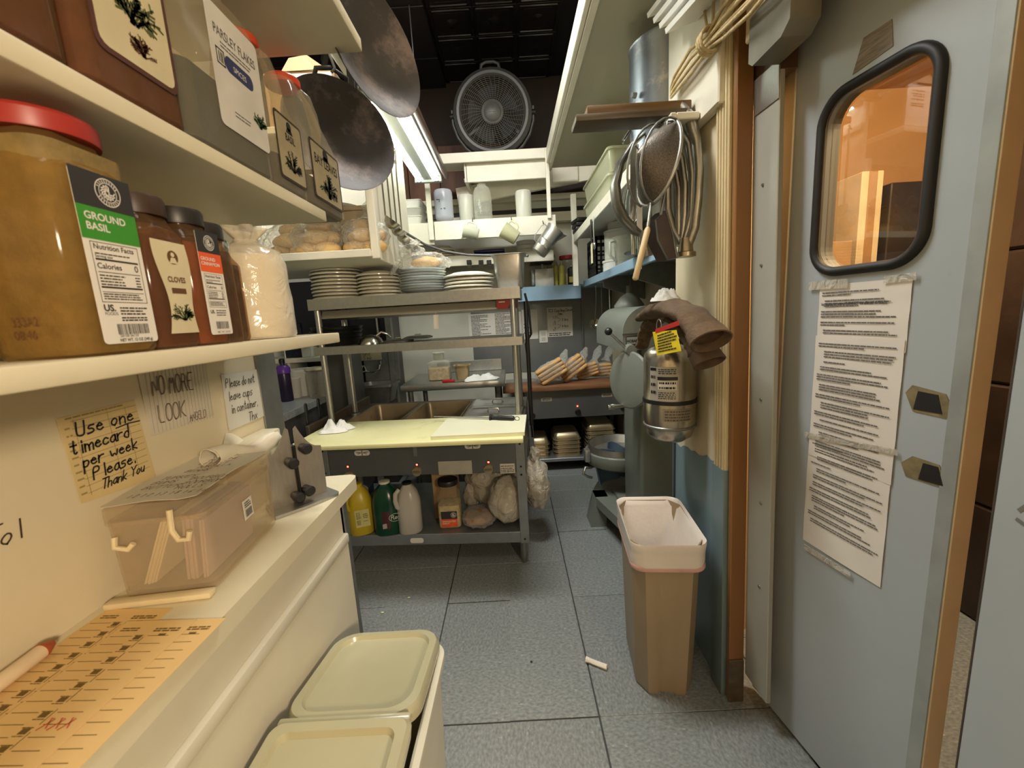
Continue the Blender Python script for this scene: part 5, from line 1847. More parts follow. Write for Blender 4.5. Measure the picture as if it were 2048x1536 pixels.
OIL = mat('squeeze_oil', (196, 190, 96), .3, 0, .05, 8)
bottle('squeeze_bottle', 'left oil filled squeeze bottle on the blue back shelf', 1111, .055, .22, OIL, OIL, prof=[(.95, 0), (1, .02), (1, .74), (.8, .79), (.25, .82), (.12, .97)])
bottle('squeeze_bottle', 'right oil filled squeeze bottle on the blue back shelf', 1124, .055, .22, OIL, OIL, prof=[(.95, 0), (1, .02), (1, .74), (.8, .79), (.25, .82), (.12, .97)])
bottle('clear_bottle', 'tall clear bottle with dark cap behind the squeeze bottles', 1106, .11, .30, CLEARP, mat('dark_green_cap', (50, 66, 50), .4), Y=BY+.25)
bottle('red_lid_jar', 'big clear jar with red lid in the shelf corner', 1136, .15, .28, CLEARP, REDL, Y=BY+.25, prof=[(.9, 0), (1, .02), (1, .72), (.82, .84), (.8, .88)], inner=mat('pale_oil', (196, 186, 110), .3), lev=.5)
t = bottle('black_bottle', 'black bottle with yellow and white label by the corner post', 1144, .075, .17, BLACK, CHROME, prof=[(.95, 0), (1, .03), (1, .85), (.6, .92), (.3, .95)], Y=BY+.08)
x = pz(1144, 565, BY+.08).x
obj('label', MB(frame((x-.03, BY+.0415, zk+.02), (1, 0, 0), UP)).box((0, 0, 0), (.06, .05, .001)), mat('label_yellow', (212, 200, 120), .5), t)
t = thing('portion_scale', 'white portion scale with square platform on the blue shelf', 'scale', (pz(1086, 560, BY+.1).x, BY+.1, zk))
x = pz(1086, 560, BY+.1).x
obj('housing', MB().rbox((x-.075, BY+.05, zk), (x+.095, BY+.20, zk+.155), .008, 2), mat('scale_steel', (196, 196, 190), .4, .4), t, 40)
obj('dial', MB().cyl((x-.08, BY+.12, zk+.085), (x-.10, BY+.12, zk+.085), .07, None, 24), WHITEP, t, 40)
obj('stem', MB().cyl((x, BY+.12, zk+.155), (x, BY+.12, zk+.20), .012, None, 12), STEEL, t, 40)
obj('platform', MB().rbox((x-.11, BY+.02, zk+.20), (x+.09, BY+.22, zk+.215), .004, 2), BLACK, t, 40)

for k, px in enumerate((938, 962, 978)):
    p_ = pz(px, 524, 3.61)
    t = thing('binder_clip', ('left', 'middle', 'right')[k]+' black clip on the white lip of the plate shelf', 'clip', p_, 'clips on the plate shelf')
    obj('clip_body', MB().rbox((p_.x-.02, 3.60, p_.z-.02), (p_.x+.02, 3.619, p_.z+.015), .003, 1), BLACK, t)
    obj('clip_arm', MB().tube([(p_.x-.012, 3.606, p_.z-.02), (p_.x-.016, 3.60, p_.z-.045), (p_.x+.016, 3.60, p_.z-.045), (p_.x+.012, 3.606, p_.z-.02)], .0025, 6), STEELD, t, 60)

# ---- white shelf with plates below the upper shelf
PY = 3.62
zw0, zw1 = pz(900, 533, PY).z, pz(900, 512, PY).z
xa, xb = pz(640, 530, PY).x, pz(1108, 520, PY).x
o = thing('plate_shelf', 'white back shelf holding small plates and a blue tray', 'shelf', (-.5, PY, zw0))
obj('shelf_board', MB().rbox((xa, PY+.02, zw1-.02), (xb, YB-.002, zw1), .003, 1), WHITE, o)
obj('front_lip', MB().rbox((xa, PY, zw0), (xb, PY+.02, zw1), .003, 1), WHITE, o)
sp = None
c = pz(886, 512, PY+.12)
for k in range(5):
    pos = V((c.x, PY+.16, zw1+.0005+k*.0165))
    lb = ordn[k]+' small white plate in the stack on the plate shelf' if k < 4 else 'topmost upturned white bowl of the stack on the plate shelf'
    if k < 4:
        dup(pr, pos, lb, k*.5, 'small plates on the back shelf', (.72, .72, 1))
    else:
        dup(pr, pos, lb, 0, 'small plates on the back shelf', (.70, .70, 1.5))
for k, lb in enumerate(('lower dark blue tray on the plate shelf', 'upper dark blue tray on the plate shelf')):
    lo, hi = pbox(945+k*2, 505-6*k, 1011-k*2, 511-6*k, PY+.1, .2)
    tag(obj('blue_tray', MB().rbox((lo[0], lo[1], zw1+.001+k*.027), (hi[0], hi[1], zw1+.024+k*.027), .006, 2), mat('dark_blue_plastic', (36, 38, 100), .4), None, 40), lb, 'tray', 'blue trays on the plate shelf')
c = pz(1055, 508, PY+.1)
for k in range(3):
    q = MB().lathe([(.075, 0), (.088, .002), (.092, .028), (.095, .030), (.09, .034), (.001, .034)], 28, (c.x, PY+.14, zw1+.0006+k*.0345))
    tag(obj('white_container', q, WHITEP, None, 40), ('lowest', 'middle', 'topmost')[k]+' round white container stacked right on the plate shelf', 'container', 'round white containers on the plate shelf')

# ---- upper white shelf with bottles, hooks and cups
UY = 3.45
zu1, zu0 = pz(980, 437, UY).z, pz(980, 475, UY).z
xa, xb = pz(640, 450, UY).x, pz(1112, 450, UY).x
o = thing('upper_shelf', 'upper white back shelf hung from posts with bottles on it', 'shelf', (-.4, UY, zu0))
obj('shelf_board', MB().rbox((xa, UY+.018, zu1-.02), (xb, 3.9, zu1), .003, 1), WHITE, o)
xm = pz(868, 460, UY).x
obj('front_lip', MB().rbox((xm+.004, UY-.004, zu0), (xb, UY+.018, zu1), .003, 1), WHITE, o)
obj('front_lip', MB().rbox((xa, UY, zu0-.03), (xm-.004, UY+.018, zu1-.01), .003, 1), WHITE, o)
for px, w in ((858, .04), (1097, .03)):
    x = pz(px, 400, UY).x
    obj('hanger_post', MB().rbox((x-w/2, UY-.03, zu0 if px < 900 else zu1-.03), (x+w/2, UY-.005, 2.62), .003, 1), WHITE, o)
x = pz(1149, 470, 3.55).x
struct('trim_15', MB().rbox((x-.022, 3.53, zh-.03), (x+.022, 3.575, pz(1149, 388, 3.55).z), .004, 1), WHITE)
zq = zu1+.0006
for k in range(3):
    lo, hi = pbox(786, 440, 846, 440, UY+.1, .25)
    q = MB(MX.Translation(((lo[0]+hi[0])/2, UY+.18, zq+k*.062)))
    q.loft([rl(.21, .26, .03, 0), rl(.25, .30, .03, .055), rl(.262, .312, .03, .057), rl(.262, .312, .03, .061), rl(.2, .25, .03, .061)])
    tag(obj('food_tub', q, FROST if k == 1 else WHITEP, None, 40), ('lowest', 'middle', 'topmost')[k]+' white lidded tub stacked at the left of the upper shelf', 'tub', 'white tubs on the upper shelf')
FR2 = film('blue_white_bottle', (226, 230, 240), .3, .25, .6, milky=(206, 212, 226))
bottle('upturned_bottle', 'upturned milky bottle with black marker marks on the upper shelf', 889, .15, .26, FR2, WHITEP, Y=UY+.1, z=zq, prof=[(.45, 0), (.5, .06), (.92, .12), (1, .2), (1, .9), (.9, .98), (.6, 1)], cap=False, py=430)
m_ = MB(frame((pz(889, 410, UY+.1).x-.05, UY+.026, zq+.1), (1, 0, 0), UP))
ribbon(m_, [(.0, .07), (.025, .07), (.02, .055)], .006)
ribbon(m_, [(.03, .0), (.065, .004), (.06, -.004)], .006)
bpy.data.objects['upturned_bottle']
obj('marker_marks', m_, INK, bpy.data.objects['upturned_bottle'])
bottle('beaker', 'tall frosted beaker left of the ribbed clear jug', 934, .13, .235, FROST, WHITEP, 'container', UY+.2, zq, [(.9, 0), (.95, .02), (1, .96), (.92, 1), (.6, 1)], False, py=430)
rb = [(.85, 0), (.95, .03)]+[(.95+.05*(k % 2), .08+.07*k) for k in range(11)]+[(.8, .90), (.5, .96), (.5, 1)]
bottle('ribbed_jug', 'ribbed clear plastic jug upside down on the upper shelf', 967, .15, .28, CLEARP, WHITEP, 'bottle', UY+.09, zq, rb, False, py=430)
bottle('beaker', 'frosted white beaker right of the ribbed clear jug', 1048, .13, .225, FROST, WHITEP, 'container', UY+.12, zq, [(.95, 0), (.97, .02), (1, .92), (.9, .98), (.6, 1)], False, py=428)


def hung_cup(label, cpx, cpy, hx, hy, tilt, w, h, mt, name='measuring_cup', bands=0, side=1):
    """cup hanging from a hook by its handle: tilt turns the cup axis about Y, side says where the handle sits"""
    c = pz(cpx, cpy, UY-.09)
    hp = pz(hx, hy, UY-.03)
    t = thing(name, label, 'cup', hp)
    hk = [V((hp.x, UY-.004, hp.z+.03)), V((hp.x, UY-.03, hp.z+.032)), V((hp.x, UY-.05, hp.z+.01)), V((hp.x, UY-.075, hp.z-.008)), V((hp.x, UY-.09, hp.z+.006))]
    obj('hook', MB().tube(hk, .003, 6), STEELD, t, 60)
    Mx = MX.Translation(c) @ MX.Rotation(tilt, 4, 'Y') @ MX.Translation((0, 0, -h/2))
    q = MB(Mx)
    pf = [(.40, 0), (.42, .02)]
    for b_ in range(bands):
        z = .25+.22*b_
        pf += [(.44, z-.02), (.455, z), (.44, z+.02)]
    pf += [(.5, .97), (.515, 1), (.49, .99), (.40, .04), (.001, .03)]
    q.lathe([(w*a, h*b_) for a, b_ in pf], 28)
    q.add([(-side*w*.46, -w*.16, h*.99), (-side*w*.46, w*.16, h*.99), (-side*w*.70, 0, h*1.06), (-side*w*.47, 0, h*.72)], [(0, 2, 3), (2, 1, 3), (0, 1, 2)])
    obj('cup_body', q, mt, t, 45)
    s = side
    q = MB(Mx).tube([(s*w*.46, 0, h*.88), (s*w*.62, 0, h*.90), (s*w*.72, 0, h*.78), (s*w*.72, 0, h*.45), (s*w*.60, 0, h*.28), (s*w*.42, 0, h*.24)], .007 if not bands else .004, 8)
    obj('handle', q, mt, t, 60)


YCUP = film('pale_yellow_plastic', (240, 240, 214), .25, .25, .6, milky=(222, 222, 186))
hung_cup('small pale measuring cup hanging left under the upper shelf', 942, 465, 946, 444, R(-72), .10, .115, film('pale_plastic', (240, 242, 230), .3, .25, .6, milky=(216, 218, 200)))
hung_cup('pale yellow measuring cup hanging in the middle under the upper shelf', 1020, 468, 1023, 443, R(-55), .125, .125, YCUP)
hung_cup('ribbed aluminium measure hanging right under the upper shelf', 1094, 482, 1086, 450, R(40), .145, .225, ALU, 'metal_measure', 3, -1)

# ---- fan shelf, beams, fan
FY = 3.60
zf0 = pz(985, 317, FY).z
t = thing('fan_shelf', 'long white board shelf under the box fan', 'shelf', (-.1, FY, zf0))
pA, pB = pz(858, 338, FY+.02), pz(1098, 302, FY+.02)
zA = zf0
xa, xb = pA.x, pB.x
obj('shelf_board', MB().rbox((xa, FY-.12, zf0-.022), (xb, FY+.18, zf0), .003, 1), WHITE, t)
obj('front_lip', MB().rbox((xa+.02, FY-.14, zf0-.065), (xb, FY-.12, zf0+.008), .003, 1), WHITE, t)
x2, x3 = pz(932, 350, FY-.1).x, pz(1096, 340, FY-.1).x
obj('apron_board', MB().rbox((x2, FY-.10, zf0-.20), (x3, FY-.08, zf0-.022), .003, 1), WHITE, t)
obj('side_board', MB().rbox((x2-.012, FY-.10, zf0-.20), (x2+.01, FY+.40, zf0-.022), .003, 1), WHITE, t)
obj('brace', MB().beam((x2, FY-.06, zf0-.17), (x2+.30, FY+.42, zf0-.06), .05, .03), WHITE, t)
obj('brace', MB().beam((x3, FY-.06, zf0-.17), (x3-.30, FY+.42, zf0-.06), .05, .03), WHITE, t)
a, c = pz(915, 395, 3.8), pz(1205, 338, 3.8)
bm = MB().beam((a.x, 3.8, a.z), (c.x, 3.8, c.z), .04, .14)
struct('trim_16', bm, WHITE)
a = pz(1118, 350, 3.77)
struct('trim_17', MB().rbox((a.x-.06, 3.75, a.z-.075), (a.x+.16, 3.777, a.z+.075), .003, 1), WHITE)
# soffit: the high loft board on the right
SX = .373
zS = 2.517
so = struct('trim_18', MB().rbox((SX, -.8, zS), (1.0, 3.57, zS+.03), .003, 1), mat('loft_paint', (178, 176, 156), .5, 0, .04, 3, .06, 30))
struct('trim_19', MB().rbox((SX-.022, -.8, zS-.008), (SX-.002, 3.60, zS+.09), .003, 1), WHITE)
struct('trim_20', MB().rbox((SX+.0, -.8, zS-.014), (SX+.03, 3.59, zS-.0005), .002, 1), WHITE)
# fan
fc = pz(986, 238, FY)
t = thing('floor_fan', 'round grey fan with wire grille on the fan shelf', 'fan', (fc.x, FY, zf0))
FANG = mat('fan_grey', (70, 70, 69), .4, 0, .05, 8)
FAND = mat('fan_dark', (44, 46, 50), .45, 0, .05, 8)
r0 = .312
fc.z = zf0+r0+.012
FM = MX.Translation(fc) @ MX.Rotation(pi/2+R(6), 4, 'X') @ MX.Rotation(0, 4, 'Z')
q = MB(FM)
q.lathe([(r0*.80, .055), (r0*.84, .07), (r0*.90, .07), (r0*.99, .045), (r0, .02), (r0*.98, -.03), (r0*.9, -.08), (r0*.86, -.08), (r0*.93, -.03), (r0*.94, .015), (r0*.88, .045), (r0*.80, .055)], 48, cap0=False, cap1=False)
obj('housing', q, FANG, t, 40)
q = MB(FM)
for k in range(14):
    rr = r0*(.24+.042*k)
    q.tube([(rr*cos(2*pi*i/40), rr*sin(2*pi*i/40), .060-.010*(k/13)) for i in range(40)], .0016, 5, True)
for k in range(40):
    a = 2*pi*k/40
    q.tube([(r0*.2*cos(a), r0*.2*sin(a), .062), (r0*.5*cos(a+.10), r0*.5*sin(a+.10), .058), (r0*.82*cos(a+.2), r0*.82*sin(a+.2), .052)], .0017, 5)
o = obj('grille', q, mat('grille_wire', (84, 83, 79), .4, 0), t, 60)
o['kind'] = 'stuff'
o = obj('hub_cap', MB(FM).lathe([(r0*.27, .056), (r0*.27, .064), (r0*.22, .068), (r0*.20, .064), (r0*.18, .068), (.001, .072)], 32), mat('hub_grey', (74, 74, 72), .4), t, 40)
m_ = MB(FM @ MX.Translation((0, 0, .073)))
print_lines(m_, -.028, .028, [-.003], .006, 3, .05)
obj('print', m_, INKG, o)
for k in range(5):
    a = 2*pi*k/5+.3
    q = MB(FM)
    q.sheet(6, 4, lambda u, v: ((.05+.15*u)*cos(a+v*.85-.25*u), (.05+.15*u)*sin(a+v*.85-.25*u), .03-.05*v), .002)
    obj('blade', q, FAND, t, 60)
obj('motor', MB(FM).cyl((0, 0, .02), (0, 0, -.09), .055, .05, 24), FAND, t, 40)
for k in range(3):
    a = 2*pi*k/3+pi/2
    obj('rear_strut', MB(FM).beam((.04*cos(a), .04*sin(a), -.07), (r0*.9*cos(a), r0*.9*sin(a), -.06), .02, .008), FAND, t)
q = MB(FM)
q.tube([(-.075, r0*.93, .0), (-.066, r0*1.10, .0), (-.03, r0*1.15, .0), (.03, r0*1.15, .0), (.066, r0*1.10, .0), (.075, r0*.93, .0)], [.014, .013, .012, .012, .013, .014], 10)
obj('handle', q, FANG, t, 60)
for s in (-1, 1):
    q = MB(FM)
    pts = [(s*r0*1.045*cos(R(-th)), -r0*1.045*sin(R(th)), 0.0) for th in (-8, 10, 28, 46, 62)]
    q.tube(pts, [.010, .012, .013, .014, .015], 8)
    for p_ in q.v:
        p_.z = max(p_.z, zf0+.0008)
    obj('stand_arm', q, FANG, t, 60)
q = MB().rbox((fc.x-.16, FY-.06, zf0+.0006), (fc.x+.16, FY+.07, zf0+.028), .008, 2)
obj('stand_foot', q, FAND, t, 40)
for s in (-1, 1):
    obj('side_knob', MB(FM).cyl((s*r0*1.0, 0, 0), (s*r0*1.09, 0, 0), .024, .020, 16), BLACK, t, 40)

# ---- left background: hand sink, refrigerator, counter, oven
t = thing('hand_sink', 'small dark stainless hand sink with gooseneck tap', 'sink', (-1.1, 3.3, .8))
HY = 3.34
lo, hi = pbox(703, 690, 779, 772, HY, .3)
zs = lo[2]
obj('splash_panel', MB().rbox((lo[0], HY+.28, zs), (hi[0], HY+.30, hi[2]), .004, 1), STEELD, t)
q = MB()
cx = (lo[0]+hi[0])/2
w = hi[0]-lo[0]
q.loft([[(cx+x, HY+.15+y, z) for x, y, z in L_] for L_ in (rl(w*.7, .2, .03, zs-.16), rl(w*.9, .26, .04, zs-.02), rl(w, .28, .03, zs-.018), rl(w, .28, .03, zs), rl(w*.88, .24, .04, zs), rl(w*.66, .18, .03, zs-.14))])
obj('basin', q, STEELD, t, 40)
b1 = pz(733, 742, HY+.26)
q = MB().tube([(b1.x-.10, HY+.25, b1.z+.05), (b1.x-.10, HY+.24, b1.z+.01), (b1.x-.06, HY+.24, b1.z-.012), (b1.x, HY+.24, b1.z), (b1.x+.06, HY+.24, b1.z-.012), (b1.x+.12, HY+.24, b1.z+.005), (b1.x+.13, HY+.25, b1.z+.06)], .011, 10)
obj('tap', q, CHROME, t, 60)
obj('spout', MB().tube([(b1.x, HY+.25, b1.z), (b1.x, HY+.22, b1.z+.05), (b1.x, HY+.16, b1.z+.05), (b1.x, HY+.13, b1.z+.01)], .009, 10), CHROME, t, 60)
for s in (-.10, .13):
    obj('tap_handle', MB().cyl((b1.x+s, HY+.25, b1.z+.05), (b1.x+s, HY+.25, b1.z+.085), .013, .018, 12), CHROME, t, 40)
obj('cabinet', MB().rbox((lo[0]+.04, HY+.05, 0), (hi[0]-.04, HY+.28, zs-.165), .004, 1), mat('dark_cabinet', (34, 33, 32), .5), t)
wl = pz(716, 722, HY+.28), pz(762, 700, HY+.28)
t = thing('sink_sign', 'small tan paper sign on the hand sink splash panel', 'sign', wl[0])
F = frame((wl[0].x, HY+.2785, wl[0].z), (1, 0, 0), UP)
obj('sheet', MB(F).box((0, 0, 0), (wl[1].x-wl[0].x, wl[1].z-wl[0].z, .001)), mat('sign_tan', (160, 150, 120), .6), t)
m_ = MB(F @ MX.Translation((0, 0, .0016)))
write(m_, 'Hand', .03, .045, .03, .003, seed=4)
write(m_, 'Sink', .05, .008, .03, .003, seed=5)
obj('handwriting', m_, INK, t)
# stainless column with trims
x0, x1 = pz(652, 760, 2.98).x, pz(700, 760, 2.98).x
t = thing('reach_in_refrigerator', 'tall grey stainless refrigerator side behind the overshelf post', 'refrigerator', ((x0+x1)/2, 3.2, 0))
obj('case', MB().rbox((x0, 2.98, .08), (x1, 3.26, 1.30), .006, 1), mat('fridge_grey', (92, 92, 92), .4, .5, .06, 6), t)
obj('edge_trim', MB().rbox((x0-.004, 2.972, .08), (x0+.03, 2.984, 1.30), .002, 1), GALV, t)
obj('edge_trim', MB().rbox((x1-.03, 2.972, .08), (x1+.004, 2.984, 1.30), .002, 1), STEEL, t)
obj('plinth', MB().box((x0+.02, 3.0, 0), (x1-.02, 3.25, .08)), BLACK, t)
x2 = pz(783, 700, 3.62).x
struct('trim_21', MB().rbox((x2-.03, 3.60, 0), (x2+.02, 3.66, zw0), .003, 1), STEELD)
# black upright oven with chrome posts
t = thing('black_oven', 'black upright oven with two chrome handles behind the overshelf', 'oven', (-1.3, 3.7, 0))
lo, hi = pbox(560, 560, 772, 690, 3.68, .4)
obj('oven_body', MB().rbox((lo[0], 3.68, 0), (hi[0], 4.08, hi[2]), .006, 1), mat('oven_black', (24, 24, 28), .3, .2), t)
for px in (694, 755):
    x = pz(px, 650, 3.66).x
    obj('oven_handle', MB().cyl((x, 3.655, 1.22), (x, 3.655, 1.45), .012, None, 10), CHROME, t, 40)
m_ = MB(frame((pz(735, 560, 3.66).x, 3.6785, pz(735, 560, 3.66).z), (1, 0, 0), UP))
print_lines(m_, 0, .10, [0, .03], .014, 4, .1)
obj('display_print', m_, mat('display_grey', (150, 150, 150), .4), t)
# white counter on the far left with containers
zl_ = .86
p0 = at(560, 832, Z=zl_)
t = thing('side_counter', 'pale grey speckled counter at the far left of the kitchen', 'counter', (p0.x, p0.y, 0))
SPK = mat('speckled_counter', (176, 184, 194), .35, 0, .2, 80)
x1 = x0-.03
obj('worktop', MB().rbox((-2.5, p0.y-.05, zl_-.05), (x1, 3.6, zl_), .004, 1), SPK, t)
obj('cabinet', MB().box((-2.48, p0.y+.0, 0), (x1-.02, 3.58, zl_-.05)), mat('grey_cabinet', (90, 90, 92), .5), t)
for k in range(4):
    obj('cabinet_door', MB().rbox((x1-.06-.27*(k+1)+.005, p0.y-.018, .06), (x1-.06-.27*k-.005, p0.y, zl_-.06), .003, 1), mat('grey_door', (110, 112, 114), .5), t)
p = at(575, 806, Z=zl_)
t = bottle('purple_bottle', 'dark bottle with purple neck on the far left counter', 575, .085, .30, mat('deep_purple', (40, 30, 62), .3), BLACK, Y=p.y+.08, z=zl_+.0006, py=800)
x = WLOC[t.name].x
obj('neck_band', MB().lathe([(.035, .19), (.046, .20), (.046, .235), (.030, .255)], 20, (x, p.y+.08, zl_)), mat('bright_purple', (96, 52, 160), .35), t, 40)
bottle('white_tub', 'white round tub beside the purple bottle', 592, .10, .15, WHITEP, WHITEP, 'tub', p.y+.2, zl_+.0006, [(.85, 0), (.9, .02), (1, .9), (1.05, .92), (1.05, 1), (.8, 1)], False, py=800)
bottle('white_tub', 'larger white tub behind the knife handles', 612, .19, .20, WHITEP, WHITEP, 'tub', p.y+.30, zl_+.0006, [(.85, 0), (.9, .02), (1, .9), (1.05, .92), (1.05, 1), (.8, 1)], False, py=800)
bottle('glass_jar', 'clear glass jar with pale lid beside the overshelf post', 640, .14, .22, CLEARP, mat('pale_lid', (216, 212, 186), .4), 'jar', p.y+.18, zl_+.0006, [(.9, 0), (1, .03), (1, .8), (.8, .88), (.8, .92)], py=800)
t = thing('wall_shelf_unit', 'white shelf with a small appliance above the far left counter', 'shelf', (-1.8, 3.3, 1.2))
zs2 = pz(600, 716, 3.3).z
obj('shelf_board', MB().rbox((-2.5, 3.28, zs2-.035), (x1, 3.6, zs2), .003, 1), WHITE, t)
a = pz(586, 790, 3.3).x
obj('upright', MB().rbox((a-.012, 3.30, zl_), (a+.012, 3.58, zs2-.035), .003, 1), WHITE, t)
obj('dark_back', MB().box((a+.02, 3.57, zl_), (x1, 3.595, zs2-.035)), BLACK, t)
lo, hi = pbox(602, 690, 623, 713, 3.32, .15)
t = thing('white_machine', 'small white machine standing on the far left shelf', 'appliance', (lo[0], 3.4, zs2))
obj('machine_body', MB().rbox((lo[0], 3.32, zs2+.0006), (hi[0], 3.46, zs2+.13), .008, 2), WHITEP, t, 40)
obj('dark_knob', MB().cyl(((lo[0]+hi[0])/2, 3.32, zs2+.10), ((lo[0]+hi[0])/2, 3.30, zs2+.10), .02, None, 14), BLACK, t, 40)
lo, hi = pbox(575, 660, 600, 706, 3.34, .2)
t = thing('dark_tablet', 'dark blue framed screen leaning on the far left shelf', 'screen', (lo[0], 3.4, zs2))
obj('screen_body', MB().rbox((lo[0]-.05, 3.36, zs2+.0006), (hi[0]+.01, 3.39, hi[2]+.05), .006, 2), mat('screen_navy', (20, 24, 44), .2), t, 40)
obj('screen_edge', MB().rbox((lo[0]-.052, 3.358, zs2+.0006), (lo[0]-.04, 3.392, hi[2]+.052), .003, 1), WHITEP, t)
# ================================================================= LEFT MIDDLE: TUBE LIGHT, WOKS, BREAD SHELF
TUBE = glow('fluorescent_tube', (246, 255, 240), TUBE_STRENGTH)
FIX = mat('fixture_white', (120, 121, 115), .35, 0, .04, 8)
xt, ztb = -.542, 2.395


def fixture(label, y0, y1, lit, x=xt):
    t = thing('tube_light', label, 'ceiling light', (x, (y0+y1)/2, ztb))
    obj('channel', MB().rbox((x-.098, y0, ztb+.012), (x+.098, y1, ztb+.062), .003, 1).box((x-.030, y0+.04, ztb-.012), (x+.030, y1-.04, ztb+.012)), FIX, t)
    for y, s in ((y0, 1), (y1, -1)):
        obj('end_plate', MB().rbox((x-.100, min(y, y+s*.035), ztb-.028), (x+.100, max(y, y+s*.035), ztb+.064), .003, 1), FIX, t)
    for s in (-1, 1):
        xx = x+s*.064
        o = obj('tube', MB().cyl((xx, y0+.045, ztb-.010), (xx, y1-.045, ztb-.010), .0165, None, 14), TUBE if lit else mat('dark_tube', (206, 206, 190), .25), t, 40)
        for y, e in ((y0+.034, .012), (y1-.046, .012)):
            obj('socket', MB().rbox((xx-.014, y, ztb-.026), (xx+.014, y+e, ztb+.012), .002, 1), FIX, o)
    for y in (y0+.2, y1-.2):
        obj('hanger', MB().cyl((x, y, ztb+.06), (x, y, 3.405), .004, None, 8), STEELD, t)
    return t


fixture('lit two tube fluorescent fixture hanging over the steam table', 2.05, 3.28, True)
fixture('unlit near fluorescent fixture above the middle spice shelf', .80, 2.02, False)
PIPE = mat('brown_pipe', (92, 66, 54), .35, .2, .15, 8)
q = MB().rbox((xt+.112, .6, ztb+.0), (xt+.142, 3.3, ztb+.05), .010, 2)
tag(obj('brown_rail', q, PIPE, None, 40), 'glossy brown wooden rail running beside the tube lights', 'rail')
# ---- hanging bread shelf, white end panel going up to the light
by0, by1 = 1.98, 2.72
zb_ = pz(690, 510, by0).z
bx1 = pz(742, 500, by0).x
t = thing('bread_shelf', 'white hanging shelf loaded with bagged rolls over the steam table', 'shelf', (bx1-.4, by0, zb_))
obj('shelf_board', MB().rbox((-1.75, by0, zb_-.012), (bx1, by1, zb_+.012), .003, 1), WHITE, t)
obj('front_edge', MB().rbox((-1.75, by0-.012, zb_-.014), (bx1, by0, zb_+.02), .002, 1), WHITE, t)
PANW = mat('end_panel_white', (226, 218, 200), .5, 0, .05, 6, .06, 40, stain=(190, 160, 120), sts=12, stt=.72, stretch=(1, 1, .3))
obj('end_panel', MB().rbox((bx1, by0+.05, zb_-.02), (bx1+.02, by1, 2.62), .003, 1), PANW, t)
obj('corner_strip', MB().rbox((bx1-.006, by0+.02, zb_-.02), (bx1+.03, by0+.05, zb_+.40), .003, 1), WHITE, t)
for x in (-1.5, bx1-.02):
    obj('hanger_post', MB().rbox((x-.02, by1-.06, zb_), (x+.02, by1-.02, 3.405), .003, 1), WHITE, t)
obj('back_panel', MB().box((-1.75, by1-.012, zb_), (bx1, by1, zb_+.6)), WHITE, t)
ROLL = mat('roll_crust', (226, 188, 128), .6, 0, .18, 9, .3, 30, stain=(238, 208, 150), sts=6, stt=.55)
for k, (px, w, dy, lb) in enumerate(((585, .15, .16, 'leftmost bag of golden rolls on the hanging bread shelf'), (640, .12, .12, 'second bag of golden rolls with a knotted top'), (672, .12, .24, 'middle bag of golden rolls behind the second bag'), (734, .115, .13, 'rightmost bag of rolls by the white end panel'))):
    x = pz(px, 490, by0+dy).x
    t = thing('bagged_rolls', lb, 'bagged bread', (x, by0+dy, zb_+.012), 'bags of rolls on the bread shelf')
    zc = zb_+.0125
    g = random.Random(k)
    rolls = ((-.55, -.2), (.5, -.25), (-.05, .35), (.0, -.35), (-.35, .2), (.45, .1), (.05, .0))
    for j, (u, v) in enumerate(rolls):
        c = V((x+u*w*.75, by0+dy+v*.08, zc+.036+(.055 if j in (3, 4, 5) else (.105 if j == 6 else 0))))
        obj('roll', MB().blob(c, (.062, .046, .034), .10, 2, k*7+j, 3), ROLL, t, 70)
    q = MB().blob((x, by0+dy, zc+.085), (w, .095, .09), .2, 2.6, k+20, 4, .92)
    tp_ = V((x+(.03 if k % 2 else -.06), by0+dy-.04, zc+.165))
    q.tube([tp_, tp_+V((0, -.005, .02)), tp_+V((.004, -.01, .045)), tp_+V((.012, -.014, .07))], [.05, .016, .036, .01], 12, flat=.7)
    obj('bag', q, BAG, t, 70)
x = pz(668, 420, by0+.42).x
t = thing('white_pail', 'white lettered plastic pail at the back of the bread shelf', 'pail', (x, by0+.42, zb_))
obj('pail_body', MB().lathe([(.11, 0), (.125, .01), (.14, .28), (.148, .285), (.148, .30), (.13, .30)], 30, (x, by0+.42, zb_+.0126)), WHITEP, t, 40)
F = frame((x+.02, by0+.285, zb_+.15), (1, 0, 0), UP)
obj('print', print_lines(MB(F), 0, .06, [0, .03, .06, .09], .014, 5, .3), mat('dark_red_ink', (120, 50, 40), .5), t)
x = pz(716, 410, by0+.38).x
t = thing('beige_bin', 'beige translucent bin standing beside the white end panel', 'bin', (x, by0+.38, zb_))
q = MB(MX.Translation((x, by0+.40, zb_+.0126)))
q.loft([rl(.12, .16, .02, 0), rl(.15, .19, .03, .01), rl(.185, .22, .03, .25), rl(.20, .235, .03, .255), rl(.20, .235, .03, .275), rl(.17, .20, .03, .275)])
obj('bin_body', q, mat('beige_plastic', (206, 186, 156), .35, 0, .06, 5), t, 40)
for k, (x_, sc) in enumerate(((pz(640, 450, by0+.45).x, .75), (pz(640, 450, by0+.45).x, .75), (pz(640, 450, by0+.45).x, .75))):
    dup(pr, (x_, by0+.50, zb_+.0128+k*.017), ('lowest', 'middle', 'topmost')[k]+' small plate behind the bags of rolls', 0, 'small plates on the bread shelf', (sc, sc, 1))
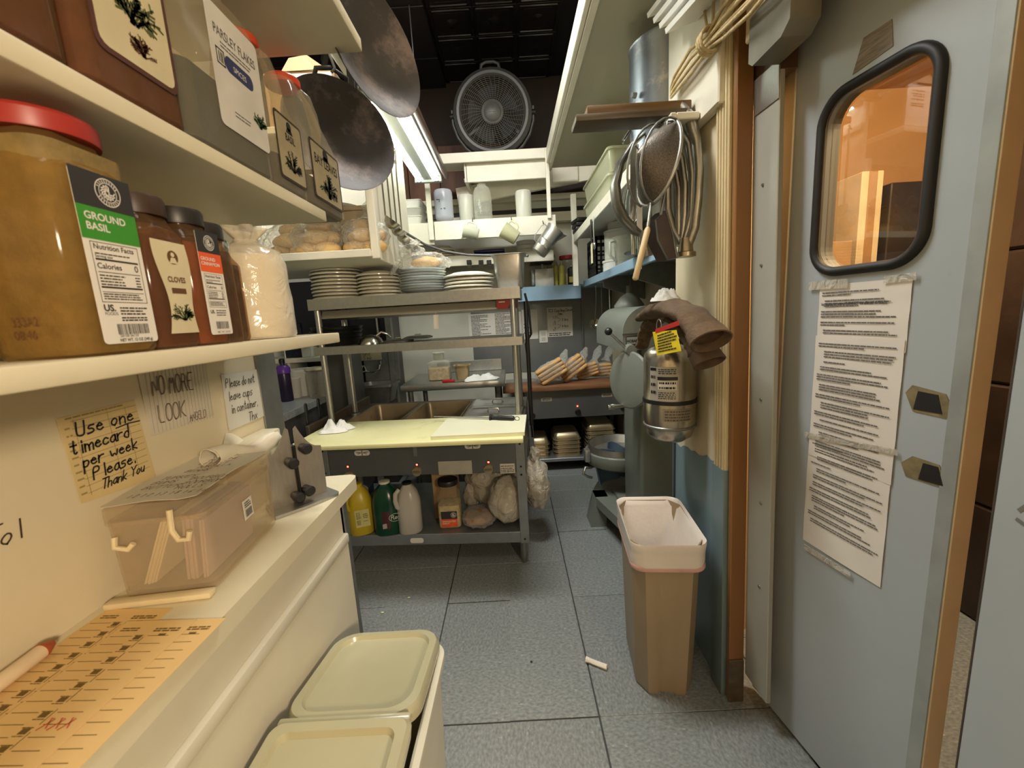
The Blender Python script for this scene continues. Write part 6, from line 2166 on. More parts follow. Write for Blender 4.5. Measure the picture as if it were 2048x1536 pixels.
# ladles hanging on the end panel
hx = bx1+.022
zh2 = 2.24
tag(obj('ladle_rail', MB().rbox((hx, by0+.06, zh2), (hx+.016, by0+.52, zh2+.035), .003, 1), WHITE, None), 'short white peg rail on the bread shelf end panel', 'rail')
LADLE = mat('ladle_steel', (160, 154, 140), .22, .95, .1, 10)
for k in range(4):
    y = by0+.11+.10*k
    t = thing('ladle', ('nearest', 'second', 'third', 'farthest')[k]+' long steel ladle hanging on the white end panel', 'ladle', (hx+.03, y, zh2), 'ladles on the end panel')
    L_ = .40+.015*k
    obj('handle', MB().tube([(hx+.024, y, zh2+.03), (hx+.036, y, zh2+.042), (hx+.036, y, zh2+.02), (hx+.030, y, zh2-.1), (hx+.030, y, zh2-L_+.03)], [.003, .0045, .006, .007, .007], 8, flat=.6), LADLE, t, 60)
    c = V((hx+.064, y, zh2-L_+.005))
    bm2 = MX.Translation(c) @ MX.Rotation(R(38), 4, 'Y')
    q = MB(bm2).lathe([(.001, -.040), (.018, -.036), (.034, -.022), (.042, -.002), (.044, .004), (.040, .002), (.032, -.018), (.016, -.031), (.001, -.035)], 24)
    obj('bowl', q, LADLE, t, 50)
    obj('peg', MB().cyl((hx+.014, y, zh2+.022), (hx+.04, y, zh2+.028), .004, None, 8), STEELD, t)
# carton with a label sheet above
lo, hi = pbox(590, 150, 655, 250, 1.9, .3)
t = thing('label_carton', 'open cardboard carton with a printed white label sheet', 'carton', ((lo[0]+hi[0])/2, 2.05, lo[2]))
z0 = 2.20
obj('loft_plank', MB().rbox((lo[0]-.6, 1.88, z0-.03), (hi[0]+.06, 2.3, z0-.001), .003, 1), WHITE, t)
zt_ = pz(622, 141, 1.9).z
obj('carton_body', MB().rbox((lo[0]-.12, 1.9, z0), (hi[0]+.04, 2.25, zt_), .003, 1), KRAFT, t)
obj('flap', MB().prism([(0, 0), (.14, 0), (.10, .07), (.03, .06)], 0, .004, (lo[0]-.04, 1.9, zt_), (1, 0, 0), (0, .3, 1)), KRAFT, t)
obj('flap', MB().prism([(0, 0), (.12, 0), (.02, .08)], 0, .004, (hi[0]-.10, 1.92, zt_), (1, 0, 0), (0, .2, 1)), KRAFT, t)
o = obj('label_sheet', MB(frame((lo[0]-.02, 1.8985, zt_-.20), (1, 0, 0), UP)).box((0, 0, 0), (hi[0]-lo[0]+.05, .19, .001)), PAPER, t)
m_ = MB(frame((lo[0]-.02, 1.897, zt_-.20), (1, 0, 0), UP))
print_lines(m_, .06, .16, [.16, .145, .135, .12, .10, .09], .006, 4, .2)
obj('print', m_, INKG, o)
# ---- woks hanging from a black bar
def wok(label, cpx, cpy, Y, dia, yaw, pitch, hookz):
    c = pz(cpx, cpy, Y)
    t = thing('wok', label, 'wok', c)
    Mx = MX.Translation(c) @ MX.Rotation(yaw, 4, 'Z') @ MX.Rotation(pitch, 4, 'X')
    r = dia/2
    prof = [(.001, -.30), (.18, -.285), (.40, -.235), (.62, -.165), (.82, -.085), (.96, -.015), (1.0, .01), (1.0, .02), (.97, .012), (.80, -.075), (.60, -.155), (.38, -.225), (.18, -.27), (.001, -.285)]
    obj('pan', MB(Mx).lathe([(r*a, r*b_*1.25) for a, b_ in prof], 44), IRON, t, 50)
    # riveted loop handle at the top of the rim
    q = MB(Mx).tube([(-.05, r*.90, -.03), (-.045, r*1.06, .0), (0, r*1.16, .0), (.045, r*1.06, .0), (.05, r*.90, -.03)], .007, 8)
    obj('loop_handle', q, IRON, t, 60)
    for s in (-.05, .05):
        for d_ in (.84, .91):
            obj('rivet', MB(Mx).cyl((s, r*d_, -.055), (s, r*d_, -.025), .007, .007, 8), IRON, t, 40)
    tip = Mx @ V((0, r*1.15, .0))
    obj('hook', MB().tube([tip+V((0, 0, -.012)), tip+V((.012, 0, 0)), tip+V((.0, 0, .04)), V((tip.x, tip.y, hookz-.01)), V((tip.x, tip.y, hookz+.012))], .004, 8), STEELD, t, 60)
    return tip


bx_ = pz(702, 130, 1.28)
T1 = wok('dark wok hanging bottom outward in front of the lit tube', 684, 268, 1.36, .335, R(42), R(82), 2.19)
T2 = wok('upper brown wok hanging beside the top shelf corner', 752, 95, 1.10, .30, R(62), R(84), 2.30)
t = thing('pot_rack', 'black steel pot bar hung from the ceiling above the woks', 'pot rack', (T1.x, T1.y, 2.19))
a, c = V((T1.x, T1.y, 2.195)), V((T2.x, T2.y, 2.305))
d = c-a
obj('bar', MB().beam(a-d*.2, c+d*.15, .014, .022), BLACK, t)
RA = a-d*.15
for p_ in (RA, c+d*.1):
    obj('rod', MB().cyl(p_, (p_.x, p_.y, 3.41 if p_ is not RA else 2.40), .006, None, 8), BLACK, t, 40)
p_ = pz(702, 140, 1.56)
obj('drop_bar', MB().rbox((p_.x-.012, 1.545, pz(702, 190, 1.56).z), (p_.x+.012, 1.575, 2.395), .002, 1), BLACK, t)
# grey cable sagging from the ladles to the steel pan
pts = [pz(782, 448, 2.5), pz(815, 468, 2.6), pz(850, 489, 2.7), pz(890, 503, 2.75), pz(935, 510, 2.75), pz(985, 511, 2.7), pz(1035, 507, 2.62), pz(1056, 512, 2.58)]
tag(obj('grey_cable', MB().tube(pts, .008, 8), mat('grey_cable', (96, 96, 94), .4), None, 60), 'grey cable sagging from the ladles to the deep steel pan', 'cable')
# ================================================================= RIGHT SIDE: SHELVES, UTENSILS, MIXER
SXR = .665
zbs = 1.628
t = thing('blue_side_shelf', 'blue edged shelf along the right wall with a black crate', 'shelf', (SXR, 2.7, zbs-.05))
obj('shelf_board', MB().rbox((SXR+.02, 1.76, zbs-.02), (.998, 3.735, zbs), .003, 1), BLUES, t)
obj('front_lip', MB().rbox((SXR, 1.76, zbs-.055), (SXR+.02, 3.735, zbs), .003, 1), BLUES, t)
for y in (2.35, 3.1):
    obj('bracket', MB().prism([(SXR+.03, zbs-.022), (SXR+.03, zbs-.10), (.998, zbs-.20), (.998, zbs-.022)], 0, .02, (0, y, 0), (1, 0, 0), (0, 0, 1)), STEELD, t)
zs_ = zbs+.0006
# black milk crate built of slats
t = thing('milk_crate', 'black plastic milk crate in the shelf corner', 'crate', (.82, 3.42, zbs))
cx0, cx1, cy0, cy1, ch = .675, .965, 3.22, 3.56, .285
q = MB()
for z in (0, .07, .14, .21, ch-.03):
    for a, c in (((cx0, cy0), (cx1, cy0+.012)), ((cx0, cy1-.012), (cx1, cy1)), ((cx0, cy0), (cx0+.012, cy1)), ((cx1-.012, cy0), (cx1, cy1))):
        q.box((a[0], a[1], zs_+z), (c[0], c[1], zs_+z+(.03 if z in (0, ch-.03) else .012)))
for k in range(9):
    f = k/8
    for x in (cx0, cx1-.012):
        y = cy0+(cy1-cy0-.012)*f
        q.box((x, y, zs_), (x+.012, y+.012, zs_+ch))
    for y in (cy0, cy1-.012):
        x = cx0+(cx1-cx0-.012)*f
        q.box((x, y, zs_), (x+.012, y+.012, zs_+ch))
q.box((cx0, cy0, zs_), (cx1, cy1, zs_+.008))
o = obj('lattice', q, mat('crate_black', (24, 24, 26), .45), t)
o['kind'] = 'stuff'
obj('side_plaque', MB().rbox((cx0-.004, cy0+.09, zs_+.10), (cx0, cy1-.09, zs_+.17), .001, 1), mat('crate_grey', (70, 70, 72), .5), t)
# white containers in a stack
c = pz(1226, 540, 3.02)
for k, (w, h, z, lb) in enumerate(((.12, .085, 0, 'wide low white container at the bottom of the blue shelf stack'), (.108, .20, .086, 'tall white bucket in the middle of the blue shelf stack'), (.085, .115, .287, 'small white lettered canister topping the blue shelf stack'))):
    t = thing('white_container', lb, 'container', (c.x+.06, 3.05, zs_+z), 'white containers on the blue shelf')
    obj('body', MB().lathe([(w*.95, 0), (w, .006), (w, h-.02), (w*1.04, h-.018), (w*1.04, h-.004), (w*.9, h)], 30, (c.x+.06, 3.05, zs_+z)), WHITEP, t, 40)
    if k == 2:
        F = frame((c.x+.06-.03, 3.05-w-.002, zs_+z+.03), (1, 0, 0), UP)
        obj('print', print_lines(MB(F), 0, .05, [0, .016, .04], .010, 5, .2), mat('brown_print', (120, 90, 70), .6), t)
x, y = .76, 2.72
t = thing('clear_pitcher', 'clear measuring pitcher beside the white containers', 'pitcher', (x, y, zbs))
q = MB().lathe([(.06, 0), (.065, .005), (.075, .18), (.08, .185), (.077, .185), (.062, .01), (.001, .008)], 28, (x, y, zs_))
obj('pitcher_body', q, CLEARP, t, 45)
obj('handle', MB().tube([(x-.07, y-.02, zs_+.16), (x-.11, y-.04, zs_+.15), (x-.11, y-.04, zs_+.07), (x-.066, y-.02, zs_+.04)], .009, 8), FROST, t, 60)
x, y = .80, 2.10
t = thing('steel_canister', 'tall dented steel canister at the near end of the blue shelf', 'canister', (x, y, zbs))
obj('canister_body', MB().lathe([(.078, 0), (.08, .004), (.08, .25), (.083, .255), (.08, .257), (.076, .25), (.074, .01), (.001, .008)], 30, (x, y, zs_+.012)), ALU, t, 40)
t = thing('steel_tray', 'dark round steel tray sticking out over the blue shelf lip', 'tray', (x-.05, y, zbs))
obj('tray_body', MB().lathe([(.10, 0), (.165, .002), (.185, .009), (.186, .011), (.16, .006), (.001, .004)], 36, (x-.03, y, zs_), 1, 1), STEELD, t, 40)
# things hanging under the blue shelf
for k, (px, y1_, lb) in enumerate(((1192, 648, 'left small ladle hanging below the blue side shelf'), (1203, 655, 'right small ladle hanging below the blue side shelf'))):
    a = pz(px, 590, 3.3)
    c = pz(px-2+3*k, y1_, 3.3)
    t = thing('small_ladle', lb, 'ladle', (a.x, 3.3, zbs-.06), 'ladles below the blue shelf')
    obj('handle', MB().tube([(a.x, 3.3, zbs-.058), (a.x, 3.3, (zbs+c.z)/2), (c.x, 3.3, c.z+.02)], .005, 6, flat=.6), LADLE, t, 60)
    obj('bowl', MB(MX.Translation((c.x, 3.3-.01, c.z)) @ MX.Rotation(R(70), 4, 'X')).lathe([(.001, -.03), (.025, -.024), (.042, -.005), (.045, .002), (.04, 0), (.022, -.018), (.001, -.024)], 20), LADLE, t, 50)
f0 = pz(1258, 592, 2.9)
t = thing('plastic_funnel', 'grey translucent funnel hanging in the shade below the blue side shelf', 'funnel', f0)
obj('cone', MB().lathe([(.095, -.02), (.10, -.018), (.10, .0), (.06, .055), (.02, .08), (.018, .13), (.014, .13), (.016, .08), (.09, -.0)], 28, (f0.x, 2.9, f0.z-.06)), mat('funnel_grey', (130, 132, 126), .4), t, 40)
obj('hang_loop', MB().tube([(f0.x, 2.9, f0.z+.06), (f0.x+.012, 2.9, f0.z+.09), (f0.x, 2.9, zbs-.02)], .003, 6), STEELD, t, 60)
a, c = pz(1208, 672, 3.5), pz(1233, 630, 3.5)
t = thing('plug_adapter', 'white multi plug adapter on an orange outlet box', 'plug', a)
obj('outlet_box', MB().rbox((a.x, 3.49, a.z), (a.x+.055, 3.54, a.z+.07), .004, 1), mat('orange_box', (190, 140, 80), .5), t)
for k in range(3):
    obj('plug_block', MB().rbox((a.x+.0+.034*k, 3.46, a.z+.055), (a.x+.030+.034*k, 3.50, c.z), .006, 2), WHITEP, t, 40)
obj('cable', MB().tube([(a.x+.05, 3.48, c.z-.01), (a.x+.045, 3.48, zbs-.06)], .004, 6), WHITEP, t)
obj('wall_bracket', MB().box((a.x+.02, 3.53, a.z+.01), (.999, 3.545, a.z+.04)), STEELD, t)
# ---- utensil rail and rail shelf
XRL, zr = .578, 1.985
t = thing('utensil_rail_shelf', 'white rail shelf high on the right with hanging utensils', 'shelf', (XRL, 2.5, zr-.07))
obj('rail', MB().rbox((XRL-.02, 1.46, zr-.065), (XRL, 3.60, zr), .003, 1), WHITE, t)
obj('shelf_board', MB().rbox((XRL, 1.46, zr-.022), (.653, 1.745, zr), .003, 1).rbox((XRL, 1.745, zr-.022), (.998, 3.60, zr), .003, 1), WHITE, t)
# utility plank on the stub wall
struct('trim_22', MB().rbox((.655, 1.345, 1.955), (XR-.002, YRE-.001, 2.50), .004, 1), WHITE)
# wooden boards lying on it, sticking out into the aisle
for k, (x0_, x1_, y0_, z, h, lb, c_) in enumerate(((.255, .640, 1.485, 0, .024, 'lower long wooden board with pale end sticking out over the aisle', (82, 70, 50)), (.295, .645, 1.50, .0245, .030, 'upper brown wooden board lying on the lower one', (104, 78, 42)))):
    o = obj('wooden_board', MB().rbox((x0_, y0_, zr+.0006+z), (x1_, y0_+.10, zr+z+h), .006, 2), mat('board_wood_%d' % k, c_, .45, 0, .25, 5, .08, 40, stretch=(1, 6, 6)), None, 40)
    tag(o, lb, 'board', 'wooden boards on the rail shelf')
# stockpot
t = thing('stockpot', 'tall scuffed aluminium stockpot standing high on the rail shelf', 'pot', (.735, 1.93, zr))
q = MB().lathe([(.155, 0), (.165, .01), (.168, .44), (.172, .447), (.167, .45), (.163, .44), (.16, .014), (.001, .012)], 44, (.735, 1.93, zr+.0006))
obj('pot_body', q, mat('scuffed_blue_aluminium', (128, 136, 146), .32, .85, .14, 9, .06, 70, stain=(176, 178, 178), sts=7, stt=.56), t, 40)
obj('rivet', MB().cyl((.735-.168, 1.86, zr+.24), (.735-.185, 1.855, zr+.24), .012, .010, 10), STEELD, t, 40)
# clear tubs
for k in range(2):
    q = MB(MX.Translation((.775, 2.85, zr+.0008+k*.136)))
    L = lambda w, d, z: rl(w, d, .03, z, 5)
    q.loft([L(.30, .72, 0), L(.32, .74, .01), L(.345, .78, .118), L(.37, .80, .12), L(.37, .80, .132), L(.34, .775, .132), L(.315, .735, .012), L(.29, .71, .008)])
    tag(obj('clear_tub', q, film('clear_tub_plastic', (240, 242, 226), .5, .15, .7, milky=(206, 208, 180)), None, 40), ('lower', 'upper')[k]+' long clear tub stacked on the rail shelf', 'tub', 'clear tubs on the rail shelf')
for k in range(3):
    q = MB(MX.Translation((.60, 3.43, zr+.0008+k*.034)) @ MX.Rotation(.08*k, 4, 'Z')).rbox((-.05, -.08, 0), (.11, .09, .03), .008, 2)
    tag(obj('black_tray', q, BLACK, None, 40), ('lowest', 'middle', 'topmost')[k]+' black folded tray at the far end of the rail shelf', 'tray', 'black trays on the rail shelf')
# black tongs and spoon hanging by the far rail
for k, (px, lb) in enumerate(((1193, 'black handled spatula hanging at the far part of the rail'), (1201, 'steel measuring spoon hanging beside the black spatula'))):
    Y_ = 2.75-.08*k
    a = V((XRL-.028, Y_, zr-.05))
    t = thing(('black_spatula', 'measuring_spoon')[k], lb, 'utensil', a)
    obj('handle', MB().tube([a, a+V((-.002, 0, -.06)), a+V((.0, 0, -.15))], .009-.003*k, 8, flat=.6), BLACK if k == 0 else STEEL, t, 60)
    if k == 0:
        obj('blade', MB().rbox(a+V((-.003, -.02, -.27)), a+V((.003, .02, -.145)), .002, 1), mat('pale_blade', (220, 214, 180), .4), t)
    else:
        obj('bowl', MB().blob(a+V((0, 0, -.17)), (.008, .026, .026), 0, 1, 1, 2), CHROME, t, 60)


# ---- utensils at the near end; outlines drawn in upright planes
def P3(px, py, Y):
    return pz(px, py, Y)


def hook(t, p):
    obj('hook', MB().tube([V((XRL-.012, p.y, zr-.03)), V((XRL-.034, p.y, zr-.03)), V((XRL-.036, p.y, zr-.052)), p], .003, 6), STEELD, t, 60)


# flat beater
Y_ = 1.50
t = thing('flat_beater', 'large cast aluminium mixer beater hanging nearest to the door', 'mixer beater', P3(1372, 500, Y_))
out = [(1376, 488), (1388, 455), (1394, 400), (1397, 340), (1392, 280), (1380, 235), (1362, 215), (1348, 222), (1347, 260), (1340, 300), (1334, 360), (1335, 420), (1345, 460), (1362, 488)]
q = MB().tube([P3(x_, y_, Y_+.05*(1376-x_)/40) for x_, y_ in out], [.021]*14, 10, flat=.8)
obj('outer_loop', q, ALU, t, 60)
for pts in (((1366, 486), (1382, 430), (1384, 350), (1376, 290), (1358, 256), (1349, 258)), ((1362, 484), (1368, 430), (1369, 370), (1362, 320), (1352, 296), (1346, 300)), ((1356, 480), (1356, 430), (1356, 380), (1350, 345), (1344, 350))):
    q = MB().tube([P3(x_, y_, Y_+.05*(1376-x_)/40) for x_, y_ in pts], .0145, 10, flat=.8)
    obj('inner_bar', q, ALU, t, 60)
c = P3(1371, 503, Y_)
q = MB().lathe([(.020, .045), (.024, .02), (.026, .0), (.034, -.004), (.034, -.018), (.024, -.02), (.001, -.02)], 20, (c.x, c.y, c.z))
obj('hub', q, mat('brassy_aluminium', (170, 160, 140), .35, .9, .1, 20), t, 40)
obj('hook', MB().tube([V((.652, Y_+.08, 2.02)), V((.64, Y_+.06, 2.025)), P3(1352, 222, Y_+.03)], .004, 6), STEELD, t, 60)
# conical strainer
Y_ = 1.47
t = thing('conical_strainer', 'fine mesh conical strainer with wooden handle hanging on the rail', 'strainer', P3(1300, 400, Y_))
A, B_ = P3(1340, 242, Y_), P3(1296, 412, Y_)
mid, ax = (A+B_)/2, (B_-A)
hl = ax.length/2
ax.normalize()
nrm = V((-.86, -.42, .22))
nrm = (nrm-ax*nrm.dot(ax)).normalized()
sd = ax.cross(nrm).normalized()
MESH = mat('strainer_mesh', (98, 91, 82), .42, .7, .3, 220, .4, 260)
q = MB()


def cone(u, v):
    a = 2*pi*u
    r = hl*(1-v)**.75
    return mid+ax*(r*cos(a))+sd*(r*.62*sin(a))+nrm*(hl*.72*v)


q.sheet(36, 12, cone)
obj('mesh_cone', q, MESH, t, 70)
q = MB().tube([mid+ax*(hl*cos(2*pi*k/40))+sd*(hl*.62*sin(2*pi*k/40)) for k in range(40)], .006, 8, True)
obj('rim', q, STEEL, t, 60)
for s_ in (-.35, .4):
    q = MB().tube([mid+ax*(hl*cos(R(a_)))*.98+sd*(hl*.62*s_)+nrm*(hl*.74*sin(R(a_))) for a_ in range(0, 181, 15)], .004, 6)
    obj('brace_wire', q, STEELD, t, 60)
h0, h1, h2 = P3(1302, 405, Y_-.02), P3(1296, 455, Y_-.03), P3(1270, 560, Y_-.05)
q = MB().tube([B_, h0, h1], .005, 8)
obj('shank', q, STEEL, t, 60)
q = MB().tube([h1, h1+(h2-h1)*.05, h1+(h2-h1)*.5, h1+(h2-h1)*.97, h2], [.008, .0125, .0125, .0125, .008], 12, flat=.8)
obj('handle', q, mat('pale_wood_handle', (204, 182, 140), .5, 0, .18, 8, .06, 50, stretch=(1, 1, .2)), t, 60)
hook(t, A+V((-.0, 0, .0)))
# dough hook: the big curved arm
Y_ = 1.60
t = thing('dough_hook', 'heavy curved steel dough hook hanging behind the strainer', 'dough hook', P3(1285, 460, Y_))
pts = [(1290, 268), (1262, 292), (1240, 330), (1230, 372), (1234, 410), (1248, 440), (1270, 462), (1284, 470)]
q = MB().tube([P3(x_, y_, Y_+.01) for x_, y_ in pts], [.012, .022, .032, .038, .040, .038, .032, .022], 12, flat=.45)
obj('arm', q, mat('dough_hook_steel', (138, 136, 130), .35, .9, .1, 10), t, 60)
a, c = P3(1290, 462, Y_), P3(1296, 512, Y_)
obj('hub', MB().cyl(a, a+(c-a)*.4, .026, .020, 18).cyl(a+(c-a)*.4, c, .020, .019, 18), ALU, t, 40)
hook(t, P3(1290, 268, Y_))
# balloon whisk
Y_ = 1.78
t = thing('wire_whisk', 'long wire whisk hanging behind the dough hook', 'whisk', P3(1256, 380, Y_))
a, c = P3(1268, 350, Y_), P3(1262, 455, Y_)
q = MB()
for k in range(8):
    an = pi*k/8
    w_ = .042
    q.tube([a+(c-a)*f+V((w_*sin(pi*min(1, f*1.02))**.7*cos(an), w_*sin(pi*min(1, f*1.02))**.7*sin(an), 0))*(1 if True else 0) for f in (.0, .1, .25, .45, .65, .82, .94, 1.0)], .0016, 5)
o = obj('wires', q, STEEL, t, 60)
o['kind'] = 'stuff'
e = P3(1272, 290, Y_)
obj('handle', MB().tube([a, a+(e-a)*.1, e], [.007, .010, .011], 10), STEEL, t, 60)
hook(t, e)
for k, (px, y0_, y1_, lb) in enumerate(((1266, 375, 440, 'left flat steel spatula handle hanging on the rail'), (1279, 405, 470, 'right flat steel spatula handle hanging on the rail'))):
    a, c = P3(px, y0_-90, 1.68), P3(px, y1_, 1.68)
    t = thing('steel_spatula', lb, 'spatula', a)
    obj('blade', MB().beam(a, c, .022, .002, (0, 1, 0)), STEEL, t)
    obj('handle', MB().tube([c, c+V((0, 0, -.005)), c+V((0, 0, -.13))], [.010, .012, .012], 10, flat=.7), CHROME, t, 60)
    hook(t, a)
# dark scoop pan
Y_ = 1.45
t = thing('dark_scoop', 'dark oblong skimmer pan hanging between strainer and beater', 'skimmer', P3(1330, 470, Y_))
pts = [P3(x_, y_, Y_) for x_, y_ in ((1312, 440), (1332, 420), (1346, 470), (1354, 516), (1336, 520), (1316, 480))]
q = MB()
d_ = V((-.02, .05, 0))
q.loft([pts, [p_+d_ for p_ in pts]])
obj('pan', q, mat('dark_brown_pan', (58, 46, 42), .4, .4, .3, 14), t, 30)
q = MB().tube(pts, .004, 6, True)
obj('rim', q, STEELD, t, 60)
q = MB().tube([P3(1322, 430, Y_), P3(1334, 360, Y_), P3(1342, 262, Y_)], .005, 8)
obj('handle', q, STEELD, t, 60)
hook(t, P3(1342, 262, Y_))
# small whisk and clip on the far hooks
a = P3(1262, 268, 1.95)
t = thing('steel_tongs', 'shiny folded tongs hanging high under the wooden boards', 'tongs', a)
for s_ in (0, .014):
    obj('arm', MB().tube([a+V((.03, 0, .05+s_)), a+V((-.01, 0, .0+s_)), a+V((-.035, 0, -.035+s_))], [.007, .010, .012], 8, flat=.4), CHROME, t, 60)
obj('hook', MB().tube([V((XRL-.022, 1.95, zr-.03)), a+V((.03, 0, .06))], .003, 6), STEELD, t, 60)

# ---- rope bundle along the plank
t = thing('rope_bundle', 'tied bundle of pale rope hanging along the white plank', 'rope', at(1420, 90, X=.63))
ROPE = mat('pale_rope', (196, 176, 132), .8, 0, .15, 60, .8, 160)
for k in range(6):
    o_ = V((-.006*(k % 2), 0, .010*(k-2.5)))
    pts = [at(1342, 186, X=.63)+V((0, 0, .006*(k-2.5))), at(1352, 168, X=.63)+o_, at(1385, 122, X=.63)+o_*1.3, at(1418, 82, X=.63)+o_*.7, at(1450, 45, X=.63)+o_*1.4, at(1500, -8, X=.63)+o_*1.6, at(1560, -70, X=.63)+o_]
    obj('strand', MB().tube(pts, .0052, 8), ROPE, t, 60)
c = at(1418, 82, X=.625)
for k in range(3):
    obj('tie', MB().tube([c+V((.030*cos(2*pi*i/14), .012*(k-1), .034*sin(2*pi*i/14))) for i in range(14)], .004, 6, True), ROPE, t, 60)
for dx in (-4, 12):
    obj('hanging_cord', MB().tube([at(1418+dx*.6, 62, X=.63), at(1414+dx, 30, X=.64), at(1412+dx*1.4, -25, X=.645)], .004, 6), ROPE, t, 60)
# white louvred panels stacked at the top
for k in range(4):
    a, c = at(1322+13*k, 20+10*k, X=.60), at(1385+22*k, -60+4*k, X=.60)
    q = MB().beam(a, c, .10, .014, (-.3, 0, 1))
    tag(obj('white_batten', q, WHITEP, None, 40), ('lowest', 'second', 'third', 'topmost')[3-k]+' white slat in the leaning bundle above the rope', 'slat', 'white slats above the rope')
# ---- fire extinguisher on the stub wall
ex, ey = .588, 1.535
r_ = .094
za_, zb_e = at(1340, 872, Y=ey).z, at(1340, 690, Y=ey).z
t = thing('fire_extinguisher', 'silver fire extinguisher hanging on the stub wall under oven mitts', 'extinguisher', (ex, ey, za_))
h_ = zb_e-za_
EXT = mat('extinguisher_steel', (186, 180, 166), .24, .95, .06, 6, .05, 20, stain=(120, 108, 92), sts=5, stt=.66)
obj('cylinder', MB().lathe([(.02, -.015), (.055, -.010), (r_*.86, .01), (r_*.97, .04), (r_, .075), (r_, h_*.84), (r_*.95, h_*.92), (r_*.74, h_*.985), (.03, h_*1.03), (.022, h_*1.08), (.001, h_*1.08)], 40, (ex, ey, za_)), EXT, t, 40)
obj('strap', MB().lathe([(r_+.0005, h_*.40), (r_+.003, h_*.40), (r_+.003, h_*.44), (r_+.0005, h_*.44)], 40, (ex, ey, za_), cap0=False, cap1=False), BLACKR, t, 40)
obj('bottom_ring', MB().lathe([(r_*.98, .045), (r_+.002, .048), (r_+.002, .054), (r_*.98, .057)], 40, (ex, ey, za_), cap0=False, cap1=False), STEELD, t, 40)
obj('valve', MB().cyl((ex, ey, za_+h_*1.05), (ex, ey, za_+h_*1.2), .022, .018, 14).rbox((ex-.012, ey-.10, za_+h_*1.16), (ex+.012, ey+.03, za_+h_*1.2), .003, 1), BLACK, t, 40)
obj('wall_hook', MB().rbox((ex+.02, ey-.02, za_+h_*1.0), (XR-.001, ey+.02, za_+h_*1.06), .003, 1), BLACK, t)


def wrapq(a0, a1, z0, z1, e=.0012, n=10):
    q = MB()
    q.sheet(n, 1, lambda u, v: (ex+(r_+e)*cos(R(a0+(a1-a0)*u)), ey+(r_+e)*sin(R(a0+(a1-a0)*u)), za_+z0+(z1-z0)*v))
    return q


def arcprint(a0, a1, zs, h, seed, e=.002):
    g = random.Random(seed)
    q = MB()
    for z in zs:
        a = a0
        while a < a1:
            b_ = min(a1, a+g.uniform(2, 7))
            p_ = [(ex+(r_+e)*cos(R(w)), ey+(r_+e)*sin(R(w)), za_+zz) for w, zz in ((a, z), (b_, z), (b_, z+h), (a, z+h))]
            q.add(p_, [(0, 1, 2, 3)])
            a = b_+g.uniform(.8, 2)
    return q


GREYL = mat('silver_label', (176, 172, 162), .4, .3)
o = obj('label', wrapq(205, 268, h_*.445, h_*.80), GREYL, t, 60)
obj('print', arcprint(226, 262, [h_*f for f in (.47, .49, .51, .53, .73, .75, .77)], h_*.009, 3), INK, o)
obj('label_band', wrapq(224, 266, h_*.665, h_*.70, .0018), BLACK, o)
obj('label_band', wrapq(226, 264, h_*.565, h_*.655, .0018), LABW, o)
obj('barcode', arcprint(228, 262, [h_*.575, h_*.625], h_*.022, 8, .0026), INK, o)
obj('label_band', wrapq(206, 221, h_*.76, h_*.79, .0018), BLACK, o)
obj('pictograms', arcprint(208, 221, [h_*.52, h_*.60, h_*.68], h_*.03, 12, .0026), INK, o)
o = obj('lower_label', wrapq(235, 300, h_*.23, h_*.36), mat('worn_label', (150, 142, 126), .4, .6), t, 60)
obj('print', arcprint(240, 296, [h_*f for f in (.24, .27, .30, .33)], h_*.014, 21), mat('worn_print', (84, 76, 66), .6), o)
# inspection tags
t = thing('inspection_tag', 'yellow and red inspection tag on a wire ring', 'tag', at(1335, 690, X=.49))
pts = [at(x_, y_, X=.486) for x_, y_ in ((1305, 664), (1352, 660), (1362, 702), (1314, 711))]
q = MB()
q.add([tuple(p_) for p_ in pts]+[tuple(p_+V((.0012, 0, 0))) for p_ in pts], [(3, 2, 1, 0), (4, 5, 6, 7), (0, 1, 5, 4), (1, 2, 6, 5), (2, 3, 7, 6), (3, 0, 4, 7)])
TAGY = mat('tag_yellow', (224, 196, 26), .5)
s_ = obj('tag_card', q, TAGY, t)
F = frame(pts[3]+V((-.0008, 0, 0)), pts[2]-pts[3], pts[0]-pts[3])
w, h = (pts[2]-pts[3]).length, (pts[0]-pts[3]).length
obj('red_band', quad(MB(F), 0, h*.84, w, h), mat('tag_red', (176, 30, 26), .5), s_)
m_ = MB(F @ MX.Translation((0, 0, .0004)))
print_lines(m_, w*.08, w*.9, [h*(.1+.1*k) for k in range(7)], h*.05, 4, .3)
obj('print', m_, INK, s_)
c = at(1318, 652, X=.49)
obj('wire_ring', MB().tube([c+V((0, .022*cos(2*pi*i/20), .022*sin(2*pi*i/20))) for i in range(20)], .0014, 6, True), STEEL, t, 60)
# oven mitts folded over the top of the extinguisher
MITT = mat('brown_mitt_cloth', (88, 70, 50), .9, 0, .22, 26, .6, 120, stain=(118, 100, 76), sts=10, stt=.58)
MITI = mat('mitt_lining', (70, 50, 28), .9, 0, .3, 40, .8, 150)


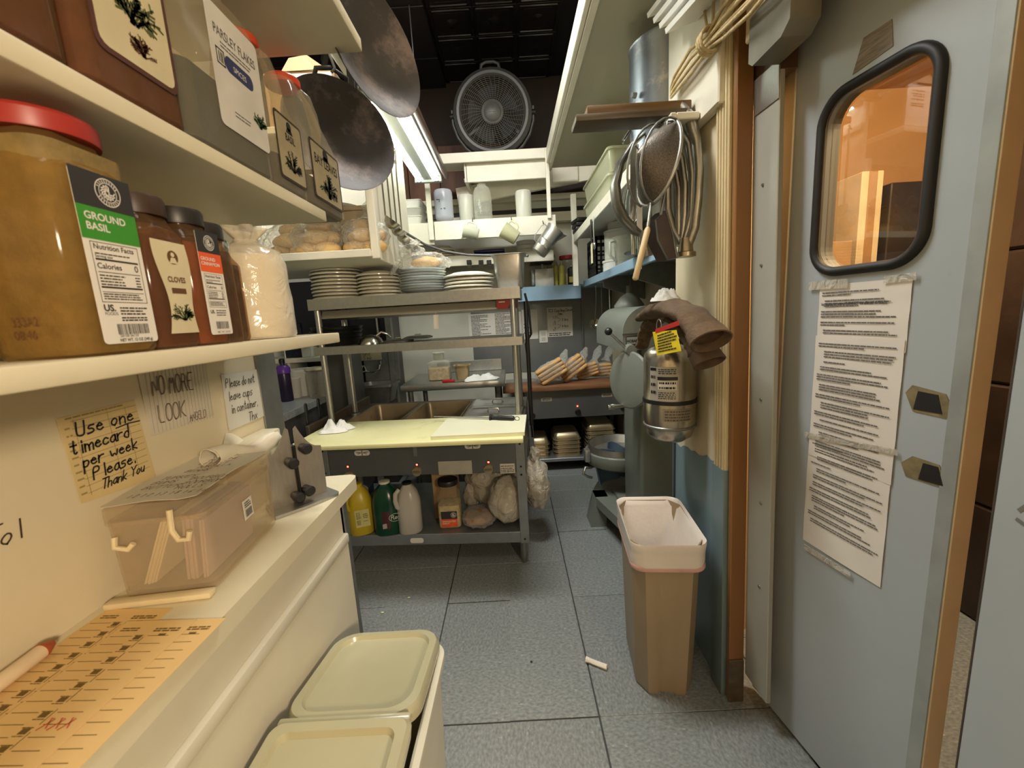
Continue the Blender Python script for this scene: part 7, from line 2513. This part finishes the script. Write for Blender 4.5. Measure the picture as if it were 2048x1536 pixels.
def mitt(label, pts, rad, seed, openend=True):
    t = thing('oven_mitt', label, 'oven mitt', pts[len(pts)//2], 'oven mitts on the extinguisher')
    q = MB()
    g = []
    # smooth the path and the radii
    n = 26
    P_ = []
    for i in range(n+1):
        f = i/n*(len(pts)-1)
        k = min(int(f), len(pts)-2)
        w = f-k
        w = w*w*(3-2*w)*.5+w*.5
        P_.append((V(pts[k]).lerp(V(pts[k+1]), w), rad[k]+(rad[k+1]-rad[k])*w))
    q.tube([p_ for p_, _ in P_], [r*(1+.10*NZ.noise(V((i*.7, seed, 0)))) for i, (_, r) in enumerate(P_)], 18, flat=.55)
    for v in q.v:
        v += V((.006*NZ.noise(v*40), .006*NZ.noise(v*40+V((5, 0, 0))), .006*NZ.noise(v*40+V((0, 5, 0)))))
    obj('mitt_body', q, MITT, t, 70)
    e, d_ = P_[-1][0], (P_[-1][0]-P_[-3][0]).normalized()
    r = P_[-1][1]
    hx_ = d_.cross(V((0, 0, 1))).normalized()
    hy_ = hx_.cross(d_)
    Lp = lambda k_, o_: [e+d_*o_+hx_*(r*k_*cos(2*pi*i/22))+hy_*(r*k_*.66*sin(2*pi*i/22)) for i in range(22)]
    q = MB().loft([Lp(.98, -.012), Lp(1.04, 0), Lp(1.08, .020), Lp(1.10, .030), Lp(1.02, .032), Lp(.92, .026), Lp(.84, .006)], False, False)
    obj('cuff_hem', q, MITT, t, 60)
    q = MB().loft([Lp(.86, .008), Lp(.7, -.002)], True, True)
    obj('lining', q, MITI, t, 60)


M3 = lambda x_, y_, X_: at(x_, y_, X=X_)
mitt('upper brown oven mitt draped left over the extinguisher top', [M3(1282, 636, .52), M3(1310, 622, .52), M3(1345, 615, .53), M3(1385, 632, .55), M3(1412, 668, .565)], [.026, .045, .05, .052, .062], 2)
mitt('lower brown oven mitt hanging down the right side of the extinguisher', [M3(1340, 636, .55), M3(1372, 650, .575), M3(1392, 680, .585), M3(1410, 710, .60)], [.03, .042, .05, .056], 5)
mitt('small brown mitt flap hanging at the left of the extinguisher', [M3(1316, 636, .56), M3(1296, 655, .55), M3(1287, 682, .545)], [.04, .036, .026], 9)
c = at(1330, 596, X=.575)
tt = rag('white_mitt_rag', 'small white rag lying on top of the oven mitts', c+V((0, 0, -.012)), .055, .05, .045, 7, CLOTH, .6, 20)
# ---- floor mixer
MG = mat('mixer_sage_grey', (122, 127, 118), .38, .15, .06, 6, .05, 40, stain=(96, 100, 92), sts=9, stt=.68)
MY = 2.05
t = thing('floor_mixer', 'old sage grey floor mixer with bowl standing behind the stub wall', 'mixer', (.76, 2.3, 0))
c0, c1 = pz(1281, 850, MY), pz(1352, 850, MY)
zh0, zh1 = pz(1270, 700, MY).z, pz(1290, 612, MY).z
obj('column', MB().rbox((c0.x, MY, .10), (c1.x+.18, MY+.32, zh0+.06), .02, 3), MG, t, 40)
hx0 = pz(1239, 660, MY+.05).x
q = MB()
n = 10
prof = []
for k in range(n+1):
    a = pi/2*k/n
    prof.append((hx0+.10-.10*sin(a) if False else hx0+.12*(1-sin(a)), zh1-.13*(1-cos(a))))
prof = prof + [(hx0, zh0), (c1.x+.18, zh0), (c1.x+.18, zh1)]
prof = prof[::-1]
obj('head', MB().prism(prof, -.02, .62, (0, MY, 0), (1, 0, 0), (0, 0, 1)).M and MB(MX.Identity(4)).prism(prof[::-1], -.62, .0, (0, MY-.01, 0), (1, 0, 0), (0, 0, 1)), MG, t, 35)
obj('head_seam', MB().box((hx0-.002, MY-.013, zh1-.135), (c1.x+.18, MY-.009, zh1-.128)), mat('seam_dark', (70, 74, 68), .5), t)
a, c = pz(1252, 690, MY-.012), pz(1277, 672, MY-.012)
o = obj('name_plate', MB(frame((a.x, MY-.0112, a.z), (1, 0, 0), UP)).prism(rrect(c.x-a.x, c.z-a.z, .004, 3, (c.x-a.x)/2, (c.z-a.z)/2), 0, .002, (0, 0, 0), (1, 0, 0), (0, 1, 0)), BLACK, t)
obj('plate_face', quad(MB(frame((a.x, MY-.0136, a.z), (1, 0, 0), UP)), .003, .003, c.x-a.x-.003, c.z-a.z-.003), mat('plate_grey', (150, 152, 144), .4), o)
letters('HOBART', frame((a.x+.004, MY-.0142, a.z+.012), (1, 0, 0), UP), .0185, INK, o, bold=.0006, width=.86)
k0, k1 = pz(1256, 700, MY-.03), pz(1217, 663, MY-.03)
obj('gear_lever', MB().cyl(k0, k1, .007, .006, 10), CHROME, t, 40)
obj('lever_boss', MB().cyl((k0.x+.01, MY-.06, k0.z), (k0.x+.01, MY, k0.z), .026, .03, 16), MG, t, 40)
obj('lever_knob', MB().blob(k1, (.019, .019, .019), 0, 1, 1, 3), BLACK, t, 60)
dc = pz(1259, 760, MY-.05)
dn = V((-.90, -.44, .06)).normalized()
q = MB(frame(dc, dn.cross(V((0, 0, 1))), dn.cross(V((0, 0, 1))).cross(dn)*-1 if False else UP))
dm = MX.Translation(dc) @ dn.to_track_quat('Z', 'Y').to_matrix().to_4x4()
obj('hub_disc', MB(dm).lathe([(.04, -.05), (.125, -.02), (.138, -.012), (.142, 0), (.136, .010), (.10, .018), (.001, .020)], 40), MG, t, 40)
obj('disc_shaft', MB().cyl(dc-dn*.04, V((c0.x+.08, MY+.12, dc.z)), .035, .04, 20), MG, t, 40)
a, c = pz(1216, 814, MY-.02), pz(1262, 810, MY-.02)
obj('bowl_crank', MB().tube([a, a+(c-a)*.2, a+(c-a)*.3, a+(c-a)*.9, V((c0.x+.02, MY+.05, c.z))], [.013, .016, .011, .010, .010], 12), CHROME, t, 60)
by_, bx0 = 2.62, .665
zb0, zb1 = .44, pz(1240, 915, by_).z
q = MB().lathe([(.10, -.05), (.17, .0), (.19, .03), (.196, .06), (.20, zb1-zb0-.01), (.207, zb1-zb0), (.202, zb1-zb0+.004), (.194, zb1-zb0-.012), (.185, .06), (.16, .01), (.001, -.03)], 44, (bx0, by_, zb0))
obj('bowl', q, ALU, t, 40)
ha = pz(1212, 925, by_)
q = MB().tube([(bx0-.19, by_-.06, zb1-.035), (bx0-.235, by_-.09, zb1-.02), (bx0-.25, by_-.10, zb1-.06), (bx0-.22, by_-.085, zb1-.085), (bx0-.19, by_-.07, zb1-.10)], .009, 8)
obj('bowl_handle', q, ALU, t, 60)
q = MB().lathe([(.15, -.09), (.205, -.06), (.22, -.02), (.215, .015), (.20, .02)], 40, (bx0, by_, zb0), cap1=False)
obj('bowl_cradle', q, MG, t, 40)
obj('cradle_clamp', MB().rbox((bx0-.235, by_-.10, zb0-.03), (bx0-.20, by_-.04, zb0+.05), .006, 2), STEEL, t, 40)
ft = at(1180, 1050, Z=0)
zt2 = .19
q = MB()
q.prism([(ft.y-.05, 0), (ft.y+.02, 0), (ft.y+.0, zt2-.05), (1.98, zt2-.05), (1.98, zt2), (ft.y-.02, zt2)], 0, .10, (ft.x+.01, 0, 0), (0, 1, 0), (0, 0, 1))
obj('base_leg', MB().loft([[(ft.x, ft.y-.03, 0), (ft.x+.10, ft.y-.03, 0), (ft.x+.10, ft.y+.12, 0), (ft.x, ft.y+.12, 0)], [(ft.x+.04, ft.y, zt2), (ft.x+.12, ft.y, zt2), (ft.x+.12, ft.y+.1, zt2), (ft.x+.04, ft.y+.1, zt2)]]), MG, t)
obj('base_plate', MB().prism([(ft.x+.04, ft.y+.1), (ft.x+.04, ft.y), (ft.x+.16, 1.98), (.985, 1.98), (.985, ft.y+.45), (ft.x+.20, ft.y+.45)], zt2-.06, zt2, (0, 0, 0), (1, 0, 0), (0, 1, 0)), MG, t)
obj('base_block', MB().rbox((c0.x-.03, MY-.02, .0), (.985, MY+.55, zt2+.02), .015, 2), MG, t, 40)
# blue grey sheets standing in the bowl
for k, (dx, rz, lean_, lb) in enumerate(((-.05, .5, -.18, 'front folded blue grey apron standing in the mixer bowl'), (.02, .2, .12, 'rear folded blue grey apron standing in the mixer bowl'))):
    mm = MX.Translation((bx0+dx-.02, by_-.05+.08*k, zb1-.14)) @ MX.Rotation(rz, 4, 'Z') @ MX.Rotation(lean_, 4, 'Y')
    q = MB(mm).sheet(10, 12, lambda u, v: ((u-.5)*.15, .02*sin(u*5+k)+.012*v, v*.21+.02*sin(u*4+k)*v), .010)
    tag(obj('folded_apron', q, mat('blue_grey_cloth', (74, 94, 112), .7, 0, .12, 10, .2, 50), None, 50), lb, 'apron', 'aprons in the mixer bowl')
# ---- trash can with liner
zr_ = .60
ry = R(-6)
cxr, cyr = (at(1258, 1086, Z=zr_)+at(1419, 1088, Z=zr_)+at(1231, 996, Z=zr_)+at(1360, 996, Z=zr_)).xy/4
t = thing('trash_can', 'tall slim tan trash can with white liner beside the blue wall', 'trash can', (cxr, cyr, 0))
TM2 = MX.Translation((cxr, cyr, 0)) @ MX.Rotation(ry, 4, 'Z')
TAN = mat('tan_trash_plastic', (160, 140, 110), .42, 0, .05, 5, .06, 50)


def tloop(w, d, r, z, chf=0.0, bow=0.0):
    pts = rrect(w, d, r, 5)
    out = []
    for x_, y_ in pts:
        # shallow channel down the short faces
        if abs(x_) < w*.26 and abs(y_) > d*.45:
            y_ *= (1-chf)
        out.append((x_, y_, z))
    return out


def tring(w, d, z, ch=.0):
    p_ = []
    c_ = .05
    for x_, y_ in ((-w/2, -d/2+c_), (-w/2+c_*.7, -d/2), (-w*.18, -d/2), (-w*.12, -d/2+ch), (w*.12, -d/2+ch), (w*.18, -d/2), (w/2-c_*.7, -d/2), (w/2, -d/2+c_), (w/2, d/2-c_), (w/2-c_*.7, d/2), (-w/2+c_*.7, d/2), (-w/2, d/2-c_)):
        p_.append((x_, y_, z))
    return p_


wt, dt = .252, .365
q = MB(TM2)
q.loft([tring(wt*.76, dt*.80, 0, .010), tring(wt*.79, dt*.82, .012, .010), tring(wt*.90, dt*.93, zr_-.07, .004), tring(wt*.94, dt*.96, zr_-.065, 0), tring(wt*.95, dt*.965, zr_-.01, 0), tring(wt*.935, dt*.95, zr_-.01, 0), tring(wt*.60, dt*.72, .015, 0)])
obj('can_body', q, TAN, t, 30)
LIN = mat('trash_liner', (224, 214, 204), .35, 0, .03, 12, .25, 40)
q = MB(TM2)
sect = [(.96, .975, zr_-.085), (.975, .985, zr_-.07), (.972, .98, zr_-.045), (.985, .99, zr_-.03), (1.0, 1.0, zr_-.006), (.995, .995, zr_), (.965, .975, zr_-.004), (.87, .90, zr_-.03), (.62, .74, .25), (.50, .62, .04)]
q.loft([[(x_+.004*NZ.noise(V((x_*30, y_*30, z*60))), y_+.004*NZ.noise(V((y_*30, x_*30, z*60))), z+(.006*sin(x_*40+y_*30) if i_ == 0 else 0)) for x_, y_, z in rl(wt*a, dt*b_, .045, z_, 8)] for i_, (a, b_, z_) in enumerate(sect)], False, True)
obj('liner', q, LIN, t, 60)
q = MB(TM2)
q.loft([rl(wt*.972, dt*.983, .045, zr_-.098, 8), rl(wt*.985, dt*.99, .045, zr_-.094, 8), rl(wt*.985, dt*.99, .045, zr_-.084, 8), rl(wt*.972, dt*.983, .045, zr_-.08, 8)], False, False)
obj('drawstring', q, mat('pink_drawstring', (206, 164, 152), .5), t, 40)
# ---- litter on the floor
p0, p1 = at(1172, 1318, Z=.011), at(1214, 1334, Z=.011)
t = thing('crumpled_wrapper', 'small crumpled white paper wrapper lying on the floor', 'litter', (p0+p1)/2)
q = MB().tube([p0, p0+(p1-p0)*.25, p0+(p1-p0)*.3, p1], [.012, .010, .0105, .0105], 7, flat=.9)
for v in q.v:
    v += V((.004*NZ.noise(v*90), .004*NZ.noise(v*90+V((3, 0, 0))), 0))
    v.z = max(.0006, v.z)
obj('wrapper', q, mat('wrapper_white', (222, 214, 196), .6), t, 40)
for k, (px, py, s_, c_) in enumerate(((765, 1226, .008, 'pale'), (1063, 1324, .005, 'dark'), (818, 1196, .007, 'pale'))):
    p = at(px, py, Z=.001)
    q = MB().blob(p+V((0, 0, s_*.4)), (s_, s_*.7, s_*.45), .4, 3, k, 2)
    for v in q.v:
        v.z = max(.0006, v.z)
    tag(obj('food_crumb', q, mat('crumb_'+c_, (210, 206, 160) if c_ == 'pale' else (30, 28, 26), .7), None, 60), ('pale green food crumb left of the ingredient bin lid corner', 'tiny dark crumb on the floor left of the paper wrapper', 'pale crumb on the floor just in front of the steam table')[k], 'crumb')
# ================================================================= THE DOORS
H0 = V((.797, 1.215, 0))
DA = R(8)
DU, DN = V((sin(DA), -cos(DA), 0)), V((-cos(DA), -sin(DA), 0))
DW, DH = .455, 2.33
DF = frame(H0, DU, UP)


def dl(px, py):
    p = DF.inverted() @ atp(px, py, H0, DN)
    return p.x, p.y


DOORM = mat('grey_door_laminate', (168, 176, 182), .38, .1, .04, 3, .03, 30, stain=(146, 148, 142), sts=5, stt=.66)
dr = struct('door_1', MB(), DOORM)
# face with the window opening
wx0, wz1 = dl(1640, 190)
g = [dl(*q_) for q_ in ((1633, 380), (1881, 260), (1745, 528), (1790, 118))]
wl_, wr_ = g[0][0], g[1][0]
wb_, wt_ = dl(1720, 543)[1], dl(1800, 108)[1]
cx_, cz_, ww_, wh_ = (wl_+wr_)/2, (wb_+wt_)/2, wr_-wl_, wt_-wb_
q = MB(DF)
nn = 8
hole = rrect(ww_*.9, wh_*.94, .06, nn, cx_, cz_)
m4 = len(hole)//4
outer = []
for i_, (x_, y_) in enumerate(hole):
    k = i_//m4
    f = (i_ % m4)/(m4-1)
    a_ = [(DW, .02), (DW, DH), (0, DH), (0, .02)]
    outer.append(a_[k])
# plain ring of quads between the door outline and the opening, with thickness behind
Dth = .045
L = [[(x_, y_, 0) for x_, y_ in outer], [(x_, y_, 0) for x_, y_ in hole], [(x_, y_, -Dth) for x_, y_ in hole], [(x_, y_, -Dth) for x_, y_ in outer], [(x_, y_, 0) for x_, y_ in outer]]
q.loft(L, False, False)
obj('leaf', q, DOORM, dr)
obj('edge_strip', MB(DF).rbox((DW-.001, .02, -Dth), (DW+.003, DH, -.0005), .001, 1), mat('door_edge_cream', (228, 214, 182), .5, 0, .06, 8, .05, 60, stain=(110, 80, 50), sts=26, stt=.72), dr)
obj('corner_angle', MB(DF).rbox((DW-.028, .02, -.0005), (DW+.0005, DH, .002), .001, 1), mat('door_angle_grey', (160, 166, 164), .4, .3), dr)
obj('hinge_molding', MB(DF).rbox((-.055, .02, -.012), (.006, DH, .004), .003, 1), mat('molding_aluminium', (186, 176, 156), .35, .6), dr)
gl = bpy.data.materials.new('window_glass')
gl.use_nodes = True
nt = gl.node_tree
for n_ in list(nt.nodes):
    if n_.type != 'OUTPUT_MATERIAL':
        nt.nodes.remove(n_)
a_t, a_g, a_m, a_f = (nt.nodes.new('ShaderNode'+k_) for k_ in ('BsdfTransparent', 'BsdfGlossy', 'MixShader', 'Fresnel'))
a_t.inputs[0].default_value = lin((236, 226, 210))
a_g.inputs['Roughness'].default_value = .02
a_f.inputs[0].default_value = 2.3
a_b, a_s, a_x = (nt.nodes.new('ShaderNode'+k_) for k_ in ('NewGeometry', 'Math', 'Math'))
a_s.operation, a_x.operation = 'SUBTRACT', 'MULTIPLY'
a_s.inputs[0].default_value = 1.0
nt.links.new(a_b.outputs['Backfacing'], a_s.inputs[1])
nt.links.new(a_f.outputs[0], a_x.inputs[0])
nt.links.new(a_s.outputs[0], a_x.inputs[1])
nt.links.new(a_x.outputs[0], a_m.inputs[0])
nt.links.new(a_t.outputs[0], a_m.inputs[1])
nt.links.new(a_g.outputs[0], a_m.inputs[2])
nt.links.new(a_m.outputs[0], nt.nodes['Material Output'].inputs[0])
obj('window_glass', MB(DF).prism(rrect(ww_*.9, wh_*.94, .06, nn, cx_, cz_), -.024, -.020, (0, 0, 0), (1, 0, 0), (0, 1, 0)), gl, dr)
# black rubber gasket: rounded tube round the opening
rg = rrect(ww_*.945, wh_*.968, .066, 10, cx_, cz_)
obj('window_gasket', MB(DF).tube([(x_, y_, .002) for x_, y_ in rg], .0115, 10, True, flat=1.0), BLACKR, dr, 60)
rg2 = rrect(ww_*.89, wh_*.935, .058, 10, cx_, cz_)
obj('gasket_bead', MB(DF).tube([(x_, y_, .001) for x_, y_ in rg2], .0045, 8, True), mat('bead_grey', (120, 116, 108), .4), dr, 60)
# hinge side strip with screws
s0, s1 = at(1498, 700, X=.737), at(1547, 700, X=.741)
s0.z = s1.z = 0
SF = frame(s0, s1-s0, UP)
sw_ = (s1-s0).length
zt3 = at(1545, 128, X=.74).z
hs_ = obj('hinge_panel', MB(SF).rbox((0, at(1500, 1362, X=.738).z, -.015), (sw_, zt3, 0), .002, 1), mat('hinge_panel_grey', (170, 170, 160), .38, .2, .05, 4, .04, 40), dr)
zb3 = at(1500, 1360, X=.738).z
for k, zpx in enumerate((366, 530, 798, 1000, 1160)):
    x_ = (1533, 1526, 1519, 1514, 1507)[k]
    p = SF.inverted() @ atp(x_, zpx, s0, (SF.to_3x3() @ V((0, 0, 1))))
    obj('screw', MB(SF).cyl((p.x, p.y, -.001), (p.x, p.y, .003), .0055, .004, 10), STEELD, hs_, 40)
obj('hinge_plate', MB(SF).rbox((.01, zt3-.10, 0), (sw_, zt3-.005, .003), .001, 1), STEEL, hs_)
for o_ in [hs_]+list(hs_.children):
    lean(o_, .04, 9, 1.28)
# hinge housing under the header
a, c = at(1497, 140, Y=1.212), at(1600, 60, X=.70)
q = MB()
q.prism([(1.05, a.z+.02), (1.08, a.z), (1.195, a.z), (1.214, a.z+.015), (1.214, a.z+.12), (1.05, a.z+.12)], 0, .07, (a.x, 0, 0), (0, 1, 0), (0, 0, 1))
o = obj('hinge_housing', q, mat('housing_grey', (128, 126, 114), .4, .4), dr)
# papers taped on the door
pts = [dl(1632, 572), dl(1817, 558), dl(1768, 1172), dl(1613, 1088)]
x0p, x1p = (pts[0][0]+pts[3][0])/2, (pts[1][0]+pts[2][0])/2
z1p, z0p = pts[0][1], (pts[2][1]+pts[3][1])/2
wp, hp_ = x1p-x0p, z1p-z0p
DPAP = mat('door_paper', (214, 208, 200), .65, 0, .03, 6)
secs_ = ((0.0, .44, .0008, 'lowest instruction sheet taped to the grey door'), (.36, .82, .0016, 'middle instruction sheet taped to the grey door'), (.78, 1.0, .0006, 'uppermost instruction sheet under the door window'))
for k, (f0, f1, dz, lb) in enumerate(secs_):
    tl = thing('instruction_sheet', lb, 'paper sheet', DF @ V((x0p, z0p+hp_*f0, 0)), 'instruction sheets on the door')
    xo = (.0, .002, .004)[k]
    zz0, zz1 = z0p+hp_*f0, z0p+hp_*f1
    q = MB(DF).sheet(8, 12, lambda u, v: (x0p+xo+wp*u, zz0+(zz1-zz0)*v, .0012+dz+.0012*sin(u*3+v*7+k)**2), .0004)
    obj('sheet', q, DPAP, tl, 60)
    m_ = MB(DF @ MX.Translation((0, 0, .0036+dz)))
    g = random.Random(k+2)
    y = zz1-hp_*.03
    while y > zz0+hp_*(.10 if k == 0 else .03):
        ind = g.choice((.06, .10, .14))
        nl = g.choice((1, 2, 2, 3))
        for _ in range(nl):
            print_lines(m_, x0p+wp*ind, x0p+wp*.95, [y], hp_*.0042, g.randint(0, 999), .3 if _ < nl-1 else .7, .18)
            y -= hp_*.0092
        y -= hp_*.010
    obj('print', m_, INKG, tl)
    if k == 2:
        letters('Instructions on how to DISINFECT the affected surface(s):', DF @ MX.Translation((x0p+wp*.06, z1p-hp_*.072, .0042)), hp_*.0135, INK, tl, bold=.00025, width=.72)
TAPE = film('clear_tape', (246, 244, 238), .7, .15, .9, bump=.6, bscale=30, milky=(220, 216, 206))
for k, ((xa_, ya_), (xb_, yb_), wd, lb) in enumerate((((1622, 572), (1700, 566), .022, 'clear tape strip on the top left corner of the door papers'), ((1772, 560), (1838, 552), .016, 'clear tape strip on the top right corner of the door papers'), ((1612, 868), (1800, 905), .014, 'long clear tape strip across the middle of the door papers'), ((1612, 1092), (1705, 1150), .016, 'clear tape strip along the bottom of the door papers'))):
    a, c = dl(xa_, ya_), dl(xb_, yb_)
    q = MB(DF).beam((a[0], a[1], .0062), (c[0], c[1], .0062), .0006, wd, (0, 1, 0))
    tag(obj('tape_strip', q, TAPE), lb, 'tape')
# tape remnants
OLDT = mat('torn_tape_tan', (120, 108, 78), .6, 0, .3, 40)
BTAPE = mat('black_tape', (34, 32, 34), .45, 0, .2, 20)
for k, (pa_, pb_, lb) in enumerate((([(1812, 785), (1826, 770), (1893, 788), (1904, 812), (1898, 838), (1826, 822)], [(1838, 782), (1878, 790), (1886, 828), (1828, 818)], 'upper black torn tape patch on the grey door'), ([(1803, 925), (1826, 912), (1880, 930), (1893, 978), (1812, 952)], [(1848, 926), (1878, 934), (1888, 972), (1838, 958)], 'lower black torn tape patch on the grey door'))):
    t = thing('tape_patch', lb, 'tape', DF @ V((*dl(*pa_[0]), 0)))
    obj('torn_backing', MB(DF).prism([dl(*p_) for p_ in pa_][::-1], .0006, .0016, (0, 0, 0), (1, 0, 0), (0, 1, 0)), OLDT, t)
    obj('black_strip', MB(DF).prism([dl(*p_) for p_ in pb_][::-1], .0016, .0026, (0, 0, 0), (1, 0, 0), (0, 1, 0)), BTAPE, t)
t = thing('grey_tape_scrap', 'striped grey tape scrap stuck above the door window', 'tape', DF @ V((*dl(1740, 95), 0)))
pts = [dl(*p_) for p_ in ((1706, 150), (1728, 76), (1785, 38), (1787, 92))]
obj('scrap', MB(DF).prism(pts[::-1] if False else [pts[0], pts[3], pts[2], pts[1]], .0006, .0016, (0, 0, 0), (1, 0, 0), (0, 1, 0)), mat('scrap_grey', (124, 114, 98), .6, 0, .35, 12, stretch=(2, 2, 16)), t)
# second leaf beyond the gap
q = MB().rbox((.80, -.05, .02), (.845, .652, DH), .004, 1)
d2 = struct('door_2', MB(), DOORM)
obj('leaf', q, DOORM, d2)
obj('edge_strip', MB().rbox((.803, .652, .02), (.842, .656, DH), .001, 1), mat('door_edge_dark', (70, 62, 54), .5), d2)
for k, (a, c) in enumerate((((2040, 1020), (2052, 1012)), ((2036, 1040), (2050, 1050)))):
    p_, q_ = at(*a, X=.7995), at(*c, X=.7995)
    F = frame(V((.7992, 0, 0)), (0, -1, 0), UP)
    m_ = MB(F)
    ribbon(m_, [(-p_.y, p_.z), (-q_.y, q_.z)], .006)
    obj('scuff_mark', m_, mat('scuff_grey', (112, 112, 108), .6), d2)
# ---- inside the walk-in: shelf with cartons in warm light
t = thing('walk_in_rack', 'steel shelf rack with cartons seen through the door window', 'rack', (1.9, 2.2, 0))
for z in (.7, 1.30):
    obj('rack_shelf', MB().rbox((1.20, 1.95, z), (2.70, 2.50, z+.02), .004, 1), STEELD, t)
for x in (1.22, 2.68):
    for y in (1.97, 2.48):
        obj('post', MB().cyl((x, y, 0), (x, y, 2.2), .014, None, 10), STEELD, t, 40)
for k, (lo, hi, c_, lb) in enumerate((((1.26, 2.0, 1.3206), (1.62, 2.4, 1.62), 'kraft', 'brown carton at the left behind the door window'), ((1.64, 2.0, 1.3206), (1.74, 2.4, 1.92), 'white', 'tall narrow cream carton in the walk-in behind the door window'), ((1.76, 1.98, 1.3206), (2.3, 2.4, 1.86), 'dark', 'dark wrapped carton seen at the right of the door window'), ((1.27, 2.05, 1.6212), (1.55, 2.4, 1.80), 'kraft2', 'small carton stacked on the left walk-in carton'))):
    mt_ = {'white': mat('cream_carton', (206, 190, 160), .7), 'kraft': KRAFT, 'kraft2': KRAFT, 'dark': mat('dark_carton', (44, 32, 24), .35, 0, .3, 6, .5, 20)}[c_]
    t = thing('walk_in_carton', lb, 'carton', ((lo[0]+hi[0])/2, (lo[1]+hi[1])/2, lo[2]), 'cartons in the walk-in')
    obj('carton_body', MB().rbox(lo, hi, .004, 1), mt_, t)
    obj('carton_tape', MB().box(((lo[0]+hi[0])/2-.02, lo[1]-.0008, lo[2]+.001), ((lo[0]+hi[0])/2+.02, lo[1]-.0002, hi[2]-.001)), mat('tan_tape', (160, 124, 84), .4), t)
t = thing('gap_dark_stack', 'tall dark stack added to keep the gap between the doors dark', 'stack', (2.1, 1.6, 0))  # invented stack, added so the lamp-lit gap between the doors stays dark
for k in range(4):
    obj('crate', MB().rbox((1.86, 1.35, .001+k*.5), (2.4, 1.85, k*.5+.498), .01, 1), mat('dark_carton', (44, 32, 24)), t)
